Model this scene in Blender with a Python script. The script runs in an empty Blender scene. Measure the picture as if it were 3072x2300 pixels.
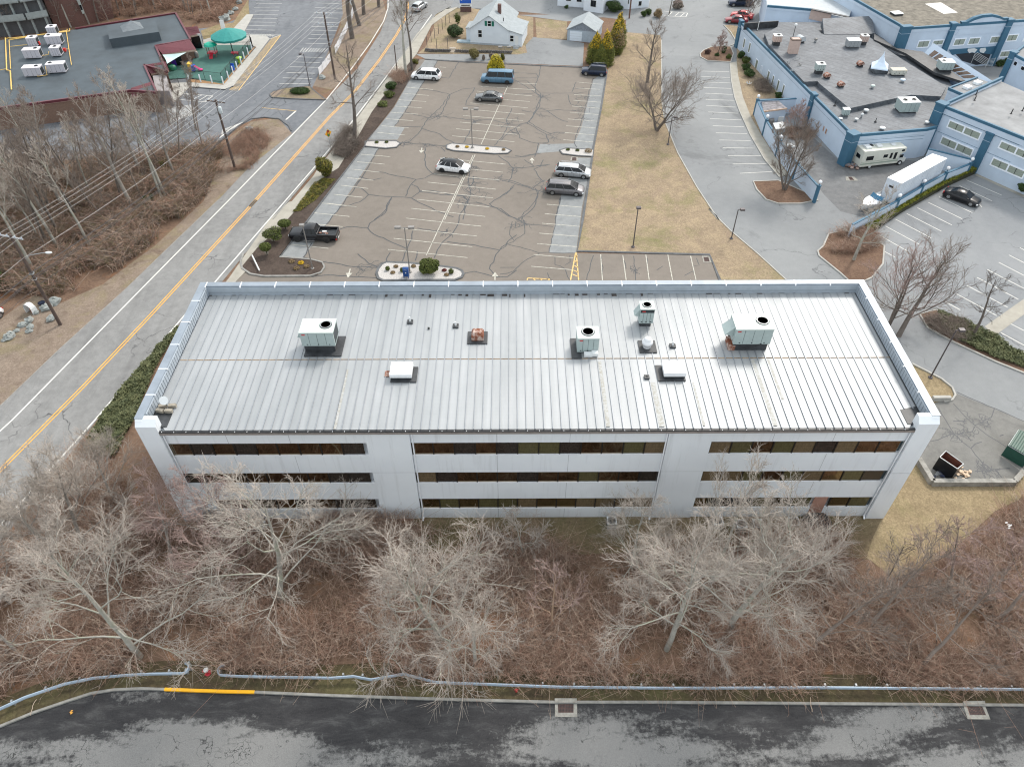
import bpy, math, random
import numpy as np
from mathutils import Vector, Matrix
from mathutils.geometry import tessellate_polygon
R=math.radians
C=bpy.data.collections.new('place'); bpy.context.scene.collection.children.link(C)
scene=bpy.context.scene
# ---------------- camera, sky, sun, exposure ----------------
F,PITCH,ROLL,YAW=2221.6,.7787,-.0032,.001
CX,CY,CZ=27.126,-35.816,51.282
cp,sp=math.cos(PITCH),math.sin(PITCH)
FWD=Vector((math.sin(YAW)*cp,math.cos(YAW)*cp,-sp))
_r0=Vector((math.cos(YAW),-math.sin(YAW),0)); _u0=_r0.cross(FWD)
RT=_r0*math.cos(ROLL)+_u0*math.sin(ROLL); UP=_u0*math.cos(ROLL)-_r0*math.sin(ROLL)
cam=bpy.data.cameras.new('camera'); co=bpy.data.objects.new('camera',cam); scene.collection.objects.link(co)
co.matrix_world=Matrix(((RT.x,UP.x,-FWD.x,CX),(RT.y,UP.y,-FWD.y,CY),(RT.z,UP.z,-FWD.z,CZ),(0,0,0,1)))
cam.sensor_fit='HORIZONTAL'; cam.sensor_width=36; cam.lens=36*F/3072; cam.clip_start=.5; cam.clip_end=2000
scene.camera=co
SUN_EL,SUN_AZ=R(46),R(37)   # azimuth from +y towards +x
w=bpy.data.worlds.new('World'); scene.world=w; w.use_nodes=True
nt=w.node_tree; bg=nt.nodes['Background']; sky=nt.nodes.new('ShaderNodeTexSky'); sky.sky_type='NISHITA'
sky.sun_disc=False; sky.sun_elevation=SUN_EL; sky.sun_rotation=SUN_AZ; sky.air_density=1.0; sky.dust_density=5; sky.ozone_density=1.0
mxs=nt.nodes.new('ShaderNodeMix'); mxs.data_type='RGBA'; mxs.inputs[0].default_value=.68; mxs.inputs[7].default_value=(6.2,6.5,6.5,1); nt.links.new(sky.outputs[0],mxs.inputs[6]); nt.links.new(mxs.outputs[2],bg.inputs[0]); bg.inputs[1].default_value=.15
sl=bpy.data.lights.new('sun','SUN'); so=bpy.data.objects.new('sun',sl); scene.collection.objects.link(so)
sl.energy=1.4; sl.angle=R(10); sl.color=(1,.955,.89)
sd=Vector((math.sin(SUN_AZ)*math.cos(SUN_EL),math.cos(SUN_AZ)*math.cos(SUN_EL),math.sin(SUN_EL)))
so.rotation_euler=sd.to_track_quat('Z','Y').to_euler(); so.location=(30,30,80)
vs=scene.view_settings; vs.view_transform='Standard'; vs.look='None'; vs.exposure=.74; vs.gamma=1; vs.use_curve_mapping=False
scene.render.engine='CYCLES'; scene.cycles.pixel_filter_type='BLACKMAN_HARRIS'; scene.cycles.filter_width=1.15
# ---------------- survey points: photo measurements to ground coordinates ----------------
OR=dict(a=(0,0,2.4578),b=(750,0,2.4578),c=(1500,0,2.4578),d=(2172,0,2.4578),e=(0,600,2.4578),f=(650,400,2.4578),g=(1500,400,2.4578),h=(2172,500,2.4578),i=(400,800,2.0109),j=(1300,800,2.0109),k=(2172,1060,2.4578),l=(0,1300,2.0109),m=(1000,1500,2.0109),n=(1972,1500,2.0109),o=(0,1800,2.765),D=(0,0,.72005),p=(2622,0,4.9156),q=(2222,0,4.9156),r=(2622,230,4.9156),s=(1622,0,4.9156),t=(0,0,5.53),u=(500,1400,3.16),v=(2000,1400,3.16),w=(1200,0,5.53),y=(440,60,5.53),x=(2540,540,11.06),Q=(2240,280,7.9),z=(900,0,3.634),A=(0,880,9.217),B=(1100,760,7.373))
def ray(o,x,y):
    X,Y,s=OR[o]; px,py=X+x/s,Y+y/s
    return FWD+RT*((px-1536)/F)-UP*((py-1150)/F)
def G(o,x,y,z=0.):
    d=ray(o,x,y); t=(z-CZ)/d.z
    return (CX+d.x*t,CY+d.y*t)
def GP(o,pts,z=0.): return [G(o,a,b,z) for a,b in pts]
def onwall(o,x,y,A,B):
    """point of the vertical plane through ground points A,B -> (distance from A, height)"""
    d=ray(o,x,y); ax,ay=A; ux,uy=B[0]-ax,B[1]-ay; L=math.hypot(ux,uy); ux/=L; uy/=L
    nx,ny=-uy,ux
    t=((ax-CX)*nx+(ay-CY)*ny)/(d.x*nx+d.y*ny)
    X,Y,Z=CX+d.x*t,CY+d.y*t,CZ+d.z*t
    return ((X-ax)*ux+(Y-ay)*uy,Z)
# ---------------- mesh builder ----------------
class MB:
    def __init__(s): s.v=[];s.f=[];s.m=[];s.sm=[]
    def add(s,v,f,m=0,smooth=False):
        o=len(s.v); s.v+= [tuple(a) for a in v]; s.f+=[tuple(o+i for i in q) for q in f]; s.m+=[m]*len(f); s.sm+=[smooth]*len(f); return s
    def box(s,x0,y0,z0,x1,y1,z1,m=0):
        return s.add([(x0,y0,z0),(x1,y0,z0),(x1,y1,z0),(x0,y1,z0),(x0,y0,z1),(x1,y0,z1),(x1,y1,z1),(x0,y1,z1)],[(0,3,2,1),(4,5,6,7),(0,1,5,4),(1,2,6,5),(2,3,7,6),(3,0,4,7)],m)
    def obox(s,A,B,w0,w1,z0,z1,m=0):
        """box along ground line A-B, from side offset w0 to w1 (left positive)"""
        ax,ay=A;bx,by=B;L=math.hypot(bx-ax,by-ay) or 1; nx,ny=-(by-ay)/L,(bx-ax)/L
        p=[(ax+nx*w0,ay+ny*w0),(bx+nx*w0,by+ny*w0),(bx+nx*w1,by+ny*w1),(ax+nx*w1,ay+ny*w1)]
        return s.prism(p,z0,z1,m)
    def prism(s,p,z0,z1,m=0,mt=None):
        a=sum(p[i][0]*p[(i+1)%len(p)][1]-p[(i+1)%len(p)][0]*p[i][1] for i in range(len(p)))
        if a<0: p=p[::-1]
        n=len(p); zt=z1 if isinstance(z1,(list,tuple)) else [z1]*n
        v=[(x,y,z0) for x,y in p]+[(x,y,z) for (x,y),z in zip(p,zt)]
        s.add(v,[(i,(i+1)%n,n+(i+1)%n,n+i) for i in range(n)],m)
        tri=tessellate_polygon([[Vector((x,y,0)) for x,y in p]])
        up=[]
        for t in tri:
            (x0,y0),(x1,y1),(x2,y2)=p[t[0]],p[t[1]],p[t[2]]
            if (x1-x0)*(y2-y0)-(x2-x0)*(y1-y0)<0: t=(t[0],t[2],t[1])
            up.append(t)
        s.add(v,[tuple(n+i for i in t) for t in up],m if mt is None else mt)
        s.add(v,[tuple(t[::-1]) for t in up],m)
        return s
    def poly(s,p,z,m=0):
        tri=tessellate_polygon([[Vector((x,y,0)) for x,y in p]]); up=[]
        for t in tri:
            (x0,y0),(x1,y1),(x2,y2)=p[t[0]],p[t[1]],p[t[2]]
            if (x1-x0)*(y2-y0)-(x2-x0)*(y1-y0)<0: t=(t[0],t[2],t[1])
            up.append(t)
        return s.add([(x,y,z) for x,y in p],up,m)
    def tube(s,p,r,n=6,m=0,cap=True,smooth=True):
        p=[Vector(a) for a in p]; r=r if isinstance(r,(list,tuple)) else [r]*len(p)
        v=[];f=[]
        for i,q in enumerate(p):
            d=(p[min(i+1,len(p)-1)]-p[max(i-1,0)]); d=d.normalized() if d.length>1e-9 else Vector((0,0,1))
            a=d.cross(Vector((0,0,1)) if abs(d.z)<.95 else Vector((1,0,0))).normalized(); b=d.cross(a)
            for k in range(n):
                t=2*math.pi*k/n; v.append(q+(a*math.cos(t)+b*math.sin(t))*r[i])
        for i in range(len(p)-1):
            for k in range(n): f.append((i*n+k,i*n+(k+1)%n,(i+1)*n+(k+1)%n,(i+1)*n+k))
        s.add(v,f,m,smooth)
        if cap:
            s.add(v,[tuple(range(n))[::1],tuple((len(p)-1)*n+k for k in range(n))[::-1]],m)
        return s
    def lathe(s,c,prof,n=16,m=0,smooth=True,axis='z'):
        v=[];f=[]
        for r,h in prof:
            for k in range(n):
                t=2*math.pi*k/n; a,b=r*math.cos(t),r*math.sin(t)
                if axis=='z': v.append((c[0]+a,c[1]+b,c[2]+h))
                elif axis=='y': v.append((c[0]+a,c[1]+h,c[2]+b))
                else: v.append((c[0]+h,c[1]+a,c[2]+b))
        for i in range(len(prof)-1):
            for k in range(n): f.append((i*n+k,i*n+(k+1)%n,(i+1)*n+(k+1)%n,(i+1)*n+k))
        s.add(v,f,m,smooth); s.add(v,[tuple(range(n))[::-1],tuple((len(prof)-1)*n+k for k in range(n))],m); return s
    def ball(s,c,rx,ry=None,rz=None,n=10,k=7,m=0):
        ry=ry or rx; rz=rz or rx; v=[];f=[]
        for i in range(k+1):
            th=math.pi*i/k
            for j in range(n):
                ph=2*math.pi*j/n; v.append((c[0]+rx*math.sin(th)*math.cos(ph),c[1]+ry*math.sin(th)*math.sin(ph),c[2]-rz*math.cos(th)))
        for i in range(k):
            for j in range(n): f.append((i*n+j,i*n+(j+1)%n,(i+1)*n+(j+1)%n,(i+1)*n+j))
        return s.add(v,f,m,True)
    def ribbon(s,p,wd,z,m=0):
        n=len(p); L=[];Rr=[]
        for i in range(n):
            x0,y0=p[max(i-1,0)];x1,y1=p[min(i+1,n-1)];l=math.hypot(x1-x0,y1-y0) or 1; nx,ny=-(y1-y0)/l*wd/2,(x1-x0)/l*wd/2
            L.append((p[i][0]+nx,p[i][1]+ny,z));Rr.append((p[i][0]-nx,p[i][1]-ny,z))
        return s.add(L+Rr,[(n+i,n+i+1,i+1,i) for i in range(n-1)],m)
    def kerb(s,p,wd=.16,h=.13,closed=False,m=0,z0=0):
        if closed: p=p+[p[0]]
        n=len(p);v=[]
        for i in range(n):
            a=p[i-1] if i else (p[-2] if closed else p[0]); b=p[i+1] if i<n-1 else (p[1] if closed else p[-1])
            l=math.hypot(b[0]-a[0],b[1]-a[1]) or 1; nx,ny=-(b[1]-a[1])/l*wd/2,(b[0]-a[0])/l*wd/2
            x,y=p[i]; v+=[(x+nx,y+ny,z0),(x+nx,y+ny,h),(x-nx,y-ny,h),(x-nx,y-ny,z0)]
        f=[]
        for i in range(n-1):
            for k in range(3): f.append((4*i+k,4*i+k+1,4*i+5+k,4*i+4+k))
        f+=[(0,1,2,3),(4*n-1,4*n-2,4*n-3,4*n-4)]
        return s.add(v,f,m)
    def build(s,name,mats,parent=None,loc=(0,0,0),rotz=0):
        me=bpy.data.meshes.new(name); me.from_pydata(s.v,[],s.f)
        for x in (mats if isinstance(mats,(list,tuple)) else [mats]): me.materials.append(x)
        me.polygons.foreach_set('material_index',s.m); me.polygons.foreach_set('use_smooth',s.sm); me.update()
        ob=bpy.data.objects.new(name,me); C.objects.link(ob); ob.location=loc; ob.rotation_euler=(0,0,rotz)
        if parent: ob.parent=parent
        return ob
def npmesh(name,V,Fc,mat,parent=None,loc=(0,0,0),smooth=False,mi=None):
    """V (n,3) array, Fc (m,k) array of equal-sized faces"""
    me=bpy.data.meshes.new(name); V=np.asarray(V,dtype=np.float32); Fc=np.asarray(Fc,dtype=np.int32); k=Fc.shape[1]
    me.vertices.add(len(V)); me.vertices.foreach_set('co',V.ravel()); me.loops.add(Fc.size); me.loops.foreach_set('vertex_index',Fc.ravel())
    me.polygons.add(len(Fc)); me.polygons.foreach_set('loop_start',np.arange(0,Fc.size,k,dtype=np.int32))
    if smooth: me.polygons.foreach_set('use_smooth',np.ones(len(Fc),dtype=bool))
    for x in (mat if isinstance(mat,(list,tuple)) else [mat]): me.materials.append(x)
    if mi is not None: me.polygons.foreach_set('material_index',np.asarray(mi,dtype=np.int32))
    me.update(calc_edges=True); me.validate()
    ob=bpy.data.objects.new(name,me); C.objects.link(ob); ob.location=loc
    if parent: ob.parent=parent
    return ob
def tag(o,label,cat,group=None):
    o['label']=label; o['category']=cat
    if group: o['group']=group
    return o
def thing(name,label,cat,loc=(0,0,0),rz=0,group=None):
    o=bpy.data.objects.new(name,None); C.objects.link(o); o.location=loc; o.rotation_euler=(0,0,rz); o.empty_display_size=.3
    return tag(o,label,cat,group)
def struct(o): o['kind']='structure'; return o
def dup(o,loc,rz=0,label=None,group=None,scale=None,parent=None):
    r=o.copy(); C.objects.link(r)
    r.location=loc; r.rotation_euler=(0,0,rz)
    if label: r['label']=label
    if group: r['group']=group
    if scale: r.scale=scale if isinstance(scale,(tuple,list)) else (scale,)*3
    def rec(src,dst):
        for ch in list(src.children):
            c=ch.copy(); C.objects.link(c); c.parent=dst; rec(ch,c)
    rec(o,r)
    return r
# ---------------- materials ----------------
class NT:
    def __init__(s,name):
        s.mat=bpy.data.materials.new(name); s.mat.use_nodes=True; s.t=s.mat.node_tree; s.b=s.t.nodes['Principled BSDF']
        s.co=s.t.nodes.new('ShaderNodeTexCoord').outputs['Object']
    def n(s,ty,**k):
        nd=s.t.nodes.new(ty)
        for a,b in k.items():
            if a.startswith('_'): setattr(nd,a[1:],b)
            else: nd.inputs[a.replace('_',' ')].default_value=b
        return nd
    def L(s,a,b): s.t.links.new(a,b); return s
    def noise(s,scale,detail=4,rough=.6,dist=0,vec=None,sc=None):
        nd=s.n('ShaderNodeTexNoise',Scale=scale,Detail=detail,Roughness=rough,Distortion=dist)
        v=vec or s.co
        if sc:
            mp=s.n('ShaderNodeMapping'); mp.inputs['Scale'].default_value=sc; s.L(v,mp.inputs[0]); v=mp.outputs[0]
        s.L(v,nd.inputs['Vector']); return nd.outputs['Fac']
    def ramp(s,fac,stops,interp='LINEAR'):
        r=s.n('ShaderNodeValToRGB'); r.color_ramp.interpolation=interp; e=r.color_ramp.elements
        while len(e)<len(stops): e.new(.5)
        for q,(p,c) in zip(e,stops):
            q.position=p; q.color=(c,c,c,1) if isinstance(c,(int,float)) else (*c,1)
        s.L(fac,r.inputs[0]); return r.outputs[0]
    def mix(s,f,a,b,mode='MIX'):
        m=s.n('ShaderNodeMix',_data_type='RGBA',_blend_type=mode)
        for i,v in ((0,f),(6,a),(7,b)):
            if hasattr(v,'links'): s.L(v,m.inputs[i])
            else: m.inputs[i].default_value=v if i==0 else (*v,1)
        return m.outputs[2]
    def vor(s,scale,feature='DISTANCE_TO_EDGE',vec=None,dist=.0,dscale=1.):
        v=vec or s.co
        if dist:
            ns=s.n('ShaderNodeTexNoise',Scale=dscale,Detail=3); s.L(v,ns.inputs['Vector'])
            a=s.n('ShaderNodeVectorMath',_operation='MULTIPLY_ADD'); s.L(ns.outputs['Color'],a.inputs[0]); a.inputs[1].default_value=(dist,)*3; s.L(v,a.inputs[2]); v=a.outputs[0]
        nd=s.n('ShaderNodeTexVoronoi',_feature=feature,Scale=scale); s.L(v,nd.inputs['Vector']); return nd.outputs['Distance']
    def bump(s,fac,st=.3,d=.02):
        b=s.n('ShaderNodeBump',Strength=st,Distance=d); s.L(fac,b.inputs['Height']); s.L(b.outputs[0],s.b.inputs['Normal'])
    def out(s,col,rough=.8,metal=0,spec=None):
        if hasattr(col,'links'): s.L(col,s.b.inputs['Base Color'])
        else: s.b.inputs['Base Color'].default_value=(*col,1)
        if hasattr(rough,'links'): s.L(rough,s.b.inputs['Roughness'])
        else: s.b.inputs['Roughness'].default_value=rough
        s.b.inputs['Metallic'].default_value=metal
        if spec is not None: s.b.inputs['Specular IOR Level'].default_value=spec
        return s.mat
def sc3(c,k): return tuple(min(1,a*k) for a in c)
MC={}
def M(name,col,rough=.7,metal=0,var=.15,scale=2.,col2=None,spec=None,bump=0,pos=(.3,.7)):
    if name in MC: return MC[name]
    n=NT(name); f=n.noise(scale,5,.65)
    c=n.ramp(f,[(pos[0],sc3(col,1-var)),(pos[1],col2 or sc3(col,1+var))])
    if bump: n.bump(n.noise(scale*6,4),bump)
    MC[name]=n.out(c,rough,metal,spec); return MC[name]
def asphalt(name,base,light,scale=.12,crack=None,cw=.02,cscale=.25,cdist=1.5,speck=.18,patch=.5,mdf=.55,stain=0,cmask=(.45,.6),rough=.85,streak=None):
    n=NT(name); big=n.noise(scale,6,.6,.6); c=n.ramp(big,[(.35,base),(.65,light)])
    md=n.noise(1.1,6,.7); c=n.mix(mdf,c,n.ramp(md,[(.3,sc3(base,.85)),(.7,sc3(light,1.08))]))
    if streak:
        st=n.noise(1.2,4,.6,0,None,streak); c=n.mix(n.ramp(st,[(.5,0.),(.75,.45)]),c,sc3(base,.6))
    sp=n.noise(14,2,.6); c=n.mix(.6,c,n.ramp(sp,[(.3,1-speck*1.5),(.7,1+speck*.5)]),'MULTIPLY')
    if stain: c=n.mix(n.ramp(n.noise(stain,7,.72,.9),[(.56,0.),(.66,.5)]),c,sc3(base,.55))
    if crack:
        v=n.vor(cscale,dist=cdist,dscale=.5); ck=n.ramp(v,[(cw*.5,1.),(cw,0.)])
        mk=n.ramp(n.noise(.15,3,.6),[(cmask[0],0.),(cmask[1],1.)])
        ckk=n.mix(1.,ck,mk,'MULTIPLY')
        c=n.mix(ckk,c,crack)
    return n.out(c,rough,0,.3)
# ---------------- ground materials ----------------
ROADG=asphalt('road_asphalt',(.19,.19,.187),(.275,.274,.268),.1,(.07,.07,.072),.014,.22,3.0,cmask=(.48,.66),streak=(.5,.06,1))
def lotmat():
    n=NT('lot_asphalt'); c=n.ramp(n.noise(.07,5,.55,.4),[(.35,(.165,.143,.12)),(.65,(.212,.184,.156))])
    c=n.mix(.4,c,n.ramp(n.noise(.9,5,.7),[(.3,(.15,.135,.12)),(.7,(.225,.2,.177))]))
    c=n.mix(.5,c,n.ramp(n.noise(16,2),[(.3,.8),(.7,1.08)]),'MULTIPLY')
    spots=n.ramp(n.noise(.55,4,.8),[(.66,0.),(.72,.5)]); c=n.mix(spots,c,(.09,.088,.085))
    return n.out(c,.85,0,.3)
LOTM=lotmat()
BANDM=asphalt('lot_edge_asphalt',(.19,.2,.205),(.27,.28,.28),.2,speck=.12)
HOTELM=asphalt('hotel_asphalt',(.192,.2,.206),(.262,.27,.272),.06,(.13,.135,.14),.005,.1,3.,speck=.12,mdf=.2,stain=.09)
YARDM=asphalt('yard_asphalt',(.15,.148,.14),(.22,.215,.2),.15,speck=.15,stain=.2)
DAYM=asphalt('daycare_asphalt',(.12,.13,.145),(.2,.21,.225),.08,(.06,.062,.066),.012,.2,2.2,streak=(.35,.08,1))
def wetroad():
    n=NT('wet_asphalt'); mp=n.n('ShaderNodeMapping'); mp.inputs['Scale'].default_value=(.4,1.25,1); n.L(n.co,mp.inputs[0]); v=mp.outputs[0]
    sep=n.n('ShaderNodeSeparateXYZ'); n.L(n.co,sep.inputs[0])
    # damp strip beside the kerb, dry patches in mid road
    yy=n.n('ShaderNodeMapRange'); n.L(sep.outputs['Y'],yy.inputs[0]); yy.inputs[1].default_value=-15.3; yy.inputs[2].default_value=-18.3
    a=n.noise(.19,7,.62,.5,v); b=n.noise(2.2,8,.8,.2)
    s1=n.n('ShaderNodeMath',_operation='MULTIPLY_ADD'); n.L(yy.outputs[0],s1.inputs[0]); s1.inputs[1].default_value=.25; big=n.noise(.045,3,.5,.3); s0=n.n('ShaderNodeMath',_operation='MULTIPLY_ADD'); n.L(big,s0.inputs[0]); s0.inputs[1].default_value=.55; n.L(a,s0.inputs[2]); n.L(s0.outputs[0],s1.inputs[2])
    s2=n.n('ShaderNodeMath',_operation='MULTIPLY_ADD'); n.L(b,s2.inputs[0]); s2.inputs[1].default_value=.42; n.L(s1.outputs[0],s2.inputs[2])
    mr=n.n('ShaderNodeMapRange'); n.L(s2.outputs[0],mr.inputs[0]); mr.inputs[1].default_value=1.14; mr.inputs[2].default_value=1.23; msk=mr.outputs[0]
    dry=n.ramp(n.noise(18,3,.7),[(.3,(.15,.15,.147)),(.7,(.235,.235,.23))])
    wet=n.mix(.5,n.ramp(n.noise(10,3,.7),[(.3,(.02,.02,.022)),(.7,(.05,.05,.052))]),n.ramp(n.noise(.8,7,.8,.5,v),[(.35,(.015,.015,.017)),(.5,(.04,.04,.042)),(.68,(.13,.13,.128))]))
    c=n.mix(msk,wet,dry)
    vv=n.vor(.42,dist=3.2,dscale=1.1); ck=n.ramp(vv,[(.006,1.),(.016,0.)]); mk=n.ramp(n.noise(.3,3),[(.48,0.),(.6,.85)])
    v2=n.vor(2.2,dist=1.5,dscale=1.2); ck2=n.ramp(v2,[(.02,1.),(.05,0.)]); mk2=n.ramp(n.noise(.35,3),[(.56,0.),(.66,.9)])
    c=n.mix(n.mix(1.,ck,mk,'MULTIPLY'),c,(.035,.035,.036)); c=n.mix(n.mix(1.,ck2,mk2,'MULTIPLY'),c,(.04,.04,.04))
    n.bump(n.noise(25,3),.25,.01)
    return n.out(c,n.ramp(msk,[(0,.72),(1,.9)]),0,.2)
WETM=wetroad()
def grassmat(name,stops,green,gmask=(.5,.68),dirt=None,sc=1.):
    n=NT(name); c=n.ramp(n.noise(.35*sc,6,.68,.5),stops)
    c=n.mix(.55,c,n.ramp(n.noise(3.*sc,5,.8),stops))
    rd=n.ramp(n.noise(.5*sc,7,.8,.8),[(.45,0.),(.62,.6)]); c=n.mix(rd,c,sc3(stops[0][1],.95)); gm=n.ramp(n.noise(.16*sc,5,.7,.4),[(gmask[0],0.),(gmask[1],.75)]); c=n.mix(gm,c,green)
    if dirt: dm=n.ramp(n.noise(.45*sc,6,.7,.8),[(.56,0.),(.66,.8)]); c=n.mix(dm,c,dirt)
    c=n.mix(.85,c,n.ramp(n.noise(5.5,5,.9),[(.3,.5),(.5,1.),(.7,1.4)]),'MULTIPLY')
    n.bump(n.noise(20,3,.8),.5,.04)
    return n.out(c,.95,0,.1)
LAWN=grassmat('dormant_lawn',[(.3,(.215,.165,.12)),(.5,(.30,.235,.16)),(.7,(.41,.325,.205))],(.165,.165,.07),(.5,.72),(.25,.19,.14))
LAWNG=grassmat('mossy_lawn',[(.3,(.2,.155,.095)),(.5,(.28,.22,.135)),(.7,(.38,.305,.185))],(.155,.145,.065),(.47,.68))
WOODF=grassmat('leaf_litter',[(.3,(.12,.08,.058)),(.5,(.19,.125,.088)),(.7,(.28,.19,.135))],(.15,.12,.06),(.58,.72),(.27,.13,.065))
DIRT=grassmat('roadside_dirt',[(.3,(.17,.132,.105)),(.5,(.24,.19,.15)),(.7,(.32,.26,.205))],(.22,.19,.10),(.5,.68),(.15,.11,.085))
VERGE=grassmat('mossy_verge',[(.3,(.06,.047,.032)),(.5,(.095,.075,.045)),(.7,(.15,.125,.07))],(.125,.115,.055),(.46,.66),(.07,.052,.04),1.6)
MULCH=grassmat('mulch',[(.3,(.05,.038,.033)),(.5,(.08,.062,.052)),(.7,(.12,.092,.075))],(.1,.08,.06),(.6,.75))
BARK=grassmat('bark_bed',[(.3,(.12,.075,.055)),(.5,(.17,.11,.078)),(.7,(.22,.15,.105))],(.15,.12,.07),(.6,.75))
STONES=M('white_gravel',(.43,.41,.39),.9,var=.4,scale=9,bump=.4)
CONC=M('concrete',(.38,.37,.34),.85,var=.12,scale=1.2)
WALK=M('sidewalk_concrete',(.33,.31,.265),.85,var=.14,scale=.8)
KERBM=M('kerb_concrete',(.24,.235,.22),.85,var=.25,scale=2)
KERBD=M('asphalt_kerb',(.1,.105,.11),.85,var=.3,scale=1.5)
PAINT=M('worn_white_paint',(.62,.61,.57),.7,var=.16,scale=3)
PAINTC=M('cream_paint',(.42,.405,.35),.7,var=.4,scale=2.5)
YPAINT=M('yellow_paint',(.72,.36,.06),.7,var=.2,scale=3)
YPAINT2=M('faded_yellow_paint',(.62,.42,.16),.7,var=.25,scale=3)
SEAL=M('crack_sealant',(.045,.05,.056),.6,var=.3,scale=4)
TURF=M('playground_turf',(.05,.135,.115),.9,var=.15,scale=.6)
def surf(name,polys,z,mat):
    b=MB()
    for p in polys: b.poly(p,z)
    return struct(b.build(name,mat))
gp=lambda o,*p: GP(o,p)
# ---------------- ground sheets ----------------
b=MB(); b.poly([(-500,-200),(600,-200),(600,700),(-500,700)],0); struct(b.build('ground',WOODF))
# roadside verge (dirt), left of the main road
surf('roadside_verge',[gp('e',(-600,2300),(-250,1400),(0,880),(250,700),(450,760),(760,620),(1150,330),(1500,10))+gp('a',(1600,1250),(1700,1010),(1850,900),(2050,870),(2150,960),(2220,1000))+gp('e',(1700,0),(0,1720),(-900,2600)),
  gp('z',(130,760),(330,540),(440,300),(470,0),(900,0),(960,200),(740,520),(420,940),(330,980),(100,930))],.010,DIRT)
# main road: edges in display coordinates along its length
rl=gp('e',(-900,2500),(0,1520),(450,1090),(945,640),(1250,345),(1610,0))+gp('b',(0,1228),(310,985),(560,740),(790,510),(960,240),(1010,120),(1010,0),(940,-200),(900,-420))
rr=gp('e',(-300,2900),(700,1640),(1110,1150),(1400,830),(1640,600))+gp('b',(170,1622),(480,1250),(780,880),(1020,560),(1140,390),(1250,250),(1370,110),(1480,50),(1540,-60),(1560,-300),(1600,-420))
surf('main_road',[rl+rr[::-1]],.016,ROADG)
mk=MB()
wl=gp('e',(-900,2520),(90,1622),(1690,0))+gp('b',(210,1100),(560,740),(740,520),(880,330),(985,160),(1018,60),(1020,-60),(990,-250))
mk.ribbon(wl,.17,.024,0)
mk.ribbon(gp('e',(-200,2620),(700,1622),(1370,840),(1590,600),(2110,0))+gp('b',(470,1240),(760,890),(1010,560),(1130,400),(1240,250),(1340,110)),.17,.024,0)
yl=gp('e',(-700,2700),(370,1622),(620,1370),(1110,850),(1890,0))+gp('b',(0,1525),(590,860),(770,680),(950,450),(1080,260),(1140,150),(1165,55),(1150,-100),(1120,-300))
for off in (-.16,.16):
    mk.ribbon([(x+off*.85,y-off*.5) for x,y in yl],.13,.024,1)
mo=mk.build('road_lines',[PAINT,YPAINT]); struct(mo)
# sidewalk between the road and the lot
sw=MB()
sw.prism(gp('b',(215,1600),(470,1300),(500,1250),(780,890),(1020,570),(1230,255),(1345,140),(1440,75),(1540,55),(1450,110),(1340,190),(1230,400),(1100,560),(900,830),(810,990),(600,1330),(480,1430),(300,1622)),0,.11)
sw.prism(gp('e',(1560,740),(1690,580),(1980,160),(2130,20),(2212,0),(2130,170),(1900,440),(1740,605),(1660,740)),0,.107)
struct(sw.build('roadside_sidewalk',WALK))
hk=MB(); hk.kerb(gp('b',(170,1622),(480,1250),(780,880),(1020,560),(1140,390),(1250,250),(1370,110),(1480,50)),.15,.13); hk.kerb(rl[1:6],.12,.03)
struct(hk.build('road_kerb',KERBM))
# planting strip between sidewalk and lot
surf('planting_strip',[gp('b',(560,1380),(600,1330),(810,990),(900,830),(1100,560),(1200,440),(1250,440),(1170,600),(1060,790),(870,1030),(840,1085),(640,1340),(610,1380))],.125,MULCH)
surf('planting_strip',[gp('f',(470,700),(560,600),(620,520),(760,350),(900,260),(1010,120),(1060,110),(700,600),(465,915),(790,950),(795,1000),(740,1050),(350,1055),(230,1030),(190,985),(300,850))],.120,MULCH)
# ---------------- office parking lot ----------------
lot=gp('b',(1250,440),(1300,440),(1540,458),(2212,490))+gp('c',(610,500),(790,522),(745,800),(690,1080),(680,1160),(610,1622))+gp('g',(575,868),(570,885),(1545,900),(1620,1083),(1700,1290))+[(58.2,20),(58.2,14),(-1,14)]+gp('e',(1500,800),(1600,735),(1745,600))+gp('f',(190,1030),(465,918),(700,600),(1085,100))+gp('b',(840,1085),(870,1030),(1060,790),(1170,600))
surf('parking_lot',[lot],.02,LOTM)
surf('lot_edge_band',[gp('b',(1290,445),(1385,447),(1270,620),(1065,937),(1142,942),(1087,1032),(872,1032),(1062,795),(1172,605)),gp('b',(850,1085),(950,1096),(640,1560))+gp('f',(790,700),(640,920),(470,915),(705,600),(1085,105)),
 gp('c',(688,590),(783,525),(740,800),(688,1080),(686,1110),(560,1110),(270,1132),(295,1065),(545,1060),(600,940),(660,700)),gp('c',(560,1165),(676,1165),(662,1240),(630,1420))+gp('g',(605,540),(560,885),(362,880),(445,475),(500,340))],.026,BANDM)
ln=MB()
def st(o,*segs,w=.11,m=0):
    for a,b,c_,d_ in segs: ln.ribbon(gp(o,(a,b),(c_,d_)),w,.033,m)
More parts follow.
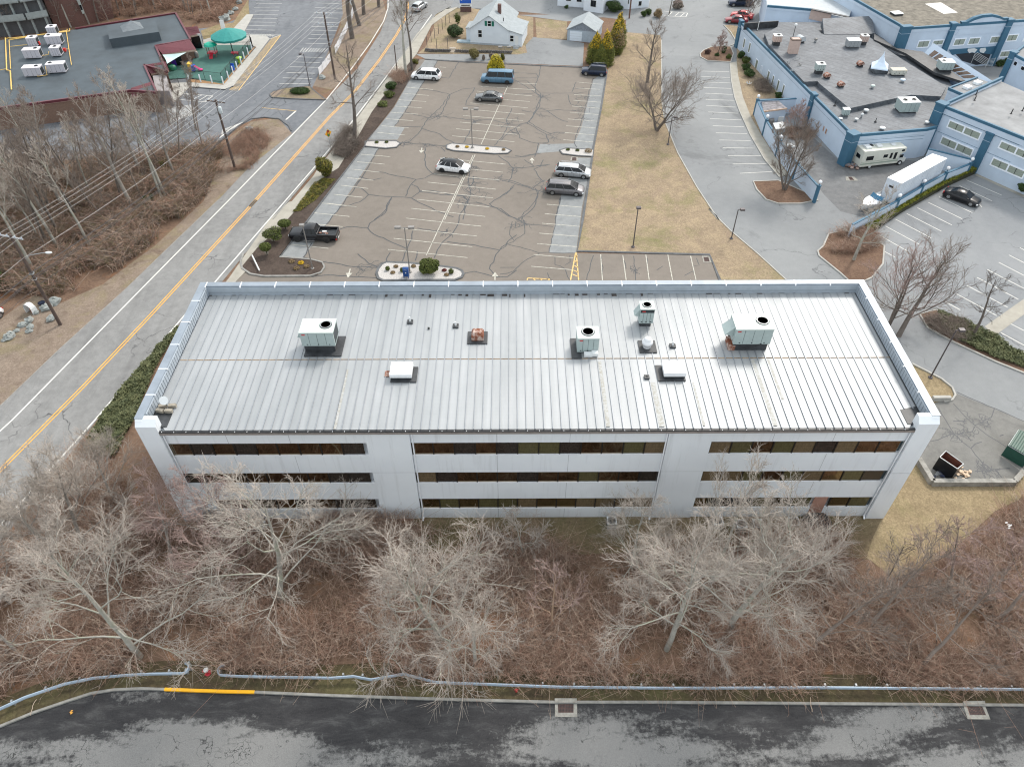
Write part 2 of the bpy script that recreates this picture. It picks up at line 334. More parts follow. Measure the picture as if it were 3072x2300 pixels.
st('b',(1702,640,2100,665),(1672,675,2080,710),(1650,720,2065,752),(1625,762,2050,798),(1600,808,2030,845),(1572,855,2012,892),(1548,903,1990,943),(1520,952,1970,993),(1492,1004,1950,1048),(1975,615,2115,622),
 (1400,1167,1885,1213),(1385,1228,1865,1272),(1355,1285,1840,1330),(1308,1345,1815,1398),(1268,1407,1792,1462),(1230,1472,1765,1528),(1190,1538,1735,1598),
 (1150,645,1350,663),(1125,690,1320,707),(1095,738,1300,752),(1065,785,1265,797),(1035,830,1240,845),(1005,878,1205,893),(970,930,1170,945),(940,980,1140,997),
 (820,1140,1035,1158),(790,1195,993,1213),(755,1250,955,1272),(715,1312,910,1332),(670,1368,873,1392),(620,1435,830,1457),(570,1500,785,1527),(1400,497,1447,500),(1380,538,1420,541),m=1)
st('f',(1395,627,1950,687),(1350,700,1920,760),(1305,776,1885,838),(1263,858,1850,918),(770,515,1028,545),(715,588,980,615),(660,665,930,690),(545,820,825,850),m=1)
st('c',(570,608,755,625),(562,652,735,662),(545,700,745,710),(537,742,745,757),(530,785,740,802),(515,830,730,848),(500,880,720,897),(488,930,710,947),(478,980,700,998),(466,1033,690,1050),(560,1215,665,1222),m=1)
st('g',(345,525,605,548),(330,595,598,616),(310,665,590,688),(290,738,580,762),(273,815,570,838),(248,895,540,921),(230,982,530,1007),(742,895,755,1083),(905,900,930,1083),(1075,895,1100,1083),(1237,895,1272,1083),(1405,905,1445,1083),m=1)
st('b',(1900,640,1705,1065),(1660,1142,1435,1622),m=1); st('f',(1890,165,1545,902),m=1)
st('g',(558,880,520,1083),(562,880,580,1083),(558,910,568,918),(552,940,570,955),(546,975,573,990),(540,1010,575,1025),(534,1040,577,1058),(205,1068,370,1076),(205,1068,200,1083),(240,1070,260,1083),(290,1072,310,1083),(345,1074,365,1083),(556,900,572,905),w=.14,m=2)
def arrow(o,x,y,up=1,s=1.):
    X,Y=G(o,x,y); k=s*up
    ln.poly([(X-.07,Y),(X+.07,Y),(X+.07,Y+k*.9),(X-.07,Y+k*.9)],.033,1); ln.poly([(X-.38,Y+k*.75),(X+.38,Y+k*.75),(X,Y+k*1.6)],.034,1)
arrow('b',1268,1092,-1); arrow('b',2080,1205,1); arrow('f',985,1000,-1,1.1); arrow('f',2052,1085,1); 
ln.build('parking_lines',[PAINT,PAINTC,YPAINT2]); struct(bpy.data.objects['parking_lines'])
# sealed cracks, traced
ck=MB(); rnd=random.Random(4)
def wob(p,amp=.12,step=.7):
    out=[p[0]]
    for (x0,y0),(x1,y1) in zip(p,p[1:]):
        L=math.hypot(x1-x0,y1-y0); n=max(1,int(L/step))
        for i in range(1,n+1):
            t=i/n; a=amp if i<n else amp*.3; out.append((x0+(x1-x0)*t+rnd.uniform(-a,a),y0+(y1-y0)*t+rnd.uniform(-a,a)))
    return out
def crk(o,*pts,w=.125):
    ck.ribbon(wob(gp(o,*pts)),w,.0305+rnd.random()*.001)
for q in [((1385,447),(1345,525),(1270,620),(1160,800),(1065,937),(1270,940),(1310,880),(1400,800),(1475,700),(1560,660),(1660,650)),((1540,458),(1465,580),(1370,570)),((1265,660),(1380,675),(1475,700),(1440,780),(1400,850),(1310,890)),((1150,830),(1310,870),(1420,860),(1530,875),(1660,890),(1780,885),(1900,915)),
 ((1660,650),(1600,740),(1590,780),(1690,790)),((1270,940),(1240,990),(1180,1045),(1130,1060)),((1270,950),(1330,970),(1400,990),(1450,1030),(1510,1060)),((1130,1055),(1190,1060),(1310,1072),(1450,1078)),((1650,890),(1620,970),(1575,1055)),((1900,915),(1980,920),(2060,900),(2110,800),(2160,700)),((1900,930),(1860,1010),(1800,1075)),((1960,940),(1990,1020),(2070,1050),(2212,1070)),((2060,905),(2150,960),(2212,985)),((1950,590),(2060,660),(2160,720),(2212,700)),((2140,490),(2130,560),(2100,640),(2110,690),(2150,720)),((1960,700),(2090,690)),((1900,540),(2110,545),(2125,575),(1950,580)),((1930,800),(1890,880),(1900,920)),
 ((1290,1090),(1285,1180),(1310,1250),(1345,1283),(1390,1280)),((850,1262),(960,1270),(1090,1300),(1225,1325),(1290,1315),(1345,1285)),((1225,1325),(1180,1370),(1145,1450)),((760,1380),(820,1390),(875,1435),(1000,1450),(1130,1455),(1190,1462),(1260,1410),(1330,1405),(1460,1435),(1590,1450)),((1190,1360),(1235,1380),(1255,1410)),((875,1435),(810,1490),(720,1520),(655,1525)),((1045,1455),(990,1560),(915,1622)),((1190,1462),(1280,1510),(1400,1565),(1500,1600)),((950,1098),(890,1200),(830,1300),(770,1370)),((800,1300),(900,1330),(970,1315)),
 ((1650,1150),(1635,1230),(1610,1320),(1625,1420),(1600,1500),(1570,1622)),((1610,1320),(1760,1320),(1900,1340),(2000,1370),(2090,1400),(2180,1425)),((1830,1150),(1890,1190),(1940,1240),(1930,1310),(1905,1345)),((1930,1240),(2050,1235),(2212,1215)),((1600,1500),(1680,1500),(1760,1520),(1850,1540),(1920,1600)),((1950,1365),(1890,1430),(1800,1480),(1765,1510)),((1440,1080),(1410,1090),(1440,1120)),((1650,1300),(1640,1360),(1590,1400),(1650,1440)),((1870,1160),(1990,1160),(2125,1130)),((2130,1060),(2120,1100),(2100,1160))]: crk('b',*q)
for q in [((1290,475),(1240,590),(1130,665),(1115,700),(1160,745),(1260,790),(1330,820),(1400,850)),((890,715),(960,692),(1115,695)),((1445,720),(1440,780),(1400,860),(1365,950)),((1850,500),(1800,590),(1780,670),(1740,740),(1660,810),(1620,890),(1605,920)),((1480,700),(1600,720),(1700,730)),((1700,800),(1850,820),(2000,845),(2080,860)),((2212,750),(2100,840),(2050,920),(2010,1000),(2050,1050)),((1820,1035),(1900,1020),(1980,1040),(2040,1055)),((640,915),(830,955),(1010,985),(1190,990)),((1040,890),(1120,960),(1190,990)),((1480,870),(1465,940)),((640,915),(690,830),(700,810)),((2212,1010),(2140,1060),(2060,1060)),((700,1060),(860,1045),(1050,1060),(1180,1065)),((1280,880),(1250,930),(1260,960)),((1100,280),(1020,400),(900,560),(790,700)),((2010,520),(2090,570),(2150,610),(2212,630)),((1490,430),(1660,455),(1820,465),(1850,500))]: crk('f',*q)
for q in [((90,600),(200,600),(300,690),(450,690),(570,690),(640,680)),((690,580),(650,700),(620,830),(590,930),(570,970),(550,1060),(565,1090)),((300,690),(290,790),(230,880),(200,910),(280,960),(340,990)),((290,800),(350,820),(420,870),(460,890),(500,900)),((350,820),(430,810),(560,820)),((340,990),(360,1050),(270,1060)),((340,1000),(400,980),(480,980)),((150,920),(60,980),(0,1045)),((560,610),(530,680)),((500,700),(520,770),(600,790)),((180,1180),(250,1230),(330,1225),(360,1215)),((0,1320),(100,1340),(240,1390),(330,1330)),((260,1390),(280,1450),(250,1530),(170,1600),(120,1622)),((100,1380),(0,1460)),((320,1180),(300,1230),(250,1250),(320,1345)),((445,1460),(405,1622)),((110,1150),(180,1160),(300,1130)),((585,800),(640,790)),((530,660),(620,650))]: crk('c',*q)
for q in [((285,430),(245,520),(160,610),(180,660),(180,740),(0,860)),((0,555),(110,630),(200,670),(390,690)),((190,670),(110,700),(120,660)),((90,650),(70,750),(100,790)),((445,475),(410,660),(362,880)),((60,820),(180,850),(280,880),(350,880),(560,885)),((0,990),(130,990),(200,930),(290,890)),((0,1040),(100,1020),(140,980)),((405,910),(405,970),(480,1000),(515,1083)),((515,900),(515,950),(480,970)),((350,1030),(380,1083)),((690,900),(670,960),(660,1010),(640,1080)),((750,910),(760,990),(755,1083)),((905,900),(930,1000)),((985,905),(1000,1000),(1000,1083)),((1080,910),(1100,1060)),((1405,930),(1425,980),(1470,975),(1450,920)),((1425,990),(1440,1080)),((1155,1010),(1200,980)),((1360,1050),(1420,1020))]: crk('g',*q,w=.09)
# dense webs of sealant where cracks meet
for o,x,y,s in [('b',1375,855,1.6),('b',1660,890,.7),('b',1940,920,1.8),('b',2115,820,1.5),('b',1150,1055,1.),('b',1320,1070,1.),('b',1640,1240,1.),('b',1650,1340,1.8),('b',1640,1430,1.6),('b',1960,1250,1.),('b',2140,1380,1.8),('b',1960,980,1.),('c',600,720,1.7),('c',620,800,1.3),('c',365,1010,1.3),('c',310,720,.9),('g',165,660,1.6),('b',1830,1320,.7),('f',1690,740,.8),('g',1000,1010,.6),('f',1100,985,1.2),('c',600,870,1.2),('b',1600,1490,1.2)]:
    X,Y=G(o,x,y)
    for i in range(11):
        a=rnd.random()*6.28; r=s*.75*rnd.random()**.6; px,py=X+r*math.cos(a),Y+r*math.sin(a); p=[(px,py)]
        h=rnd.random()*6.28
        for k in range(5): h+=rnd.uniform(-1.3,1.3); px+=.28*s*math.cos(h); py+=.28*s*math.sin(h); p.append((px,py))
        ck.ribbon(p,.06,.0308+i*.0001)
struct(ck.build('crack_sealant',SEAL))
pk=MB(); pk.kerb(gp('b',(1290,440),(1540,458),(2212,490))+gp('c',(610,500),(790,522),(745,800),(690,1080),(680,1160),(610,1622))+gp('g',(570,870),(1545,897),(1620,1083),(1700,1290)),.3,.1)
pk.kerb(gp('b',(1170,600),(870,1030),(840,1085),(430,1622))+gp('f',(465,915)),.2,.12)
struct(pk.build('lot_kerb',KERBD))
# islands
def island(name,pts,mat,km=KERBM,h=.14,w=.18,label=None):
    b=MB(); b.prism(pts,0,h-.03,0); b.kerb(pts,w,h,True,1); return struct(b.build(name,[mat,km]))
island('planted_island',gp('B',(440,205),(950,225),(1110,240),(1680,300),(2000,345),(2110,400),(2140,470),(2100,540),(1950,600),(370,610),(260,560),(220,450),(260,350),(340,250)),STONES,KERBD,w=.3)
island('planted_island',gp('b',(850,1048),(920,1042),(1080,1045),(1110,1062),(1080,1090),(1000,1098),(850,1083)),STONES,KERBD,w=.22)
island('planted_island',gp('b',(1450,1075),(1490,1062),(1880,1095),(1925,1115),(1900,1135),(1800,1138),(1500,1115),(1450,1100)),STONES,KERBD,w=.22)
island('planted_island',gp('c',(440,1112),(490,1097),(690,1108),(685,1158),(570,1152),(460,1138)),STONES,KERBD,w=.22)
ik=MB(); ik.kerb(gp('f',(465,915),(700,935),(780,955),(797,990),(770,1030),(690,1055),(350,1057),(250,1040),(190,1000),(178,950),(200,890)),.22,.16); struct(ik.build('bed_kerb',KERBM))
# ---------------- lawn strip and hotel asphalt ----------------
lawnE=gp('c',(1190,300),(1192,740),(1215,900),(1310,1130),(1450,1380),(1610,1622))+gp('g',(1540,560),(1700,720),(1900,890),(2110,1083))
asp=gp('b',(1340,110),(1450,60),(1800,70),(2212,110))+gp('c',(130,112),(500,160),(760,130),(930,150),(925,240),(1180,262))+lawnE+[G('k',1385,80),G('k',1600,190),G('k',1700,290),G('k',2212,500),(150,20),(190,200),(60,200)]+gp('b',(2000,-400),(1600,-420),(1540,-60),(1480,50))
surf('hotel_drive',[asp],.014,HOTELM)
surf('lawn',[gp('c',(930,240),(1180,262))+lawnE+gp('g',(1620,1083),(1545,897),(570,868))+gp('c',(680,1160),(690,1080),(790,522))],.03,LAWN)
lk=MB(); lk.kerb(lawnE,.14,.1); struct(lk.build('lawn_kerb',CONC))
# house yard and lanes
surf('yard_grass',[gp('w',(590,240),(850,150),(1160,140),(1900,250),(2212,290),(2212,620),(2080,760),(2110,880),(1960,910),(300,890),(420,790),(560,480)),gp('s',(-80,270),(390,320),(385,590),(-60,560))],.03,LAWN)
surf('shared_lane',[gp('w',(250,900),(1960,905),(2100,880),(2080,700),(2212,620))+gp('s',(0,560),(400,600),(640,640),(620,980))+gp('c',(610,490))+gp('b',(2212,480),(1540,450),(1290,435))],.022,HOTELM)
surf('back_lawn',[gp('k',(1160,1220),(1440,760),(1545,935),(2150,935),(2212,880),(2600,900),(2212,1060),(2000,1160),(1860,1290),(1700,1440),(1500,1620),(1250,1660),(1050,1500),(1100,1350))],.03,LAWNG)
surf('facade_grass',[[(19,-2.6),(24,-3.6),(36,-3.2),(45,-2.2),(52,-3.2),(58.2,-4.5),(58.2,.3),(19,.3)]],.024,grassmat('shaded_grass',[(.3,(.13,.098,.062)),(.5,(.19,.145,.09)),(.7,(.26,.205,.125))],(.125,.115,.055),(.46,.66)))  # shade along the facade painted into a darker copy of the lawn colours
surf('side_grass',[gp('k',(1250,-100),(1385,80),(1600,190),(1690,270),(1690,320),(1560,365),(1450,400)),],.034,LAWNG)
surf('dumpster_yard',[gp('k',(1440,760),(1545,935),(2150,935),(2300,850),(2700,700),(2212,500),(1700,290),(1560,365),(1350,100))],.026,YARDM)
ck=MB()
for q in [((1690,370),(1780,470),(1850,530),(1940,600),(2080,690),(2212,760)),((1580,400),(1640,500),(1700,600),(1820,700),(1890,790),(1935,860)),((1520,650),(1620,620),(1690,590)),((1850,530),(1970,470),(1990,410)),((1850,870),(1935,865),(2020,850),(2110,850)),((1820,700),(1900,650)),((1700,600),(1830,580),(1850,540)),((1690,500),(1790,500)),((2000,860),(2050,915)),((2060,600),(2030,610)),((1715,285),(2212,500))]: crk('k',*q,w=.09)
for x,y,s in [(1850,520,1.6),(1720,600,.8),(1940,870,.6)]:
    X,Y=G('k',x,y)
    for i in range(22):
        px,py=X+rnd.uniform(-s,s),Y+rnd.uniform(-s,s)*.7; p=[(px,py)]; h=rnd.random()*6.28
        for k in range(5): h+=rnd.uniform(-1.3,1.3); px+=.25*math.cos(h); py+=.25*math.sin(h); p.append((px,py))
        ck.ribbon(p,.06,.0315+i*.0001)
struct(ck.build('crack_sealant',SEAL))
kk=MB(); kk.kerb(gp('k',(1385,80),(1600,190),(1680,255),(1703,310),(1680,345),(1620,360)),.18,.16); kk.kerb(gp('k',(1530,345),(1660,345)),.35,.5); struct(kk.build('grass_kerb',CONC))
# hotel side: sidewalk, beds
sdl=[(1695,470),(1705,600),(1728,720),(1768,830),(1845,1000),(1950,1180),(2060,1310)]; sdr=[(1745,460),(1755,560),(1790,720),(1850,870),(1930,1010),(2040,1180),(2120,1290)]
hb=MB(); hb.prism(gp('c',*sdl)+gp('c',*sdr)[::-1],0,.12); struct(hb.build('hotel_sidewalk',WALK))
hk=MB(); hk.kerb(gp('c',*sdl),.12,.13); hk.kerb(gp('c',(1650,190),(1700,240),(1735,300),(1725,330),(1690,345)),.15,.14); struct(hk.build('hotel_kerb',CONC))
surf('hotel_bed',[gp('c',(1745,350),(1745,460),(1755,560),(1790,720),(1850,870),(1930,1010),(2040,1180),(2120,1290),(2180,1250),(2120,1100),(1900,850),(1900,730),(2212,720),(1880,500),(1800,360)),gp('c',(1650,190),(1735,300),(1760,200),(1700,185))],.035,LAWN)
island('tree_island',gp('c',(1475,400),(1480,425),(1530,452),(1700,462),(1720,400),(1700,350),(1640,345),(1560,350),(1500,375)),BARK,CONC)
island('tree_island',gp('d',(215,1342),(400,1335),(640,1440),(690,1480),(560,1505),(400,1505),(310,1475),(240,1400)),BARK,CONC)
island('tree_island',gp('h',(730,590),(770,500),(900,470),(1060,480),(1180,590),(1170,720),(1090,820),(960,880),(860,790),(700,660),(690,625)),BARK,CONC)
island('hedge_bed',gp('h',(1440,1090),(1560,1060),(1750,1130),(1990,1240),(2150,1360),(2400,1420),(2400,1560),(2212,1525),(2000,1440),(1700,1300),(1500,1190)),BARK,CONC)
surf('hotel_lot',[gp('h',(1060,470),(1900,60),(2300,230),(2600,300),(2900,1500),(2400,1430),(2212,1380),(1950,1230),(1600,1060),(1180,800),(1190,600))],.018,asphalt('hotel_lot_asphalt',(.2,.21,.22),(.275,.283,.288),.05,(.1,.105,.11),.007,.12,3.,speck=.1,mdf=.2,stain=.12))
surf('yard_paving',[gp('d',(640,1000),(880,1215),(1200,1200),(1350,1180),(1500,1200),(1170,1440),(1020,1600),(860,1560),(740,1440),(560,1200))],.018,asphalt('damp_yard_asphalt',(.12,.122,.125),(.2,.203,.205),.15,speck=.15,stain=.13))
hb=MB(); hb.prism([G('d',x,y,.45) for x,y in ((1872,1225),(1905,1268),(2212,1408),(2600,1580),(2600,1250),(2212,1150))],0,.45); struct(hb.build('terrace_bed',BARK))
surf('hotel_walk',[gp('h',(2212,975),(1920,1180),(2000,1245),(2212,1090)),gp('h',(1880,30),(2212,190),(2212,230),(1850,65))],.04,WALK)
ln=MB()
st('h',(1785,100,2045,212),(1735,143,1975,255),(1800,180,1900,300),(1585,225,1830,342),(1505,265,1755,387),(1425,305,1680,433),(1347,348,1602,478),(1265,390,1527,528),(1190,440,1440,575),(1110,487,1357,627),(1165,617,1268,673),(2180,598,2290,660),(2100,653,2300,755),(2025,707,2300,850),(1940,760,2212,900),(1865,818,2170,980),(1790,877,2090,1038),(1710,937,2010,1100),(1630,997,1740,1057),(2115,1160,2212,1210),(2040,1225,2212,1318),w=.11)
st('c',(1490,527,1690,533),(1485,567,1695,575),(1490,607,1700,615),(1500,648,1705,655),(1510,690,1715,700),(1517,737,1728,743),(1520,780,1738,793),(1535,828,1755,838),(1548,877,1780,888),(1568,930,1800,938),(1592,982,1822,988),(1617,1035,1848,1040),(1642,1092,1878,1095),(1680,1150,1925,1150),(1715,1212,1965,1208),(1768,1280,2005,1268),w=.1)
st('c',(1210,85,1384,100),(1384,100,1370,127),(1370,127,1210,120),(1240,118,1270,92),(1290,120,1320,96),(1330,124,1360,100),w=.15)
ln.build('parking_lines',[PAINT]); struct(bpy.data.objects['parking_lines.001'])
# ---------------- daycare side ----------------
surf('daycare_lot',[gp('b',(676,0),(685,110),(600,330),(500,560),(440,690),(560,742),(310,985))+gp('a',(2050,870),(1900,868),(1760,930),(1640,1040),(1450,1090),(1100,1140),(600,1180),(0,1200),(-400,1260),(-400,560),(600,300),(1600,200),(1830,110),(1835,0),(1850,-150),(2500,-250))+gp('b',(700,-250))],.013,DAYM)
surf('bank_grass',[gp('a',(1480,230),(1600,185),(1720,170),(1830,0),(1840,110),(1700,250),(1590,300),(1500,290))],.03,LAWNG)
dw=MB(); dw.prism(gp('a',(1870,112),(1820,112),(1700,240),(1500,300),(1500,345),(1860,340),(1890,355),(1650,630),(1400,612),(1260,620),(1250,690),(1140,690),(1170,780),(1100,800),(1110,815),(1240,800),(1400,645),(1660,665),(1720,640),(1990,290),(1960,270),(1790,260)),0,.13)
struct(dw.build('daycare_walk',CONC))
surf('playground_turf',[gp('a',(1440,340),(1850,340),(1860,365),(1640,625),(1390,580),(1240,590),(1235,500),(1420,480))],.14,TURF)
surf('playground_mulch',[gp('a',(1860,365),(1890,345),(1650,632),(1390,612),(1390,590),(1640,612))],.136,M('orange_mulch',(.3,.17,.08),.9,var=.3,scale=4))
ln=MB()
st('a',(1795,262,2070,260),(2070,260,1990,290),w=.1); 
for i in range(11):
    t=i/11; ln.ribbon(gp('a',(1800+200*t,252+2*t),(1850+200*t,272)),.1,.033,0)
def ladder(o,p0,p1,q0,q1,n,m):
    for i in range(n+1):
        t=i/n; ln.ribbon(gp(o,(p0[0]+(p1[0]-p0[0])*t,p0[1]+(p1[1]-p0[1])*t),(q0[0]+(q1[0]-q0[0])*t,q0[1]+(q1[1]-q0[1])*t)),.12,.033,m)
ladder('a',(2000,290),(1690,665),(2068,262),(1750,668),44,1); ln.ribbon(gp('a',(2070,262),(1760,668)),.16,.034,1)
ladder('a',(1310,700),(1510,752),(1370,692),(1570,710),5,0); ln.ribbon(gp('a',(1370,692),(1570,710),(1520,755),(1300,735)),.12,.034,0)
ladder('a',(1215,805),(1260,900),(1420,775),(1440,840),11,0)
ladder('a',(1640,960),(1620,1020),(1790,905),(1700,960),7,0)
st('a',(1885,5,2100,0),(1890,28,2080,30),(1875,58,2062,55),(1880,85,2058,82),(1850,110,2050,113),(1850,138,2045,140),(1830,165,2035,168),(1825,190,2030,195),(1810,222,2030,226),w=.1)
st('b',(490,25,660,30),(480,60,680,65),(470,95,690,100),(460,130,650,138),(455,165,660,172),(455,200,650,200),(452,225,640,230),(450,258,630,262),(430,288,610,292),(410,322,590,325),(345,422,535,428),(320,460,517,465),(295,495,503,500),(270,537,480,543),(242,577,460,583),(218,618,445,622),w=.11)
ladder('b',(370,385),(545,390),(395,355),(575,360),9,0)
st('b',(265,885,340,820),w=.25); st('b',(90,797,340,820),w=.12,m=1)
ln.build('parking_lines',[PAINT,YPAINT2]); struct(bpy.data.objects['parking_lines.002'])
island('entry_island',gp('b',(145,700),(170,680),(260,655),(440,640),(470,670),(560,742),(480,738),(300,732),(160,722)),DIRT,KERBD)
ik=MB(); ik.kerb(gp('a',(1620,1050),(1760,930),(1850,880),(1950,868),(2060,880),(2130,930),(2150,970)),.2,.12); ik.kerb(gp('a',(1400,645),(1660,665),(1720,640)),.15,.14); struct(ik.build('entry_kerb',KERBD))
# ---------------- bottom road ----------------
ke=gp('o',(-700,1300),(0,1050),(280,935),(560,840),(760,775),(950,745),(1180,735),(1370,742),(2115,765))+gp('m',(0,1180),(600,1200),(1335,1220))+gp('n',(0,1220),(1840,1235),(2212,1238),(2900,1240))
surf('front_road',[ke+[(120,-60),(-60,-60)]],.016,WETM)
gl=gp('o',(-700,1150),(0,930),(240,830),(560,720),(800,670),(1300,630),(1620,625),(1780,630),(2212,645))+gp('m',(0,1085),(450,1060),(620,1110),(1350,1130))+gp('n',(0,1140),(2212,1150),(2900,1152))
surf('mossy_verge',[ke+[(x,y+1.1) for x,y in gl[::-1]]],.05,VERGE)
kb=MB(); kb.kerb(ke,.17,.15)
for i,(a,b_) in enumerate(zip(ke,ke[1:])): pass
struct(kb.build('front_kerb',M('front_kerb_concrete',(.25,.245,.225),.9,var=.3,scale=1.5)))
yk=MB(); yk.kerb(gp('o',(1370,742),(1620,752),(1870,760),(2115,765)),.2,.17); struct(yk.build('yellow_kerb',M('kerb_yellow',(.85,.42,.01),.6,var=.08,scale=3)))
# ---------------- office building ----------------
def roofmetal():
    n=NT('galvanised_roof'); st=n.noise(1.,5,.6,0,None,(1.4,.09,1)); c=n.ramp(st,[(.3,(.29,.305,.31)),(.5,(.34,.355,.36)),(.7,(.43,.44,.445))])
    bg_=n.noise(.12,4,.6,.5); c=n.mix(.5,c,n.ramp(bg_,[(.35,(.31,.33,.345)),(.65,(.42,.435,.45))]))
    sep=n.n('ShaderNodeSeparateXYZ'); n.L(n.co,sep.inputs[0])
    pan=n.n('ShaderNodeMath',_operation='SNAP'); n.L(sep.outputs[0],pan.inputs[0]); pan.inputs[1].default_value=.6402
    wn=n.n('ShaderNodeTexWhiteNoise',_noise_dimensions='1D'); n.L(pan.outputs[0],wn.inputs['W']); c=n.mix(.5,c,n.ramp(wn.outputs[0],[(0,.88),(1,1.06)]),'MULTIPLY')
    rs=n.noise(.7,6,.7,.4,None,(1.5,.25,1)); c=n.mix(n.ramp(rs,[(.70,0.),(.78,.35)]),c,(.4,.27,.15))
    wv=n.n('ShaderNodeTexWave',_bands_direction='Y',Scale=2.2,Distortion=.4); n.L(n.co,wv.inputs[0]); c=n.mix(.10,c,n.ramp(wv.outputs[0],[(0,.75),(1,1.)]),'MULTIPLY')
    return n.out(c,.5,.25,.4)
RM=roofmetal(); DEB=M('leaf_debris',(.06,.05,.045),.9,var=.5,scale=3); RS=M('roof_seam_metal',(.30,.32,.345),.45,.5,var=.1)
COP=M('coping_metal',(.27,.31,.355),.4,.3,var=.14,scale=.6); PARI=M('parapet_metal',(.40,.45,.50),.45,.3,var=.1,scale=1)
def facademat():
    n=NT('painted_panel'); c=n.ramp(n.noise(.25,5,.6),[(.3,(.72,.755,.79)),(.7,(.78,.815,.84))])
    s_=n.noise(1.,5,.7,0,None,(2.2,2.2,.12)); c=n.mix(n.ramp(s_,[(.55,0.),(.75,.32)]),c,(.40,.41,.41)); return n.out(c,.65,0,.4)
WALLM=facademat(); SILL=M('sill_white',(.80,.82,.85),.5,var=.06); SEAM=M('panel_joint',(.3,.31,.33),.8)
n=NT('bronze_glass'); GLASS=n.out(n.ramp(n.noise(.35,3),[(.35,(.27,.22,.155)),(.65,(.40,.32,.225))]),.04,1.); n.bump(n.noise(1.2,2),.08,.01)
GL2=M('tan_glass',(.13,.095,.055),.12,var=.35,scale=6,spec=.6); GL3=M('olive_glass',(.085,.075,.035),.1,var=.35,scale=6,spec=.6); GL4=M('dark_glass',(.03,.024,.02),.08,var=.5,scale=5,spec=.7)
MULL=M('bronze_mullion',(.025,.022,.02),.4,.3); DARKM=M('black_gutter',(.02,.022,.025),.5); MEMB=M('black_membrane',(.035,.038,.042),.5,var=.5,scale=1.5,bump=.3)
W_,DP,H=57.97,16.57,12.1; ZR=11.12
bd=thing('office_building','long pale three-storey office building with ribbed metal roof and bronze window bands','building',(0,0,0))
# walls: solid core behind, front panels
b=MB(); b.box(1.5,.75,0,56.5,16.1,ZR-.12); b.box(0,.3,0,.5,16.57,H-.1); b.box(57.47,.3,0,57.97,16.57,H-.1); b.box(.5,16.1,0,57.47,16.57,H-.1)
b.build('wall',WALLM,bd)
for x0,x1 in ((0,1.5),(56.47,57.97)): 
    b=MB(); b.box(x0,0,0,x1,.75,H-.45); b.add([(x0,0,H-.45),(x1,0,H-.45),(x1,.42,H-.02),(x0,.42,H-.02),(x0,.75,H-.02),(x1,.75,H-.02),(x0,.75,H-.45),(x1,.75,H-.45)],[(0,1,2,3),(3,2,5,4),(0,3,4,6),(1,7,5,2),(6,4,5,7)])
    b.box(x0-.003,-.004,6.0,x1+.003,.3,6.03,1); b.build('end_pillar',[WALLM,SEAM],bd)
for x0,x1 in ((16.35,19.62),(38.68,41.95)): b=MB(); b.box(x0,.2,0,x1,.76,10.85); b.box(x0,.196,6.1,x1,.25,6.12,1); b.build('wall_column',[WALLM,SEAM],bd)
sec=[(1.5,16.35,9),(19.65,38.66,12),(41.98,56.47,9)]; rows=[(8.07,9.51),(4.66,6.01),(1.26,2.62)]
for z0,z1 in ((9.51,10.86),(6.01,8.07),(2.62,4.66),(0,1.26)):
    b=MB()
    for x0,x1,nb in sec:
        b.box(x0,.28,z0,x1,.76,z1); b.box(x0,.272,z1-.0,x1,.76,z1+.05,1) if z1<10 else None
        k=x0+ (x1-x0)/2.35
        for t in (.31,.62) if nb==9 else (.335,.62): xx=x0+(x1-x0)*t; b.box(xx-.012,.276,z0,xx+.012,.3,z1,2)
    b.build('spandrel_panel',[WALLM,SILL,SEAM],bd)
wb=None
for x0,x1,nb in sec:
    bw=(x1-x0-(.3 if nb==9 else 0))/nb
    for z0,z1 in rows:
        for k in range(nb):
            xa=x0+k*bw
            if z0<2 and nb==9 and x0<10 and k<1: continue
            if z0<2 and x0>40 and k==6: continue
            a=MB(); tl=random.Random(int(xa*10+z0)).uniform(-.006,.006); a.add([(0,.0,0),(bw,tl,0),(bw,tl,z1-z0),(0,0,z1-z0)],[(0,1,2,3)])
            gq=random.Random(int(xa*7+z0*3)).random(); gm_=(GL4 if gq<.22 else GLASS if gq<.6 else GL2 if gq<.8 else GL3) if x0>15 else (GLASS if gq<.7 else GL4); o=a.build('window',gm_,bd,(xa,.36,z0+.05)); a=MB(); a.box(-.045,-.05,0,.045,.04,z1-z0-.05); a.box(.045,-.03,z1-z0-.12,bw-.03,.02,z1-z0-.05); a.build('mullion',MULL,o)
b=MB(); b.box(51.62,.262,.28,52.72,.30,2.66,0); b.build('boarded_door',M('plywood_board',(.36,.2,.15),.8,var=.15,scale=1),bd)
b=MB(); b.box(.55,.72,1.26,3.1,.76,2.62); 
b.box(1.5,.28,1.26,3.1,.74,2.62); b.build('wall_infill',WALLM,bd)
b=MB(); b.box(56.17,.5,.2,56.45,.66,9.5) ; b.build('reveal_frame',M('teal_frame',(.05,.08,.09),.4),bd)
b=MB()
for xx in (1.62,19.8,38.55,56.35): b=MB(); b.tube([(xx,.17,.25),(xx,.17,10.9)],.055,8); b.tube([(xx,.17,.3),(xx-.05,-.1,.12)],.08,8); b.build('downspout',SILL,bd)
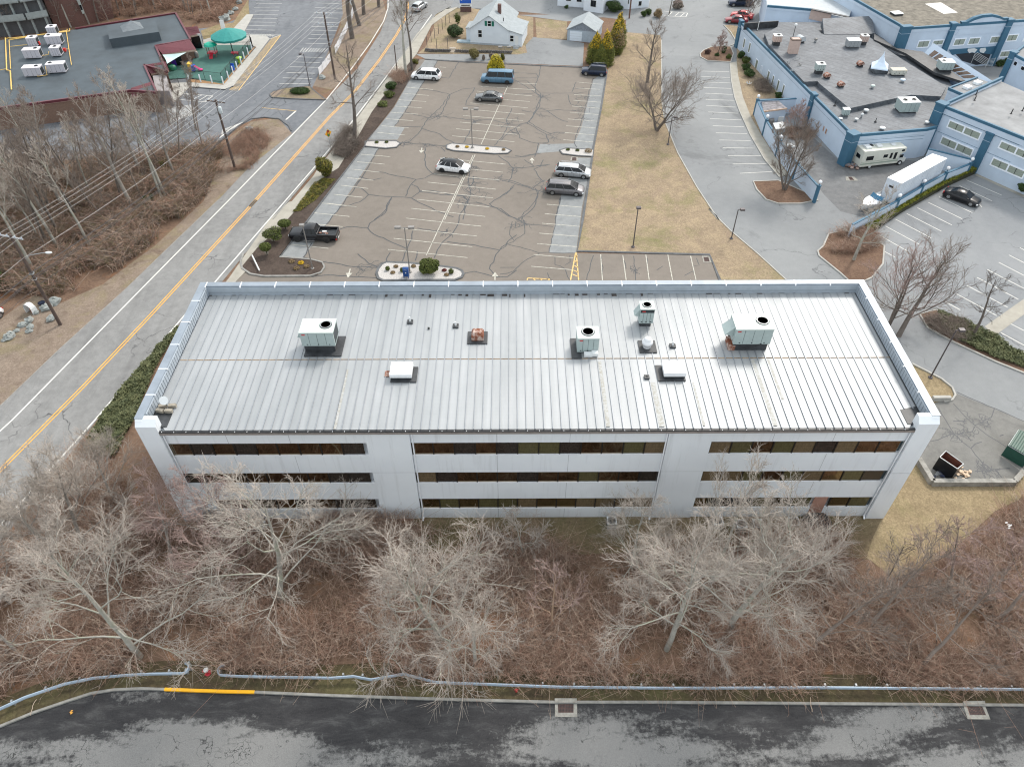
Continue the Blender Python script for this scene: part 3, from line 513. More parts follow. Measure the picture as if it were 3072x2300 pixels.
# roof
b=MB(); b.add([(1.9,.2,ZR-.03),(56.1,.2,ZR-.03),(57.3,1.9,ZR),(57.3,16.1,ZR+.05),(.67,16.1,ZR+.05),(.67,1.9,ZR)],[(0,1,2,3,4,5)])
nr=int(56.6/.6402)
for i in range(nr+1):
    x=.68+.6402*i; y0=.14 if 2<x<56.1 else 2.0
    b.box(x-.022,y0,ZR-.02,x+.022,16.08,ZR+.075,1)
rd_=random.Random(8)
for i in range(88):
    if rd_.random()<.7: x=.72+.6402*i; l_=rd_.uniform(.05,.35)*(1.6 if 22<i<60 else .6); b.box(x,16.08-l_,ZR+.03,x+rd_.uniform(.1,.58),16.09,ZR+.06,3)
for i in (0,): 
    for x in np.arange(.68,57.2,.64): b.box(x,7.62,ZR+.008,x+.6,7.70,ZR+.04,2)
for o_,x_,y0_,y1_,w_ in (('j',985,570,965,.3),('j',1300,700,965,.42),('j',1900,560,960,.35),('j',2010,560,800,.25),('j',1030,150,240,.5),('j',1545,700,960,.2),('i',1290,620,980,.2)):
    (xa_,ya_),(xb_,yb_)=G(o_,x_,y0_,ZR),G(o_,x_+(30 if o_=='j' else -30),y1_,ZR); k_=round((xa_-.68)/.6402)*.6402+.68+.04; b.add([(k_,yb_,ZR+.028),(k_+w_,yb_,ZR+.028),(k_+w_*.8,ya_,ZR+.028),(k_,ya_,ZR+.028)],[(0,1,2,3)],4)
b.build('metal_roof',[RM,RS,M('lap_joint',(.15,.10,.065),.8,var=.6,scale=1.2,col2=(.38,.27,.17)),DEB,M('roof_rust_stain',(.35,.34,.30),.6,var=.1,scale=5,col2=(.41,.415,.405),pos=(.42,.58))],bd)
b=MB(); b.prism([(.52,.5),(1.95,.5),(1.95,1.95),(.52,2.3)],ZR-.1,ZR+.02); b.box(.52,.3,ZR-.3,.75,.75,H-.5); b.box(.505,2.2,ZR,.62,16,ZR+.09); b.build('corner_membrane',MEMB,bd)
b=MB(); b.prism([(57.45,.5),(56.05,.5),(56.05,1.95),(57.45,2.3)],ZR-.1,ZR+.02); b.box(57.22,.3,ZR-.3,57.45,.75,H-.5); b.box(57.35,2.2,ZR,57.465,16,ZR+.09); b.build('corner_membrane',MEMB,bd)
b=MB(); b.box(1.5,.02,ZR-.13,56.47,.19,ZR-.045); b.build('gutter',DARKM,bd)
b=MB(); b.box(1.5,-.015,ZR-.34,56.47,.27,ZR-.165,0)
for i in range(62): b.box(1.7+i*.885,.0,ZR-.05,1.73+i*.885,.1,ZR-.04,1)
b.build('fascia',[M('fascia_brown',(.25,.22,.2),.6),SILL],bd)
b=MB(); ph=H-.1
b.box(.5,1.0,ZR+.09,.62,16.0,ph,0); b.box(57.35,1.0,ZR+.09,57.47,16.0,ph,0); b.box(.62,16.0,ZR+.0,57.35,16.1,ph,0)
for i in range(40): b.box(.62,1.2+i*.37,ZR+.1,.64,1.23+i*.37,ph,1); b.box(57.33,1.2+i*.37,ZR+.1,57.35,1.23+i*.37,ph,1)
b.box(.62,15.98,ZR+.33,57.35,15.995,ZR+.36,1)
b.build('parapet_lining',[PARI,M('lining_seam',(.2,.23,.26),.6)],bd)
b=MB(); e_=.06
b.prism([(-e_,.42),(.55,.42),(.55,16.06),(57.42,16.06),(57.42,.42),(57.97+e_,.42),(57.97+e_,16.63),(-e_,16.63)],ph,ph+.13)
for i in range(20): b.box(3.02*i+.5,15.915,ph-.004,3.02*i+.58,16.635,ph+.136,1)
for i in range(1,6): b.box(-e_-.003,2.8*i,ph,.663,2.8*i+.07,ph+.136,1); b.box(57.307,2.8*i,ph,57.973+e_,2.8*i+.07,ph+.136,1)
b.build('coping',[COP,SILL],bd)
# ---------------- rooftop units ----------------
ACM=M('ac_cream_green',(.55,.62,.58),.5,var=.05); ACS=M('ac_panel',(.36,.43,.42),.5,var=.07); ACD=M('ac_dark_grille',(.02,.03,.035),.5); ACW=M('ac_white',(.68,.70,.70),.5,var=.05)
STEEL=M('galvanised_steel',(.4,.42,.43),.4,.5,var=.2,scale=3); RUST=M('rusted_metal',(.30,.09,.04),.8,var=.35,scale=2.5,col2=(.5,.4,.35),pos=(.45,.62)); BLK=M('black_part',(.015,.015,.017),.5); RED=M('red_label',(.5,.03,.03),.5)
def fan_top(p,x,y,z,r,body=None):
    r*=1.18 if r>.02 else 1
    b=MB(); b.lathe((x,y,z),[(r,0),(r,.03),(r*.92,.035),(r*.92,.012),(0.001,.012)],20,0); b.build('fan_well',ACD,p)
    b=MB()
    for k in range(4):
        a=k*math.pi/2+.4; ca,sa=math.cos(a),math.sin(a); b.add([(x+ca*.06,y+sa*.06,z+.03),(x+ca*r*.85-sa*.07,y+sa*r*.85+ca*.07,z+.05),(x+ca*r*.85+sa*.12,y+sa*r*.85-ca*.12,z+.02)],[(0,1,2)])
    for k in range(6): rr=r*(.2+.14*k); b.lathe((x,y,z+.055),[(rr,0),(rr+.008,.004)],16,0)
    b.build('fan_grille',STEEL,p)
def ac_unit(name,label,loc,w,d,h,rz=0,top=None,side=None,fan=(.25,0,.28),hood=0,curb=.25,brand=True,cat='air conditioner',group=None,pad=True,fans=None,darkside=False):
    t=thing(name,label,cat,loc,rz,group); top=top or ACM; side=side or ACS
    b=MB(); b.box(-w/2,-d/2,curb,w/2,d/2,curb+h,0)
    for k in range(1,4): xx=-w/2+w*k/4; b.box(xx-.012,-d/2-.006,curb+.05,xx+.012,-d/2,curb+h-.08,2)
    for k in range(3): xx=-w/2+w*(k+.5)/3; b.box(xx-.06,-d/2-.01,curb+.12,xx+.06,-d/2,curb+.2,2)
    if brand: b.box(-w/2+.15,-d/2-.012,curb+h-.25,-w/2+.42,-d/2,curb+h-.14,1)
    b.box(w/2,-d/2+.15,curb+.15,w/2+.01,d/2-.15,curb+h-.15,2)
    if darkside: b.box(-w/2+.02,-d/2-.014,curb+h*.1,w/2-.02,-d/2,curb+h*.93,2)
    b.build('cabinet',[side,RED,ACD],t)
    b=MB(); b.box(-w/2-.03,-d/2-.03,curb+h,w/2+.03,d/2+.03,curb+h+.06); b.build('top_cover',top,t)
    for fx,fy,fr in (fans or [(fan[0]*w,fan[1]*d,fan[2])]): fan_top(t,fx,fy,curb+h+.062,fr)
    b=MB(); b.box(-w/2+.12,-d/2+.1,0,w/2-.12,d/2-.1,curb); b.build('support_frame',STEEL if not pad else MEMB,t)
    if hood: b=MB(); b.add([(-w/2,-d*.3,curb+h*.95),(-w/2,d*.35,curb+h*.95),(-w/2-hood,d*.35,curb+h*.45),(-w/2-hood,-d*.3,curb+h*.45),(-w/2,-d*.3,curb+h*.4),(-w/2,d*.35,curb+h*.4)],[(0,1,2,3),(3,2,5,4),(0,3,4),(1,5,2)]); b.build('intake_hood',side,t)
    return t
def rl_(o,x,y): X,Y=G(o,x,y,ZR+.05); return (X,Y,ZR+.05)
def flash(name,label,o,x,y,w,d,dx=0,dy=0):
    X,Y,Z=rl_(o,x,y); b=MB(); b.box(-w/2,-d/2,0,w/2,d/2,.09); return b
# unit 1 big left
def place_unit(o,x,y,*a,**k):
    """x,y = photo point of the middle of the unit's front foot"""
    X,Y,Z=rl_(o,x,y); return (X,Y,Z)
X,Y,Z=rl_('i',1130,520); ac_unit('rooftop_ac_unit','large pale green rooftop air conditioner on a dark curb, left end of the metal roof','air',2.65,1.7,1.35) if 0 else None
t=ac_unit('rooftop_air_conditioner','large pale green air conditioner on a dark pad, farthest left on the metal roof',(X,Y+.85,Z),2.65,1.7,1.35,fan=(.24,.05,.42),hood=.35,curb=.75)
b=MB(); b.box(-1.25,-1.3,0,1.75,1.1,.10); b.build('roof_pad',MEMB,t)
X,Y,Z=rl_('j',930,525); t=ac_unit('rooftop_air_conditioner','pale green cube air conditioner with single top fan, middle of the metal roof',(X,Y+.8,Z),1.7,1.45,1.4,fan=(0,.05,.46),curb=.12)
b=MB(); b.box(-1.3,-1.4,0,-.5,1.0,.09); b.build('roof_pad',MEMB,t); b=MB(); b.box(-.3,-1.25,.05,.35,-.85,.3); b.box(.3,-1.2,.05,.8,-.75,.36); b.build('condensate_box',ACW,t)
X,Y,Z=rl_('j',1278,362); t=ac_unit('rooftop_air_conditioner','small narrow air conditioner with dark grille band, nearest the rear parapet',(X,Y+.5,Z),1.15,1.05,1.45,fan=(0,.05,.34),hood=.42,curb=.38)
b=MB(); b.box(-.56,-.535,1.5,.56,-.52,1.82); b.build('grille_band',ACD,t)
X,Y,Z=rl_('j',1905,505); t=ac_unit('rooftop_air_conditioner','largest pale green air conditioner with sloping side hood, right end of the metal roof',(X,Y+.9,Z),2.95,1.9,1.5,fan=(.27,.05,.46),hood=.7,curb=.72)
b=MB(); b.tube([(-1.5,-.5,.0),(-1.4,-.6,.9),(-1.2,-.8,1.0)],.1,6); b.box(-1.7,-.9,0,-1.2,.3,.5); b.build('duct',RUST,t); b=MB(); b.tube([(-1.,-.97,.55),(-.3,-.99,.35),(.3,-.99,.5),(.8,-.97,.8)],.03,5); b.build('cable',BLK,t)
def hatch(o,x,y,label,rust=0):
    X,Y,Z=rl_(o,x,y); t=thing('roof_hatch',label,'roof hatch',(X,Y+.8,Z)); b=MB()
    b.box(-.85,-.72,.28,.85,.72,.62); b.box(-.82,-.69,.2,.82,.69,.28,1); b.build('lid',[M('hatch_white',(.80,.81,.82),.4,var=.03),STEEL],t)
    b=MB(); b.box(-.8,-.66,0,.8,.66,.2); b.box(-.82,-.95,0,1.2,.75,.07) if rust else b.box(-1.3,-.95,0,.85,.8,.07); b.build('curb',MEMB,t)
    if rust: b=MB(); b.box(-1.35,-.3,.0,-.87,.35,.03); b.build('rust_stain',RUST,t)
hatch('i',1615,690,'flat white square roof hatch beside a rust patch on the metal roof',1)
hatch('j',1455,682,'flat white square roof hatch on a dark pad, in front of the white turbine vent')
X,Y,Z=rl_('j',268,445); t=thing('exhaust_vent','square rusted red exhaust vent on a dark pad on the metal roof','vent',(X,Y+.3,Z)); b=MB(); b.box(-.5,-.45,.1,.5,.4,.55); b.add([(-.5,-.45,.55),(.5,-.45,.55),(.5,.4,.55),(-.5,.4,.55),(-.36,-.25,.8),(.36,-.25,.8),(.36,.3,.8),(-.36,.3,.8)],[(0,1,5,4),(1,2,6,5),(2,3,7,6),(3,0,4,7),(4,5,6,7)]); b.build('housing',RUST,t); b=MB(); b.box(-.85,-.75,0,.8,.75,.08); b.build('roof_pad',MEMB,t)
X,Y,Z=rl_('j',1290,500); t=thing('turbine_vent','round white turbine vent on a dark pad on the metal roof','vent',(X,Y+.3,Z)); b=MB(); b.lathe((0,0,0),[(.33,.05),(.33,.35),(.42,.4),(.45,.55),(.42,.68),(.3,.74),(.3,.86),(.24,.98),(.05,1.04)],18); b.build('housing',M('vent_white',(.72,.73,.75),.4,var=.04),t); b=MB(); b.box(-.65,-.7,0,.75,.75,.08); b.build('roof_pad',MEMB,t)
for o,x,y,tl,lb in (('i',1670,335,.55,'thin white vent pipe on a black base, leftmost on the metal roof'),('i',1945,360,.5,'thin white vent pipe just left of the rusted vent on the metal roof'),('j',1443,480,.5,'thin white vent pipe between the turbine vent and the largest air conditioner'),('j',1287,668,.12,'stubby dark vent cap below the turbine vent on the metal roof'),('i',1782,375,.12,'tiny black pipe cap between two white vent pipes')):
    X,Y,Z=rl_(o,x,y); t=thing('vent_pipe',lb,'vent pipe',(X,Y,Z)); b=MB(); b.lathe((0,0,0),[(.09,0),(.07,tl)],8); b.build('pipe',ACW if tl>.2 else STEEL,t)
    b=MB(); k=.24 if tl>.2 else (.2 if o=='j' else .08); b.box(-k,-k,0,k,k,.12); b.build('base',MEMB,t)
X,Y,Z=rl_('i',205,848); t=thing('satellite_dish','small grey satellite dish standing at the left corner of the metal roof','satellite dish',(X,Y,Z)); 
b=MB(); prof=[(.01,0),(.15,.02),(.27,.06),(.33,.1)]; b.lathe((0,0,0),prof,16); o=b.build('dish',ACW,t); o.location=(0,0,.75); o.rotation_euler=(R(50),0,R(10)); b=MB(); b.tube([(0,.1,0),(0,.05,.7)],.03,6); b.build('mast',STEEL,t)
CIN=M('cinder_block',(.3,.27,.22),.9,var=.3,scale=4)
for k,(dx,dy,lb) in enumerate(((-.35,-.35,'hollow cinder block at left front foot of the satellite dish'),(.3,-.38,'hollow cinder block at right front foot of the satellite dish'),(.4,.15,'cinder block behind right of the satellite dish'),(-.3,.12,'cinder block behind left of the satellite dish'))):
    b=MB(); b.box(-.28,-.13,0,.28,-.09,.24); b.box(-.28,.09,0,.28,.13,.24)
    for xx in (-.28,-.03,.22): b.box(xx,-.09,0,xx+.06,.09,.24)
    b.box(-.28,-.13,.24,.28,.13,.25); tag(b.build('cinder_block',CIN,None,(X+dx,Y+dy-.1,Z),.15*k-.2),lb,'cinder block')
# condensers at the foot of the front wall
def condenser(o,x,y,lb,sz=.8,h=.75,mat=None):
    X,Y=G(o,x,y); t=thing('condenser_unit',lb,'air conditioner',(X,Y,0)); b=MB(); b.box(-sz/2,-sz/2,.05,sz/2,sz/2,h)
    for k in range(7): b.box(-sz/2-.01,-sz/2-.01,.12+k*.085,sz/2+.01,sz/2+.01,.15+k*.085,1)
    b.build('cabinet',[mat or ACS,ACD],t); b=MB(); b.box(-sz/2-.02,-sz/2-.02,h,sz/2+.02,sz/2+.02,h+.04); b.build('top_cover',ACW,t); fan_top(t,0,0,h+.045,sz*.38)
for a in (('v',690,590,'grey condenser unit at the foot of the right wall, left one of the fan pair'),('v',850,585,'grey condenser unit at the foot of the right wall, right one of the fan pair'),('v',1185,565,'grey condenser unit under the boarded door, near the dark tarp'),('v',470,560,'condenser unit at the foot of the wall left of the fan pair, by rusty brush'),('u',495,590,'grey condenser unit nearest the left pillar of the building'),('u',620,600,'dark condenser unit second from the left pillar of the building'),('u',1560,600,'condenser unit behind lichen-covered branches under the left window band'),('u',900,600,'low pink-grey condenser unit in the shrubs left of the middle')): condenser(a[0],a[1],a[2],a[3])
condenser('j',1072,1560,'white condenser unit standing alone below the middle window band',.75,.7,ACW)
X,Y=G('v',1440,600); b=MB(); b.lathe((0,0,0),[(1.15,0),(1.2,.25),(1.05,.5),(.6,.56),(.01,.57)],9); o=b.build('covered_pit',M('dark_mesh_cover',(.035,.035,.035),.8,var=.4,scale=2),None,(X,Y+.6,0)); tag(o,'dark round covered well pit in front of the boarded door','pit cover')
# ---------------- vehicles ----------------
def paint(name,c,rough=.25,metal=.3): 
    if name in MC: return MC[name]
    n=NT(name); n.b.inputs['Coat Weight'].default_value=.5 if sum(c)>.1 else .12; n.b.inputs['Coat Roughness'].default_value=.08
    MC[name]=n.out(n.ramp(n.noise(1.5,3),[(.3,sc3(c,.94)),(.7,c)]),rough,metal,.5); return MC[name]
n=NT('car_glass'); CG=n.out(n.ramp(n.noise(1.2,2),[(.3,(.006,.008,.010)),(.7,(.015,.018,.022))]),.08,0,.35)
TYRE=M('tyre_rubber',(.02,.02,.02),.85); RIMS=M('alloy_rim',(.42,.43,.44),.3,.8,var=.1); RIMD=M('dark_rim',(.03,.03,.032),.35,.5); TRIM=M('black_trim',(.02,.02,.022),.5); HL=M('headlight_lens',(.75,.78,.8),.15,.2,var=.05); TL=M('tail_lens',(.45,.02,.02),.2,var=.05); CHR=M('chrome',(.6,.6,.62),.2,.9,var=.03)
def vehicle(label,cat,name,A,B_,L,W,Hh,pm,prof,green,z0=.2,wr=.34,rim=RIMS,wx=(.19,.81),zdeck=None,roofm=None,rails=False,extra=None,twotone=None):
    """A=front point, B_=rear point on the ground (near side); front is +x locally. prof: list of (t from front, deck height);
    green: (cowl, roof front, roof rear, tail) fractions from the front, window base height"""
    ax,ay=A;bx,by=B_; ang=math.atan2(ay-by,ax-bx); mx,my=(ax+bx)/2,(ay+by)/2
    # near side given: shift centre half a width away from camera
    nx,ny=-math.sin(ang),math.cos(ang)
    if nx*(CX-mx)+ny*(CY-my)>0: nx,ny=-nx,-ny
    t=thing(name,label,cat,(mx+nx*W/2,my+ny*W/2,.02),ang)
    X=lambda f: L/2-f*L
    # body loft
    v=[];f=[]; hw=W/2; N=len(prof)
    for i,(ft,zd) in enumerate(prof):
        e=1-.16*max(0,(.10-ft)/.10)**1.5-.10*max(0,(ft-.92)/.08)**1.5
        x=X(ft); zb=z0+(.12 if ft<.03 or ft>.97 else 0)
        sec=[(hw*.88*e,zb),(hw*.99*e,zb+.14),(hw*1.0*e,zb+(zd-zb)*.55),(hw*.965*e,zd-.09),(hw*.88*e,zd-.015),(hw*.45*e,zd+.02)]
        v+=[(x,y,z) for y,z in sec]+[(x,-y,z) for y,z in sec[::-1]]
    k=12
    for i in range(N-1):
        for j in range(k): f.append((i*k+j,i*k+(j+1)%k,(i+1)*k+(j+1)%k,(i+1)*k+j))
    f.append(tuple(range(k))[::-1]); f.append(tuple((N-1)*k+j for j in range(k)))
    b=MB(); b.add(v,[q[::-1] for q in f],0,True); b.sm[-1]=b.sm[-2]=False
    b.build('body',pm,t)
    # lower trim + arches
    b=MB(); b.box(-L*.46,-hw*.93,z0-.05,L*.46,hw*.93,z0+.06)
    for fx in wx:
        for s in (-1,1):
            c=[(X(fx)+(wr+.07)*math.cos(a),(wr+.07)*math.sin(a)+wr-.02) for a in [math.pi*j/12 for j in range(13)]]
            vv=[(x,s*(hw+.004),max(z,z0)) for x,z in c]+[(x,s*(hw-.3),max(z,z0)) for x,z in c]; n_=13
            b.add(vv,[tuple(range(n_)) if s<0 else tuple(range(n_))[::-1]]+[(i,i+1,n_+i+1,n_+i) for i in range(n_-1)])
    b.build('wheel_arches',TRIM,t)
    for fx in wx:
        for s in (-1,1):
            w_=MB(); w_.lathe((0,-.11,0),[(wr*.72,0),(wr*.97,0),(wr,.03),(wr,.19),(wr*.97,.22),(wr*.72,.22)],20,0,True,'y')
            o=w_.build('wheel',TYRE,t,(X(fx),s*(hw-.10),wr))
            r_=MB(); r_.lathe((0,.112*s-.006,0),[(.02,0),(wr*.66,0),(wr*.66,.012),(.02,.012)],16,0,False,'y')
            for q in range(5):
                a=q*2*math.pi/5+.3; ca,sa=math.cos(a),math.sin(a); yo=s*.122
                r_.add([(ca*.06-sa*.05,yo,sa*.06+ca*.05),(ca*wr*.55-sa*.07,yo,sa*wr*.55+ca*.07),(ca*wr*.62,yo,sa*wr*.62)],[(0,1,2)],1)
            r_.build('rim',[rim,TRIM],o)
    # greenhouse
    c0,r0,r1,c1,zg=green; zr=Hh; wb=hw*.91; wt=hw*.69
    P=lambda fx,y,z:(X(fx),y,z)
    lo=[P(c0,-wb,zg),P(c0,wb,zg),P(c1,wb,zg),P(c1,-wb,zg)]; hi=[P(r0,-wt,zr-.11),P(r0,wt,zr-.11),P(r1,wt,zr-.12),P(r1,-wt,zr-.12)]
    def quad(nm,a,b_,c,d,ins=.06,push=0):
        b=MB(); b.add([a,b_,c,d],[(0,1,2,3)]); return b.build(nm,CG,t)
    quad('windshield',lo[0],lo[1],hi[1],hi[0]); quad('rear_window',lo[2],lo[3],hi[3],hi[2]); quad('side_window',lo[1],lo[2],hi[2],hi[1]); quad('side_window',lo[3],lo[0],hi[0],hi[3])
    b=MB(); zc=zr
    rr=[]; n_=6
    for i in range(n_+1):
        ft=r0+(r1-r0)*i/n_; cz=zc-.09*abs(2*i/n_-1)**2.2
        rr+=[P(ft,-wt-.03,cz-.10),P(ft,-wt*.78,cz-.025),P(ft,0,cz+.02),P(ft,wt*.78,cz-.025),P(ft,wt+.03,cz-.10)]
    b.add(rr,[(i*5+j,i*5+j+1,i*5+6+j,i*5+5+j) for i in range(n_) for j in range(4)],0,True)
    b.build('roof',roofm or pm,t)
    b=MB()
    def pil(a,b_,r=.035): b.tube([a,b_],[r,r*.8],5)
    for s,i,j in ((1,1,1),(-1,0,0)): pil(lo[i],hi[j]); 
    for i in (2,3): pil(lo[i],hi[i],.06)
    for fr in (.42,.72) if L>4 else (.5,):
        for s in (-1,1):
            xb=c0+(c1-c0)*fr; xt=r0+(r1-r0)*fr*.95; pil(P(xb,s*(wb+.003),zg),P(xt,s*(wt+.003),zr-.05),.028)
    if rails:
        for s in (-1,1): b.tube([P(r0+.05,s*wt*.95,zr+.05),P(r1-.04,s*wt*.95,zr+.05)],.025,5,1)
    b.build('pillars',[pm,CHR],t)
    zf=prof[1][1]; zrr=prof[-2][1]
    for s in (-1,1):
        b=MB(); b.box(L/2-.22,s*hw*.80-.17*1,zf-.24,L/2-.03,s*hw*.80+.13 if s<0 else s*hw*.80+.05,zf-.10); b.build('headlight',HL,t)
        b=MB(); b.box(-L/2+.01,s*hw*.82-.09,zrr-.32,-L/2+.16,s*hw*.82+.09,zrr-.08); b.build('taillight',TL,t)
        b=MB(); b.box(X(c0)-.35,s*(hw+.02)-.08,zg-.02,X(c0)-.2,s*(hw+.02)+.08,zg+.12); b.build('mirror',pm if L>4.2 else TRIM,t)
        b=MB(); 
        for fr in (.40,.52): b.box(X(fr)-.09,s*hw*.985-.012,zg-.14,X(fr)+.09,s*hw*.985+.012,zg-.10)
        for fr in (.30,.46,.64): b.box(X(fr)-.008,s*(hw-.005)-.006,z0+.12,X(fr)+.008,s*(hw-.005)+.006,zg-.05)
        b.build('door_handles',TRIM,t)
    b=MB(); b.box(L/2-.04,-hw*.5,z0+.18,L/2+.012,hw*.5,z0+.36); b.build('grille',TRIM,t)
    b=MB(); b.box(L/2-.02,-.25,z0+.06,L/2+.02,.25,z0+.16) ; b.box(-L/2-.012,-.25,zrr-.45,-L/2+.02,.25,zrr-.32); b.build('number_plate',ACW,t)
    if extra: extra(t,X,hw)
    return t
VANP=[(0,.62),(.02,.72),(.06,.80),(.15,.93),(.22,1.0),(.5,1.02),(.9,1.04),(.975,1.02),(1.,.85)]
SEDP=[(0,.52),(.03,.66),(.08,.72),(.2,.82),(.27,.86),(.6,.90),(.85,.96),(.96,.92),(1.,.72)]
SUVP=[(0,.62),(.02,.78),(.06,.88),(.2,.97),(.27,1.0),(.6,1.03),(.93,1.05),(.98,.95),(1.,.8)]
def ext(A,B_,L):
    mx,my=(A[0]+B_[0])/2,(A[1]+B_[1])/2; d=math.hypot(A[0]-B_[0],A[1]-B_[1]); ux,uy=(A[0]-B_[0])/d,(A[1]-B_[1])/d
    return (mx+ux*L/2,my+uy*L/2),(mx-ux*L/2,my-uy*L/2)
def car(o,fx,fy,rx,ry,L=None,**k):
    A=G(o,fx,fy,.15);B_=G(o,rx,ry,.15); d=math.hypot(A[0]-B_[0],A[1]-B_[1]); L=L or d
    A,B_=ext(A,B_,L); return dict(A=A,B_=B_,L=L,**k)
def V(label,cat,name,c,**k): return vehicle(label,cat,name,**c,**k)
WHITE=paint('white_paint_car',(.78,.79,.80),.3,0); SILV=paint('silver_paint',(.50,.52,.54),.3,.6); GREY=paint('grey_paint',(.16,.155,.165),.3,.5); DBL=paint('dark_blue_paint',(.012,.022,.05),.2,.3); BLKP=paint('black_paint',(.006,.007,.010),.3,.1); VBL=paint('van_blue',(.085,.19,.29),.35,.1); MGR=paint('mid_grey_paint',(.13,.137,.14),.3,.5); REDP=paint('dark_red_paint',(.22,.015,.025),.3,.2); BRED=paint('bright_red_paint',(.5,.06,.06),.3,.1)
V('silver minivan, the brighter of two parked side by side at the lawn edge','minivan','parked_minivan',car('c',662,1322,403,1300,L=4.95),W=1.9,Hh=1.62,pm=SILV,prof=VANP,green=(.16,.36,.90,.975,1.0),rails=True)
V('dark grey minivan with white roof rails, in front of the silver minivan','minivan','parked_minivan',car('c',610,1450,336,1430,L=5.1),W=1.95,Hh=1.66,pm=GREY,prof=VANP,green=(.16,.36,.90,.975,1.0),rails=True)
V('white electric crossover with a dark roof panel, mid lot below the long island','car','parked_car',car('b',1608,1288,1368,1262,L=4.55),W=1.85,Hh=1.58,pm=WHITE,prof=[(0,.62),(.02,.74),(.07,.82),(.2,.93),(.27,.97),(.6,1.02),(.9,1.08),(.97,1.0),(1.,.8)],green=(.20,.38,.80,.97,.97),roofm=CG,rim=RIMD)
V('white minivan at the far left corner of the office lot','minivan','parked_minivan',car('b',1183,585,1398,598,L=4.95),W=1.95,Hh=1.7,pm=WHITE,prof=VANP,green=(.16,.35,.88,.965,1.0))
V('blue full-size passenger van with long windows, by the golden shrub','van','parked_van',car('b',1698,612,1942,622,L=5.5),W=2.0,Hh=2.05,pm=VBL,prof=[(0,.72),(.02,.95),(.05,1.02),(.14,1.12),(.18,1.16),(.5,1.18),(.97,1.18),(1.,1.1)],green=(.15,.24,.965,.99,1.15),rim=TRIM)
V('grey four-door sedan parked in front of the blue van','car','parked_car',car('b',1655,745,1862,755,L=4.5),W=1.75,Hh=1.4,pm=MGR,prof=SEDP,green=(.27,.42,.70,.87,.86))
V('dark blue compact SUV with roof rails, beside the tall golden evergreens','suv','parked_suv',car('c',598,553,782,566,L=4.3),W=1.85,Hh=1.7,pm=DBL,prof=SUVP,green=(.26,.38,.93,.975,1.0),rails=True)
V('shiny black sedan in the hotel lot beside the yellow hedge','car','parked_car',car('d',1852,1532,1610,1448,L=4.5),W=1.8,Hh=1.42,pm=BLKP,prof=SEDP,green=(.25,.42,.68,.9,.86))
V('dark red sedan at the top near the hotel roof corner','car','parked_car',car('c',1672,172,1812,178,L=4.3),W=1.75,Hh=1.4,pm=REDP,prof=SEDP,green=(.27,.42,.70,.87,.86))
V('bright red car just behind the dark red sedan','car','parked_car',car('c',1700,128,1850,150,L=4.4),W=1.75,Hh=1.42,pm=BRED,prof=SEDP,green=(.27,.42,.70,.87,.86))
V('dark SUV parked at the top edge above the red cars','suv','parked_suv',car('c',1688,48,1860,50,L=4.7),W=1.9,Hh=1.75,pm=DBL,prof=SUVP,green=(.26,.38,.93,.975,1.0),rails=True)
V('light grey hatchback driving away up the main road','car','moving_car',dict(A=(8.9+1.6,125.5),B_=(8.9,121.4),L=4.3),W=1.8,Hh=1.5,pm=SILV,prof=SUVP,green=(.26,.38,.88,.975,.95))
def bed(t,X,hw):
    b=MB(); zt=1.12; x0,x1=X(.60),X(.985)
    b.box(x1,-hw+.02,.65,x0,-hw+.12,zt); b.box(x1,hw-.12,.65,x0,hw-.02,zt); b.box(x1-.02,-hw+.12,.65,x1+.08,hw-.12,zt); b.box(x0-.05,-hw+.12,.65,x0,hw-.12,zt); b.build('cargo_bed',BLKP,t)
    b=MB(); b.box(x1+.08,-hw+.12,.79,x0-.05,hw-.12,.80); b.build('bed_floor',M('bed_liner',(.03,.035,.04),.8,var=.3),t)
    b=MB(); rn=random.Random(2)
    for k in range(7): xx=x0-.3-rn.random()*.9; yy=rn.uniform(-.6,.1); b.box(xx,yy,.8,xx+.3,yy+.2,.86+rn.random()*.06,k%2)
    b.build('bed_junk',[ACW,RUST],t)
    b=MB()
    for s in (-1,1): b.box(X(.55),s*(hw+.1)-.07,.38,X(.3),s*(hw+.1)+.07,.42)
    b.build('running_board',CHR,t)
TRP=[(0,.75),(.015,.98),(.05,1.06),(.2,1.12),(.26,1.14),(.585,1.15),(.60,1.15),(.603,.74),(.985,.72),(1.,.68)]
V('black crew-cab pickup truck with open bed, at the left bed of the office lot','pickup truck','pickup_truck',car('f',530,795,892,806,L=5.95),W=1.98,Hh=1.85,pm=BLKP,prof=TRP,green=(.26,.33,.55,.595,1.13),wr=.42,z0=.32,rim=RIMD,wx=(.17,.78),extra=bed)
# motorhome
CREAM=M('motorhome_cream',(.66,.66,.58),.4,var=.06,scale=.8)
A=G('d',1335,1210,.1); B2=G('d',985,1252,.1); A,B2=ext(A,B2,7.1); ang=math.atan2(A[1]-B2[1],A[0]-B2[0]); nx,ny=-math.sin(ang),math.cos(ang)
t=thing('motorhome','old cream motorhome with overcab berth parked against the blue hotel wall','motorhome',((A[0]+B2[0])/2+nx*1.1,(A[1]+B2[1])/2+ny*1.1,0),ang)
def sideprism(b,pts,y0,y1,m=0):
    n=len(pts); v=[(x,y0,z) for x,z in pts]+[(x,y1,z) for x,z in pts]; b.add(v,[(i,(i+1)%n,n+(i+1)%n,n+i) for i in range(n)]+[tuple(range(n))[::-1],tuple(range(n,2*n))],m); return b
b=MB(); sideprism(b,[(-3.5,.45),(2.2,.45),(2.2,1.75),(3.0,2.05),(2.95,2.65),(-3.5,2.75)],-1.1,1.1); b.build('body',CREAM,t)
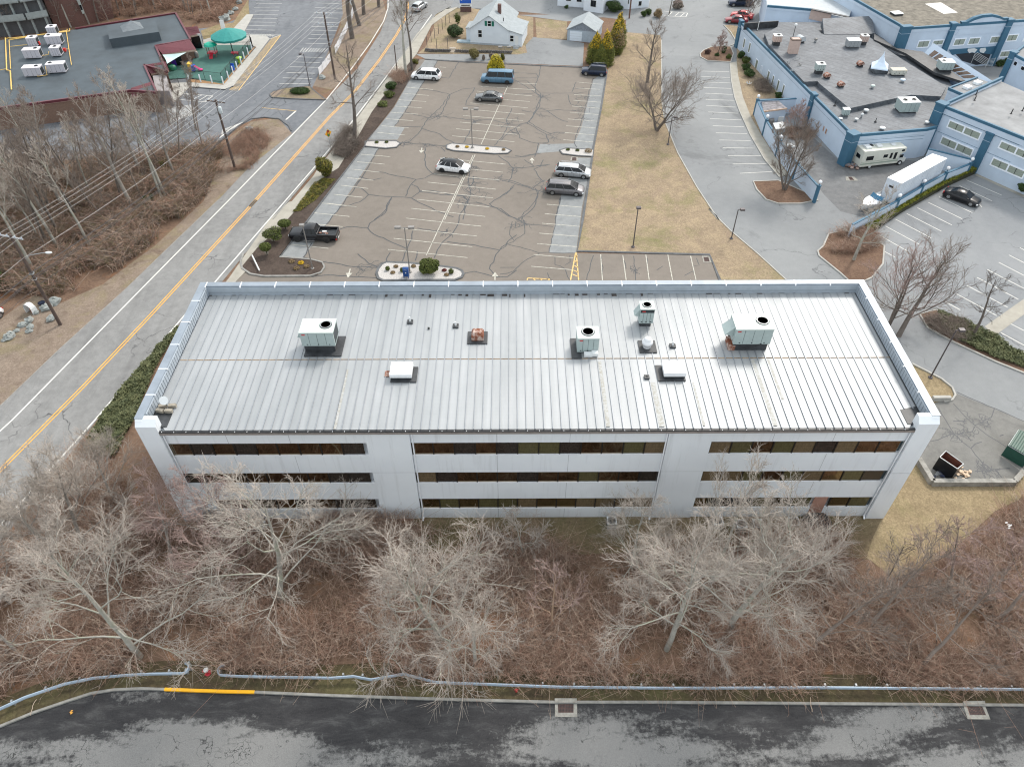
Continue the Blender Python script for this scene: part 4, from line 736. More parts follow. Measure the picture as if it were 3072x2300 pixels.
b=MB(); sideprism(b,[(2.2,.4),(3.52,.4),(3.55,.95),(2.95,1.2),(2.55,1.8),(2.2,1.8)],-.95,.95); b.build('cab',M('cab_white',(.68,.69,.66),.35,var=.05),t)
b=MB(); b.add([(2.98,-.85,1.2),(2.98,.85,1.2),(2.58,.85,1.76),(2.58,-.85,1.76)],[(0,1,2,3)]); b.build('windshield',CG,t)
for x0,x1,z0,z1 in ((-2.9,-1.8,1.35,1.95),(-.3,.35,1.5,1.95),(.7,1.05,1.3,2.1),(1.35,1.75,1.1,2.1),(2.35,2.85,1.2,1.65),(2.3,2.75,2.15,2.42)):
    b=MB(); b.box(x0,-1.115,z0,x1,-1.095,z1); b.build('side_window',CG,t) if x0<2 else b.build('side_window',CG,t)
b=MB(); b.box(-3.52,-.5,1.4,-3.49,.4,1.95); b.build('rear_window',CG,t)
b=MB(); b.box(-3.5,-1.108,.75,2.2,-1.1,.95); b.box(-3.5,-1.108,1.1,2.2,-1.1,1.16); b.build('stripe',M('green_stripe',(.35,.40,.33),.5),t)
b=MB(); b.box(-2.9,-.5,2.75,-2.1,.4,2.98); b.box(-1.1,-.4,2.74,-.4,.4,2.95); b.box(1.2,-.3,2.68,1.8,.3,2.8); b.box(-1.9,.2,2.74,-1.4,.7,2.8,1); b.build('roof_vents',[ACW,TRIM],t)
for fx in (-1.9,2.75):
    for s in (-1,1): b=MB(); b.lathe((0,-.12,0),[(.2,0),(.36,0),(.36,.24),(.2,.24)],16,0,True,'y'); o=b.build('wheel',TYRE,t,(fx,s*.95,.36)); b=MB(); b.lathe((0,-.135 if s<0 else .12,0),[(.2,0),(.2,.015),(.02,.015)],12,0,False,'y'); b.build('rim',ACW,o)
X0,Y0=G('d',950,1240); b=MB(); rn=random.Random(3)
for k in range(14): x,y=rn.uniform(-.8,.6),rn.uniform(-.5,.6); b.ball((x,y,.15+.25*rn.random()),.28,.25,.2,6,4,k%2)
tag(b.build('rusty_junk',[RUST,M('grey_junk',(.2,.19,.2),.8)],None,(X0,Y0,0)),'heap of rusty orange scrap behind the cream motorhome','scrap heap')
# box trailer
P4=[G('d',1205,1310,4.0),G('d',1310,1355,4.0),G('d',1645,1170,4.0),G('d',1535,1135,4.0)]
t=thing('box_trailer','long white box trailer parked along the inside of the blue yard wall','trailer',(P4[0][0],P4[0][1],0)); off=lambda p:[(x-P4[0][0],y-P4[0][1]) for x,y in p]
b=MB(); b.prism(off(P4),1.05,3.98,0); 
q=off(P4)
for k in range(1,22):
    f_=k/22; x=q[1][0]+(q[2][0]-q[1][0])*f_; y=q[1][1]+(q[2][1]-q[1][1])*f_; b.tube([(x,y,1.05),(x,y,3.95)],.025,4,0)
b.build('box',M('trailer_grey',(.56,.61,.67),.5,var=.1,scale=.7),t); b=MB(); b.prism([(x*1.004,y*1.004) for x,y in q],3.98,4.03); b.build('roof_panel',M('trailer_roof_white',(.85,.86,.87),.45,var=.02),t)
b=MB(); b.obox((q[0][0]*.7+q[1][0]*.3,q[0][1]*.7+q[1][1]*.3),(q[0][0]*.4+q[1][0]*.6,q[0][1]*.4+q[1][1]*.6),-.03,.0,3.0,3.25); b.build('vent_panel',TRIM,t)
b=MB(); 
for f_ in (.06,.8,.88):
    x=(q[0][0]+q[1][0])/2*(1-f_)+(q[2][0]+q[3][0])/2*f_; y=(q[0][1]+q[1][1])/2*(1-f_)+(q[2][1]+q[3][1])/2*f_; b.box(x-.9,y-.9,.0,x+.9,y+.9,.9) if f_>.5 else b.box(x-.5,y-.5,0,x+.5,y+.5,1.05)
b.build('running_gear',TRIM,t)
# motor boat under the trees by the yard wall
A=G('x',560,930,.6); B2=G('x',1250,640,.6); ang=math.atan2(A[1]-B2[1],A[0]-B2[0]); t=thing('motor_boat','white motor boat with blue windshield behind the yard wall, in front of the box trailer','boat',((A[0]+B2[0])/2,(A[1]+B2[1])/2,.3),ang)
L=5.; 
def hull(ts,wf,zf,zk):
    v=[];f=[]
    for tt in ts:
        x=-L/2+L*tt; ww=wf(tt); v+=[(x,-ww,zf(tt)),(x,-ww*.8,zk(tt)+.25),(x,0,zk(tt)),(x,ww*.8,zk(tt)+.25),(x,ww,zf(tt))]
    for i in range(len(ts)-1):
        for j in range(4): f.append((i*5+j,i*5+j+1,i*5+6+j,i*5+5+j))
    f.append((0,1,2,3,4)); return v,f
wf=lambda t_:1.05*(1-max(0,(t_-.45)/.55)**2.2)+.02; ts=[i/12 for i in range(13)]
b=MB(); v,f=hull(ts,wf,lambda t_:.85+.15*t_,lambda t_:.0+.35*max(0,t_-.6)); b.add(v,f,0,True); b.build('hull',WHITE,t)
b=MB(); tsd=[.5+i/20 for i in range(11)]; v=[]
for tt in tsd: ww=wf(tt)*.98; v+=[(-L/2+L*tt,-ww,.85+.15*tt),(-L/2+L*tt,0,1.08),(-L/2+L*tt,ww,.85+.15*tt)]
b.add(v,[(i*3+j,i*3+j+1,i*3+4+j,i*3+3+j) for i in range(10) for j in range(2)],0,True); b.build('deck',WHITE,t)
b=MB(); b.add([(.0,-.9,1.0),(.35,0,1.08),(.0,.9,1.0),(-.3,-.85,1.5),(.0,0,1.55),(-.3,.85,1.5)],[(0,1,4,3),(1,2,5,4)]); b.build('windshield',M('blue_tint',(.04,.16,.28),.15),t)
b=MB(); b.box(-2.3,-.9,.5,-.1,.9,.55); b.build('cockpit_floor',STEEL,t); b=MB(); b.box(-1.2,-.7,.55,-.7,-.2,1.0); b.box(-1.2,.2,.55,-.7,.7,1.0); b.build('seat',ACW,t)
b=MB(); b.box(-1.8,-.8,-.2,1.4,.8,.05); b.build('trailer_frame',STEEL,t)
# cut-off car at left edge
V('white car with red and blue details, half outside the left edge by the yard rocks','car','parked_car',dict(A=G('A',-420,1100,.1),B_=G('A',60,640,.1),L=4.2),W=1.75,Hh=1.4,pm=WHITE,prof=SEDP,green=(.27,.42,.70,.87,.86))
# white van top of the daycare lot? dumpsters
def dumpster(name,label,pts,o,h,mat,lidm=None,open_=True):
    P=[G(o,x,y,h) for x,y in pts]; cx=sum(p[0] for p in P)/4; cy=sum(p[1] for p in P)/4; q=[(x-cx,y-cy) for x,y in P]
    t=thing(name,label,'dumpster',(cx,cy,.03)); b=MB()
    for i in range(4):
        a,c=q[i],q[(i+1)%4]; b.obox(a,c,-.03,.03,0,h)
        b.tube([(a[0],a[1],h),(c[0],c[1],h)],.045,5,1); k9=.955; b.obox((a[0]*k9,a[1]*k9),(c[0]*k9,c[1]*k9),-.012,.012,.1,h-.03,2) if open_ and not lidm else 0
    b.build('bin',[mat,STEEL,M('rusty_inside',(.16,.06,.04),.8,var=.5,scale=1.5)],t); b=MB(); b.poly([(x*.96,y*.96) for x,y in q],.08); b.build('bin_floor',M('rusty_inside',(.10,.04,.03),.8,var=.5,scale=1.5),t)
    if lidm:
        b=MB(); b.prism(q,h,h+.1,0)
        for k in range(1,9): f_=k/9; b.tube([(q[0][0]+(q[3][0]-q[0][0])*f_,q[0][1]+(q[3][1]-q[0][1])*f_,h+.11),(q[1][0]+(q[2][0]-q[1][0])*f_,q[1][1]+(q[2][1]-q[1][1])*f_,h+.11)],.03,4)
        b.build('lid',lidm,t)
    return t
dumpster('open_dumpster','open black dumpster with rusty inside at the corner of the kerbed yard',[(1590,765),(1635,720),(1765,815),(1720,852)],'k',1.55,BLKP)
GRN=M('dumpster_green',(.015,.07,.05),.5,var=.2); dumpster('closed_dumpster','green dumpster with lids closed at the right edge of the photo',[(2095,680),(2170,565),(2330,640),(2250,770)],'k',1.3,GRN,GRN)
def junk(name,label,cat,o,x,y,cols,n=18,s=.5,seed=1,zs=.12):
    X,Y=G(o,x,y); b=MB(); rn=random.Random(seed)
    for k in range(n):
        a=rn.random()*3.1; px,py=rn.gauss(0,s*.5),rn.gauss(0,s*.5); L=rn.uniform(.15,.4); b.obox((px,py),(px+L*math.cos(a),py+L*math.sin(a)),-.12,.12,.01+rn.random()*zs,.03+zs*1.3*rn.random()+.02,k%len(cols))
    tag(b.build(name,cols,None,(X,Y,.03)),label,cat)
junk('cardboard_pile','pile of torn pale cardboard on the ground beside the black dumpster','rubbish','k',1745,895,[M('cardboard',(.55,.42,.3),.9,var=.2)],26,.8,3)
junk('rubbish_bags','dark blue rubbish bags left of the black dumpster','rubbish','k',1600,895,[M('dark_blue_bag',(.05,.06,.10),.4,var=.3),STEEL],22,.7,4)
# ---------------- lamps, poles, wires ----------------
BRZ=M('bronze_pole',(.09,.08,.085),.5,.2,var=.2); GPOLE=M('grey_pole',(.22,.21,.2),.5,.2,var=.2); WOODP=M('utility_pole_wood',(.09,.065,.055),.9,var=.3,scale=1.5); LENS=M('lamp_lens',(.6,.62,.63),.3)
def lamp(label,o,x,y,h,kind,pole=None,r=.07,grp=None,z=0):
    X,Y=G(o,x,y); t=thing('parking_lamp',label,'lamp post',(X,Y,z),0,grp); pole=pole or BRZ
    b=MB(); b.lathe((0,0,0),[(.22,0),(.22,.12),(.1,.16)],10); b.tube([(0,0,.1),(0,0,h)],[r*1.1,r*.8],8); b.build('pole',pole,t)
    if kind=='twin': hs=[(-.75,0),(.75,0)]
    elif kind=='left': hs=[(-.5,0)]
    elif kind=='right': hs=[(.5,0)]
    else: hs=[(0,-.28)]
    b=MB(); b.tube([(min(a for a,_ in hs) if len(hs)>1 or hs[0][0]<0 else 0,0,h-.02),(max(a for a,_ in hs) if max(a for a,_ in hs)>0 else 0,0,h-.02)],.04,6) if kind!='box' else b.box(-.05,-.3,h-.05,.05,0,h+.02); b.build('arm',pole,t)
    for hx,hy in hs:
        b=MB(); k=.34 if kind=='twin' else .26; b.box(hx-k,hy-.2,h-.1,hx+k,hy+.2,h+.12); b.box(hx-k+.05,hy-.15,h-.12,hx+k-.05,hy+.15,h-.1,1); b.build('lamp_head',[pole,LENS],t)
lamp('twin-head lamp post on the pebbled island behind the mailbox','f',1425,1030,6.05,'twin',GPOLE,z=.1)
lamp('twin-head lamp post on the long island between the two lot halves','b',1640,1095,5.8,'twin',GPOLE,z=.1)
lamp('leaning-looking single lamp post in front of the black pickup truck','f',708,1000,6.1,'box',GPOLE)
lamp('dark square-headed lamp post standing on the dry lawn','g',980,840,5.6,'box')
lamp('dark lamp post at the curved lawn kerb, nearer one','g',1705,778,4.1,'right')
lamp('dark lamp post at the lawn kerb beside the big spreading tree','c',1238,1068,4.15,'right')
lamp('dark lamp post on the small kerbed grass right of the building','k',1520,180,6.2,'right')
lamp('dark lamp post at the daycare lot beside the clipped round bush','b',440,630,5.1,'left')
lamp('thin pole with two white floodlights behind the golden shrub','b',1880,525,4.0,'twin',GPOLE,.05)
X,Y=G('b',1085,530); tag(MB().tube([(0,0,0),(0,0,4.4)],[.1,.08],7).build('wooden_post',WOODP,None,(X,Y,0)),'thin bare wooden post between the road and the hedge','post')
X,Y=G('s',1305,275); tag(MB().tube([(0,0,0),(0,0,7.5)],[.16,.13],7).build('wooden_post',M('red_brown_pole',(.14,.075,.055),.9),None,(X,Y,0)),'brown utility pole in front of the white house at the top','pole')
POL=[((-21.3,25.4),11.3),((-11.3,58.9),9.9),((-2.5,89.5),10.6)]
lab=['wooden utility pole with street light arm, nearest on the left','wooden utility pole with grey transformer by the daycare entrance','wooden utility pole with two white crossarms beside the daycare lot']
ux,uy=10/35.,33.5/35.; px,py=uy,-ux
for (P0,h),lb,kk in zip(POL,lab,range(3)):
    t=thing('utility_pole',lb,'utility pole',(P0[0],P0[1],0)); b=MB(); b.tube([(0,0,0),(0,0,h)],[.19,.13],9); b.build('pole',WOODP,t)
    for zz in ((h-.25,) if kk<2 else (h-.25,h-1.9)):
        b=MB(); b.obox((-px*1.35,-py*1.35),(px*1.35,py*1.35),-.06,.06,zz-.06,zz+.06); b.build('crossarm',M('crossarm_grey',(.35,.36,.37),.7) if kk!=1 else WOODP,t)
        for s in (-1.25,-.45,.45,1.25): b=MB(); b.lathe((px*s,py*s,zz+.06),[(.05,0),(.07,.06),(.05,.1),(.06,.16),(.02,.2)],8); b.build('insulator',M('insulator',(.42,.5,.58),.3),t)
    if kk==1: b=MB(); b.lathe((.32,-.2,h-1.7),[(.24,0),(.26,.05),(.26,.75),(.2,.85),(.02,.86)],12); b.build('transformer',M('transformer_grey',(.45,.5,.52),.5),t)
    if kk==0:
        b=MB(); b.tube([(0,0,h-2.9),(.8,.1,h-2.4),(2.2,.3,h-2.25)],.035,6); b.build('lamp_arm',STEEL,t); b=MB(); b.ball((2.55,.33,h-2.28),.38,.16,.12,10,6); b.build('street_lamp_head',ACW,t)
    b=MB(); b.box(-.2,-.2,h-4.6,.2,.2,h-4.5); b.box(-.17,-.17,h-5.3,.17,.17,h-5.22); b.build('cable_bracket',STEEL,t)
ends=[((-44.,-51.),11.),((-21.3,25.4),11.3),((-11.3,58.9),9.9),((-2.5,89.5),10.6),((9,127),10.5),((26,170),10.5)]
def wire(lb,off,dz,r,mat,sag=.5,grp=None):
    b=MB(); pts=[]
    for (p0,h0),(p1,h1) in zip(ends,ends[1:]):
        for k in range(14):
            f_=k/14; pts.append((p0[0]+(p1[0]-p0[0])*f_+px*off,p0[1]+(p1[1]-p0[1])*f_+py*off,h0+(h1-h0)*f_+dz-4*sag*f_*(1-f_)))
    b.tube(pts,r,4,0,False); tag(b.build('overhead_wire',mat,None),lb,'cable',grp)
WL=M('bare_wire',(.42,.42,.42),.4,.5); WB=M('black_cable',(.05,.05,.055),.6)
for off,lb in ((-1.25,'topmost thin bright wire on the left ends of the crossarms'),(-.45,'second thin bright wire along the crossarms, left of the poles'),(.45,'third thin bright wire along the crossarms, right of the poles'),(1.25,'fourth thin bright wire on the right ends of the crossarms')): wire(lb,off,.0,.014,WL)
wire('twisted pale wire midway down the utility poles',.15,-2.6,.018,WL); 
wire('thick black cable on the utility poles, upper of the bundle',.2,-4.3,.04,WB); wire('thick black cable on the utility poles, middle of the bundle',.25,-4.8,.035,WB); wire('black cable on the utility poles, lower of the bundle',-.2,-5.3,.03,WB); wire('thin dark cable lowest on the utility poles',.3,-5.8,.02,WB)
# ---------------- blue hotel ----------------
HB=M('hotel_pale_blue',(.50,.585,.69),.75,var=.07,scale=.4); HT=M('hotel_teal',(.04,.125,.20),.65,var=.1,scale=.6); HR=None
def darkroof():
    n=NT('torch_roof'); c=n.ramp(n.noise(.22,6,.7,.8),[(.3,(.042,.05,.063)),(.5,(.09,.102,.12)),(.7,(.20,.22,.245))])
    c=n.mix(.5,c,n.ramp(n.noise(1.8,5,.75,.6),[(.3,(.05,.056,.066)),(.7,(.17,.185,.20))])); wv=n.n('ShaderNodeTexWave',_bands_direction='DIAGONAL',Scale=.35,Distortion=.2); n.L(n.co,wv.inputs[0])
    c=n.mix(n.ramp(wv.outputs[0],[(.02,.5),(.04,0.)]),c,(.04,.043,.05)); return n.out(c,.6,0,.4)
HR=darkroof(); HR2=M('grey_roof',(.24,.245,.25),.8,var=.28,scale=.3); GRV=M('gravel_roof',(.15,.135,.11),.95,var=.35,scale=1.2,col2=(.24,.215,.175)); ROOFW=M('pale_roof',(.42,.45,.47),.7,var=.12)
BGE=M('beige_stucco',(.5,.38,.33),.8,var=.1); FRW=M('window_trim_blue_white',(.80,.84,.90),.6,var=.04)
n=NT('curtained_glass'); wv=n.n('ShaderNodeTexWave',_bands_direction='X',Scale=2.6,Distortion=1.5); n.L(n.co,wv.inputs[0]); CURT=n.out(n.ramp(wv.outputs[0],[(.1,(.14,.17,.15)),(.6,(.40,.44,.37))]),.15,0,.6)
def parapet(b,pts,z0,z1,w=.22,m=0,mt=1,closed=False,edges=None):
    n=len(pts)
    for i in range(n if closed else n-1):
        if edges and i not in edges: continue
        A_,B_=pts[i],pts[(i+1)%n]; b.obox(A_,B_,-w/2,w/2,z0,z1,m); b.obox(A_,B_,-w/2-.05,w/2+.05,z1,z1+.10,mt); b.obox(A_,B_,-w/2-.03,w/2+.03,z1-.28,z1-.002,mt)
def wing(name,label,pts,z,roofm,pedges,drop=.35,cat='building',wallm=None,z0=0):
    cx=sum(p[0] for p in pts)/len(pts); cy=sum(p[1] for p in pts)/len(pts)
    t=thing(name,label,cat,(cx,cy,0)); q=[(x-cx,y-cy) for x,y in pts]
    b=MB(); b.prism(q,z0,z-drop,0,1); b.build('wall',[wallm or HB,roofm],t)
    b=MB(); parapet(b,q,z-drop-.4,z-.1,edges=pedges,closed=True); b.build('parapet',[wallm or HB,HT],t)
    return t,(cx,cy),q
def wwin(t,org,A_,B_,o,rects,frame=FRW,pane=None,nm=2,side=-1,proud=.05,fw=.14):
    """windows traced on wall A-B: rects = (x0,y0,x1,y1) bottom-left and top-right photo points"""
    L=math.hypot(B_[0]-A_[0],B_[1]-A_[1]); ang=math.atan2(B_[1]-A_[1],B_[0]-A_[0])
    for r_ in rects:
        s0,z0=onwall(o,r_[0],r_[1],A_,B_); s1,z1=onwall(o,r_[2],r_[3],A_,B_)
        if s1<s0: s0,s1=s1,s0
        if z1<z0: z0,z1=z1,z0
        ux,uy=(B_[0]-A_[0])/L,(B_[1]-A_[1])/L; loc=(A_[0]+ux*s0-org[0],A_[1]+uy*s0-org[1],z0); w_,h_=s1-s0,z1-z0
        b=MB(); y0,y1=(-proud,-.0) if side<0 else (0.,proud)
        for q in ((-fw,-fw,w_+fw,0),(-fw,h_,w_+fw,h_+fw),(-fw,0,0,h_),(w_,0,w_+fw,h_)): b.box(q[0],y0,q[1],q[2],y1,q[3])
        f_=b.build('window',frame,t,loc,ang); b=MB(); b.box(0,y0*.3,0,w_,y1*.3 if side>0 else .0,h_); b.build('pane',pane or CURT,f_)
        b=MB()
        for k in range(1,nm): b.box(w_*k/nm-.03,y0*.7,0,w_*k/nm+.03,y1*.7 if side>0 else 0,h_)
        if nm>1: b.build('mullion',TRIM,f_)
        f_.name='window'
def pilaster(t,org,p,z,w=.9,d=.9,ang=0,mat=None,z0=0):
    b=MB(); b.box(-w/2,-d/2,z0,w/2,d/2,z); b.box(-w/2-.08,-d/2-.08,z-.05,w/2+.08,d/2+.08,z+.18); b.box(-w/2-.006,-d/2-.006,z-1.,w/2+.006,d/2+.006,z-.96,1)
    return b.build('pilaster',[mat or HT,HB],t,(p[0]-org[0],p[1]-org[1],0),ang)
ZA=4.45
PA=gp('d',(128,160),(665,700),(955,990),(1500,945),(1565,930),(1720,690),(1680,600),(1560,400),(1280,350),(1060,170),(780,150),(405,150)); PA=[G('d',x,y,ZA) for x,y in ((128,160),(665,700),(955,990),(1500,945),(1565,930),(1720,690),(1680,600),(1560,400),(1280,350),(1060,170),(780,150),(405,150))]
tA,oA,qA=wing('hotel_low_wing','pale blue single-storey hotel wing with stained black roof full of equipment','',0,None,[]) if 0 else wing('hotel_wing','pale blue single-storey hotel wing with stained dark roof full of equipment',PA,ZA,HR,[0,1,2,3])
a01=math.atan2(PA[1][1]-PA[0][1],PA[1][0]-PA[0][0])
pilaster(tA,oA,PA[0],ZA+.1,1.1,.5,a01); pilaster(tA,oA,PA[1],ZA+.1,1.0,.6,a01); pilaster(tA,oA,PA[2],ZA+.1,1.3,1.3,a01+.3)
wwin(tA,oA,PA[0],PA[1],'q',[(30,690,75,590),(108,760,155,650),(205,1010,262,905),(380,1180,435,1070),(450,1250,500,1135),(520,1330,580,1205),(598,1395,655,1270)],fw=.12)
wwin(tA,oA,PA[1],PA[2],'Q',[(1805,880,1850,800),(1860,945,1910,865)],frame=BGE,pane=M('boarded',(.3,.17,.12),.8),nm=1,fw=.05)
wwin(tA,oA,PA[0],PA[1],'q',[(280,1110,325,985)],frame=FRW,pane=HB,nm=1,fw=.06); 
b=MB()
for zz in (2.9,3.35): b.obox(*[(p[0]-oA[0],p[1]-oA[1]) for p in (PA[2],PA[3])],-.02,.0,zz,zz+.03); b.obox(*[(p[0]-oA[0],p[1]-oA[1]) for p in (PA[0],PA[2])],-.02,.0,zz,zz+.03) if zz>3 else None
b.build('wall_groove',HT,tA)
rel=lambda o,pts,z,org: [(G(o,x,y,z)[0]-org[0],G(o,x,y,z)[1]-org[1]) for x,y in pts]
b=MB(); b.prism(rel('d',((705,618),(925,800),(1380,700),(1600,712),(1640,640),(1300,430),(1050,260),(720,250),(650,180),(430,180),(300,250),(330,330),(592,604),(690,600)),4.75,oA),4.1,4.75); b.build('raised_roof',HR,tA)
b=MB(); b.prism(rel('q',((1230,510),(1880,510),(1970,500),(1900,345),(1180,375)),4.8,oA),4.6,[4.8,4.8,4.9,6.0,5.9]); b.build('roof_saddle',HR,tA)
b=MB(); b.prism(rel('p',((0,500),(330,715),(720,770),(1150,1060),(1340,1195),(1280,1200),(900,1080),(480,800),(0,590)),4.9,oA),4.6,4.95); b.build('roof_valley',MEMB,tA)
b=MB(); b.obox(*rel('q',((60,345),(560,310)),5.2,oA),-.1,.1,4.1,5.2); b.build('black_parapet',MEMB,tA)
# wing with gravel roof
ZB=7.4
PB=[G('d',x,y,ZB) for x,y in ((1345,203),(1690,185),(2105,155),(2500,125),(2500,-150),(760,-130))]
for k in (1,2):
    s_=onwall('d',(0,1690,2105)[k],(0,185,155)[k],PB[0],PB[3])[0]; L_=math.dist(PB[0],PB[3]); PB[k]=(PB[0][0]+(PB[3][0]-PB[0][0])*s_/L_,PB[0][1]+(PB[3][1]-PB[0][1])*s_/L_)
tB,oB,qB=wing('hotel_wing','pale blue two-storey hotel wing with gravel roof and arched parapet',PB,ZB,GRV,[0,1,2,5],drop=.45)
a2=math.atan2(PB[1][1]-PB[0][1],PB[1][0]-PB[0][0])
for k,ww in ((0,1.6),(1,.9),(2,1.0)): pilaster(tB,oB,PB[k],ZB+.1,ww,.9,a2)
W0,W1=PB[0],PB[3]
def wallpoly(t,org,A_,B_,o,pts,thick,name,mat,push=.02):
    L=math.hypot(B_[0]-A_[0],B_[1]-A_[1]); ux,uy=(B_[0]-A_[0])/L,(B_[1]-A_[1])/L; ang=math.atan2(uy,ux)
    sp_=[onwall(o,x,y,A_,B_) for x,y in pts]; n=len(sp_); tri=tessellate_polygon([[Vector((s_,z,0)) for s_,z in sp_]])
    v=[(s_,-push,z) for s_,z in sp_]+[(s_,thick,z) for s_,z in sp_]; b=MB(); b.add(v,[tuple(x) for x in tri]+[tuple(n+i for i in x) for x in tri]+[(i,(i+1)%n,n+(i+1)%n,n+i) for i in range(n)]); return b.build(name,mat,t,(A_[0]-org[0],A_[1]-org[1],0),ang)
arch=[(1290,395),(1290,335),(1370,335),(1480,275),(1600,240),(1740,225),(1850,255),(1915,285),(1985,275),(1985,360),(1940,480),(1200,520)]
wallpoly(tB,oB,W0,W1,'p',arch,.35,'arched_parapet',HB,.06)
wallpoly(tB,oB,W0,W1,'p',[(1290,352),(1290,322),(1370,318),(1480,258),(1600,222),(1740,212),(1850,235),(1915,268),(1985,262),(1985,290),(1915,300),(1850,272),(1740,248),(1600,262),(1480,298),(1370,350)],.4,'arch_coping',HT,.12)
wallpoly(tB,oB,W0,W1,'p',[(1100,735),(1830,680),(1800,800),(1720,800),(1640,790),(1400,780),(1200,800),(1150,815)],.3,'passage_lintel',HT,.08)
wallpoly(tB,oB,W0,W1,'p',[(1200,800),(1400,782),(1640,790),(1720,800),(1660,940),(1500,960),(1300,900)],.02,'passage_shade_panel',M('passage_shade',(.03,.035,.045),.8),.03)  # flat dark panel; the passage's shade is painted, no opening is cut
wallpoly(tB,oB,W0,W1,'p',[(1380,720),(1480,712),(1520,730),(1480,780),(1440,770),(1400,785),(1375,750)],.02,'worn_emblem',ACW,.11); wallpoly(tB,oB,W0,W1,'p',[(1570,712),(1640,705),(1650,740),(1610,785),(1560,770),(1550,740)],.02,'worn_emblem',ACW,.11)
wwin(tB,oB,W0,W1,'p',[(635,700,820,605),(860,665,1025,597),(1170,668,1350,575),(1385,655,1565,562),(1700,635,1885,540),(1950,605,2125,515),(1850,838,2010,757),(2200,600,2300,560)],fw=.16)
b=MB()
for k in range(7): s0,z0=onwall('p',1600,1010-k*22,W0,W1)
o=thing('stair_railing','white metal railing at the hotel courtyard stairs under the arch','railing',(*G('p',1640,1000,0),0),a2)
b=MB()
for k in range(6): b.tube([(-5,1.5,1.+k*.22+1.6),(0,0,.3+k*.22),(1.2,.0,.3+k*.22)],.03,4)
for xx in (0,1.2,-2.5): b.tube([(xx,.75 if xx<-1 else 0,0),(xx,.75 if xx<-1 else 0,1.6 if xx>-1 else 2.6)],.035,4)
b.build('rails',ACW,o)
# big right wing
ZC=6.8
PC=[G('r',x,y,ZC) for x,y in ((1010,405),(2212,885),(3300,1320),(3300,600),(1900,0))]
tC,oC,qC=wing('hotel_wing','pale blue two-storey hotel wing with curtained windows at the right edge',PC,ZC,HR2,[0,1,4],drop=.7)
a3=math.atan2(PC[1][1]-PC[0][1],PC[1][0]-PC[0][0])
pilaster(tC,oC,PC[0],ZC+.05,1.3,1.1,a3); s0,_=onwall('r',1600,1100,PC[0],PC[1]); u3=(math.cos(a3),math.sin(a3)); pilaster(tC,oC,(PC[0][0]+u3[0]*s0,PC[0][1]+u3[1]*s0),5.6,1.0,.5,a3)
wwin(tC,oC,PC[0],PC[1],'r',[(1090,745,1330,735),(1330,850,1570,840)] and [(1195,790,1205,690)] and [],fw=.1)
def quadwin(t,org,A_,B_,o,quads,nm=2):
    for (x0,y0),(x1,y1),(x2,y2),(x3,y3) in quads:   # bl, br, tr, tl
        s=[onwall(o,*p,A_,B_) for p in ((x0,y0),(x1,y1),(x2,y2),(x3,y3))]
        sl_,sr=(s[0][0]+s[3][0])/2,(s[1][0]+s[2][0])/2; zb,zt=(s[0][1]+s[1][1])/2,(s[2][1]+s[3][1])/2
        L=math.hypot(B_[0]-A_[0],B_[1]-A_[1]); ux,uy=(B_[0]-A_[0])/L,(B_[1]-A_[1])/L; w_,h_=sr-sl_,zt-zb; fw=.16
        b=MB()
        for q in ((-fw,-fw,w_+fw,0),(-fw,h_,w_+fw,h_+fw),(-fw,0,0,h_),(w_,0,w_+fw,h_),(w_/2-.1,0,w_/2+.1,h_)): b.box(q[0],-.07,q[1],q[2],0,q[3])
        f_=b.build('window',FRW,t,(A_[0]+ux*sl_-org[0],A_[1]+uy*sl_-org[1],zb),math.atan2(uy,ux))
        b=MB(); b.box(0,-.02,0,w_,0,h_); b.build('pane',CURT,f_); b=MB()
        for k in (.25,.75): b.box(w_*k-.03,-.05,0,w_*k+.03,0,h_)
        b.build('mullion',TRIM,f_)
quadwin(tC,oC,PC[0],PC[1],'r',[((1090,745),(1535,918),(1578,835),(1122,655)),((980,985),(1420,1170),(1460,1075),(1015,895)),((1850,1040),(2310,1240),(2350,1155),(1890,955)),((1725,1295),(2180,1490),(2225,1400),(1770,1205))])
b=MB(); b.obox(*[(p[0]-oC[0],p[1]-oC[1]) for p in (PC[0],PC[1])],-.05,.0,5.6,5.66); b.obox(*[(p[0]-oC[0],p[1]-oC[1]) for p in (PC[0],PC[1])],-.03,.0,3.2,3.23); b.build('wall_band',HT,tC)
PD=[G('p',x,y,6.7) for x,y in ((1110,1290),(1345,1392),(1760,1215),(1530,1130))]
b=MB(); q=[(x-oC[0],y-oC[1]) for x,y in PD]; b.prism(q,0,6.5,0,1); parapet(b,q,6.0,6.6,.15,0,2,True,[0,3]); b.build('stair_block',[HB,HR2,HT],tC)
for x,y in ((1380,1285),(1530,1218)):
    X,Y=G('p',x,y,6.7); b=MB(); b.box(-.5,-.42,6.5,.5,.42,6.85); o=b.build('skylight',M('skylight_white',(.82,.85,.87),.3,var=.02),tC,(X-oC[0],Y-oC[1],0),.5)
# small far right block
PE=[G('p',x,y,5.2) for x,y in ((2065,785),(2500,1010),(2700,800),(2250,640))]
tE,oE,qE=wing('hotel_wing','small pale blue hotel block with high narrow windows at the right edge',PE,5.2,HR2,[0,3]); pilaster(tE,oE,PE[0],5.3,.9,.9,a3)
wwin(tE,oE,PE[0],PE[1],'p',[(2055,955,2120,925),(2160,1025,2230,1000)],fw=.05,nm=1,pane=CG)
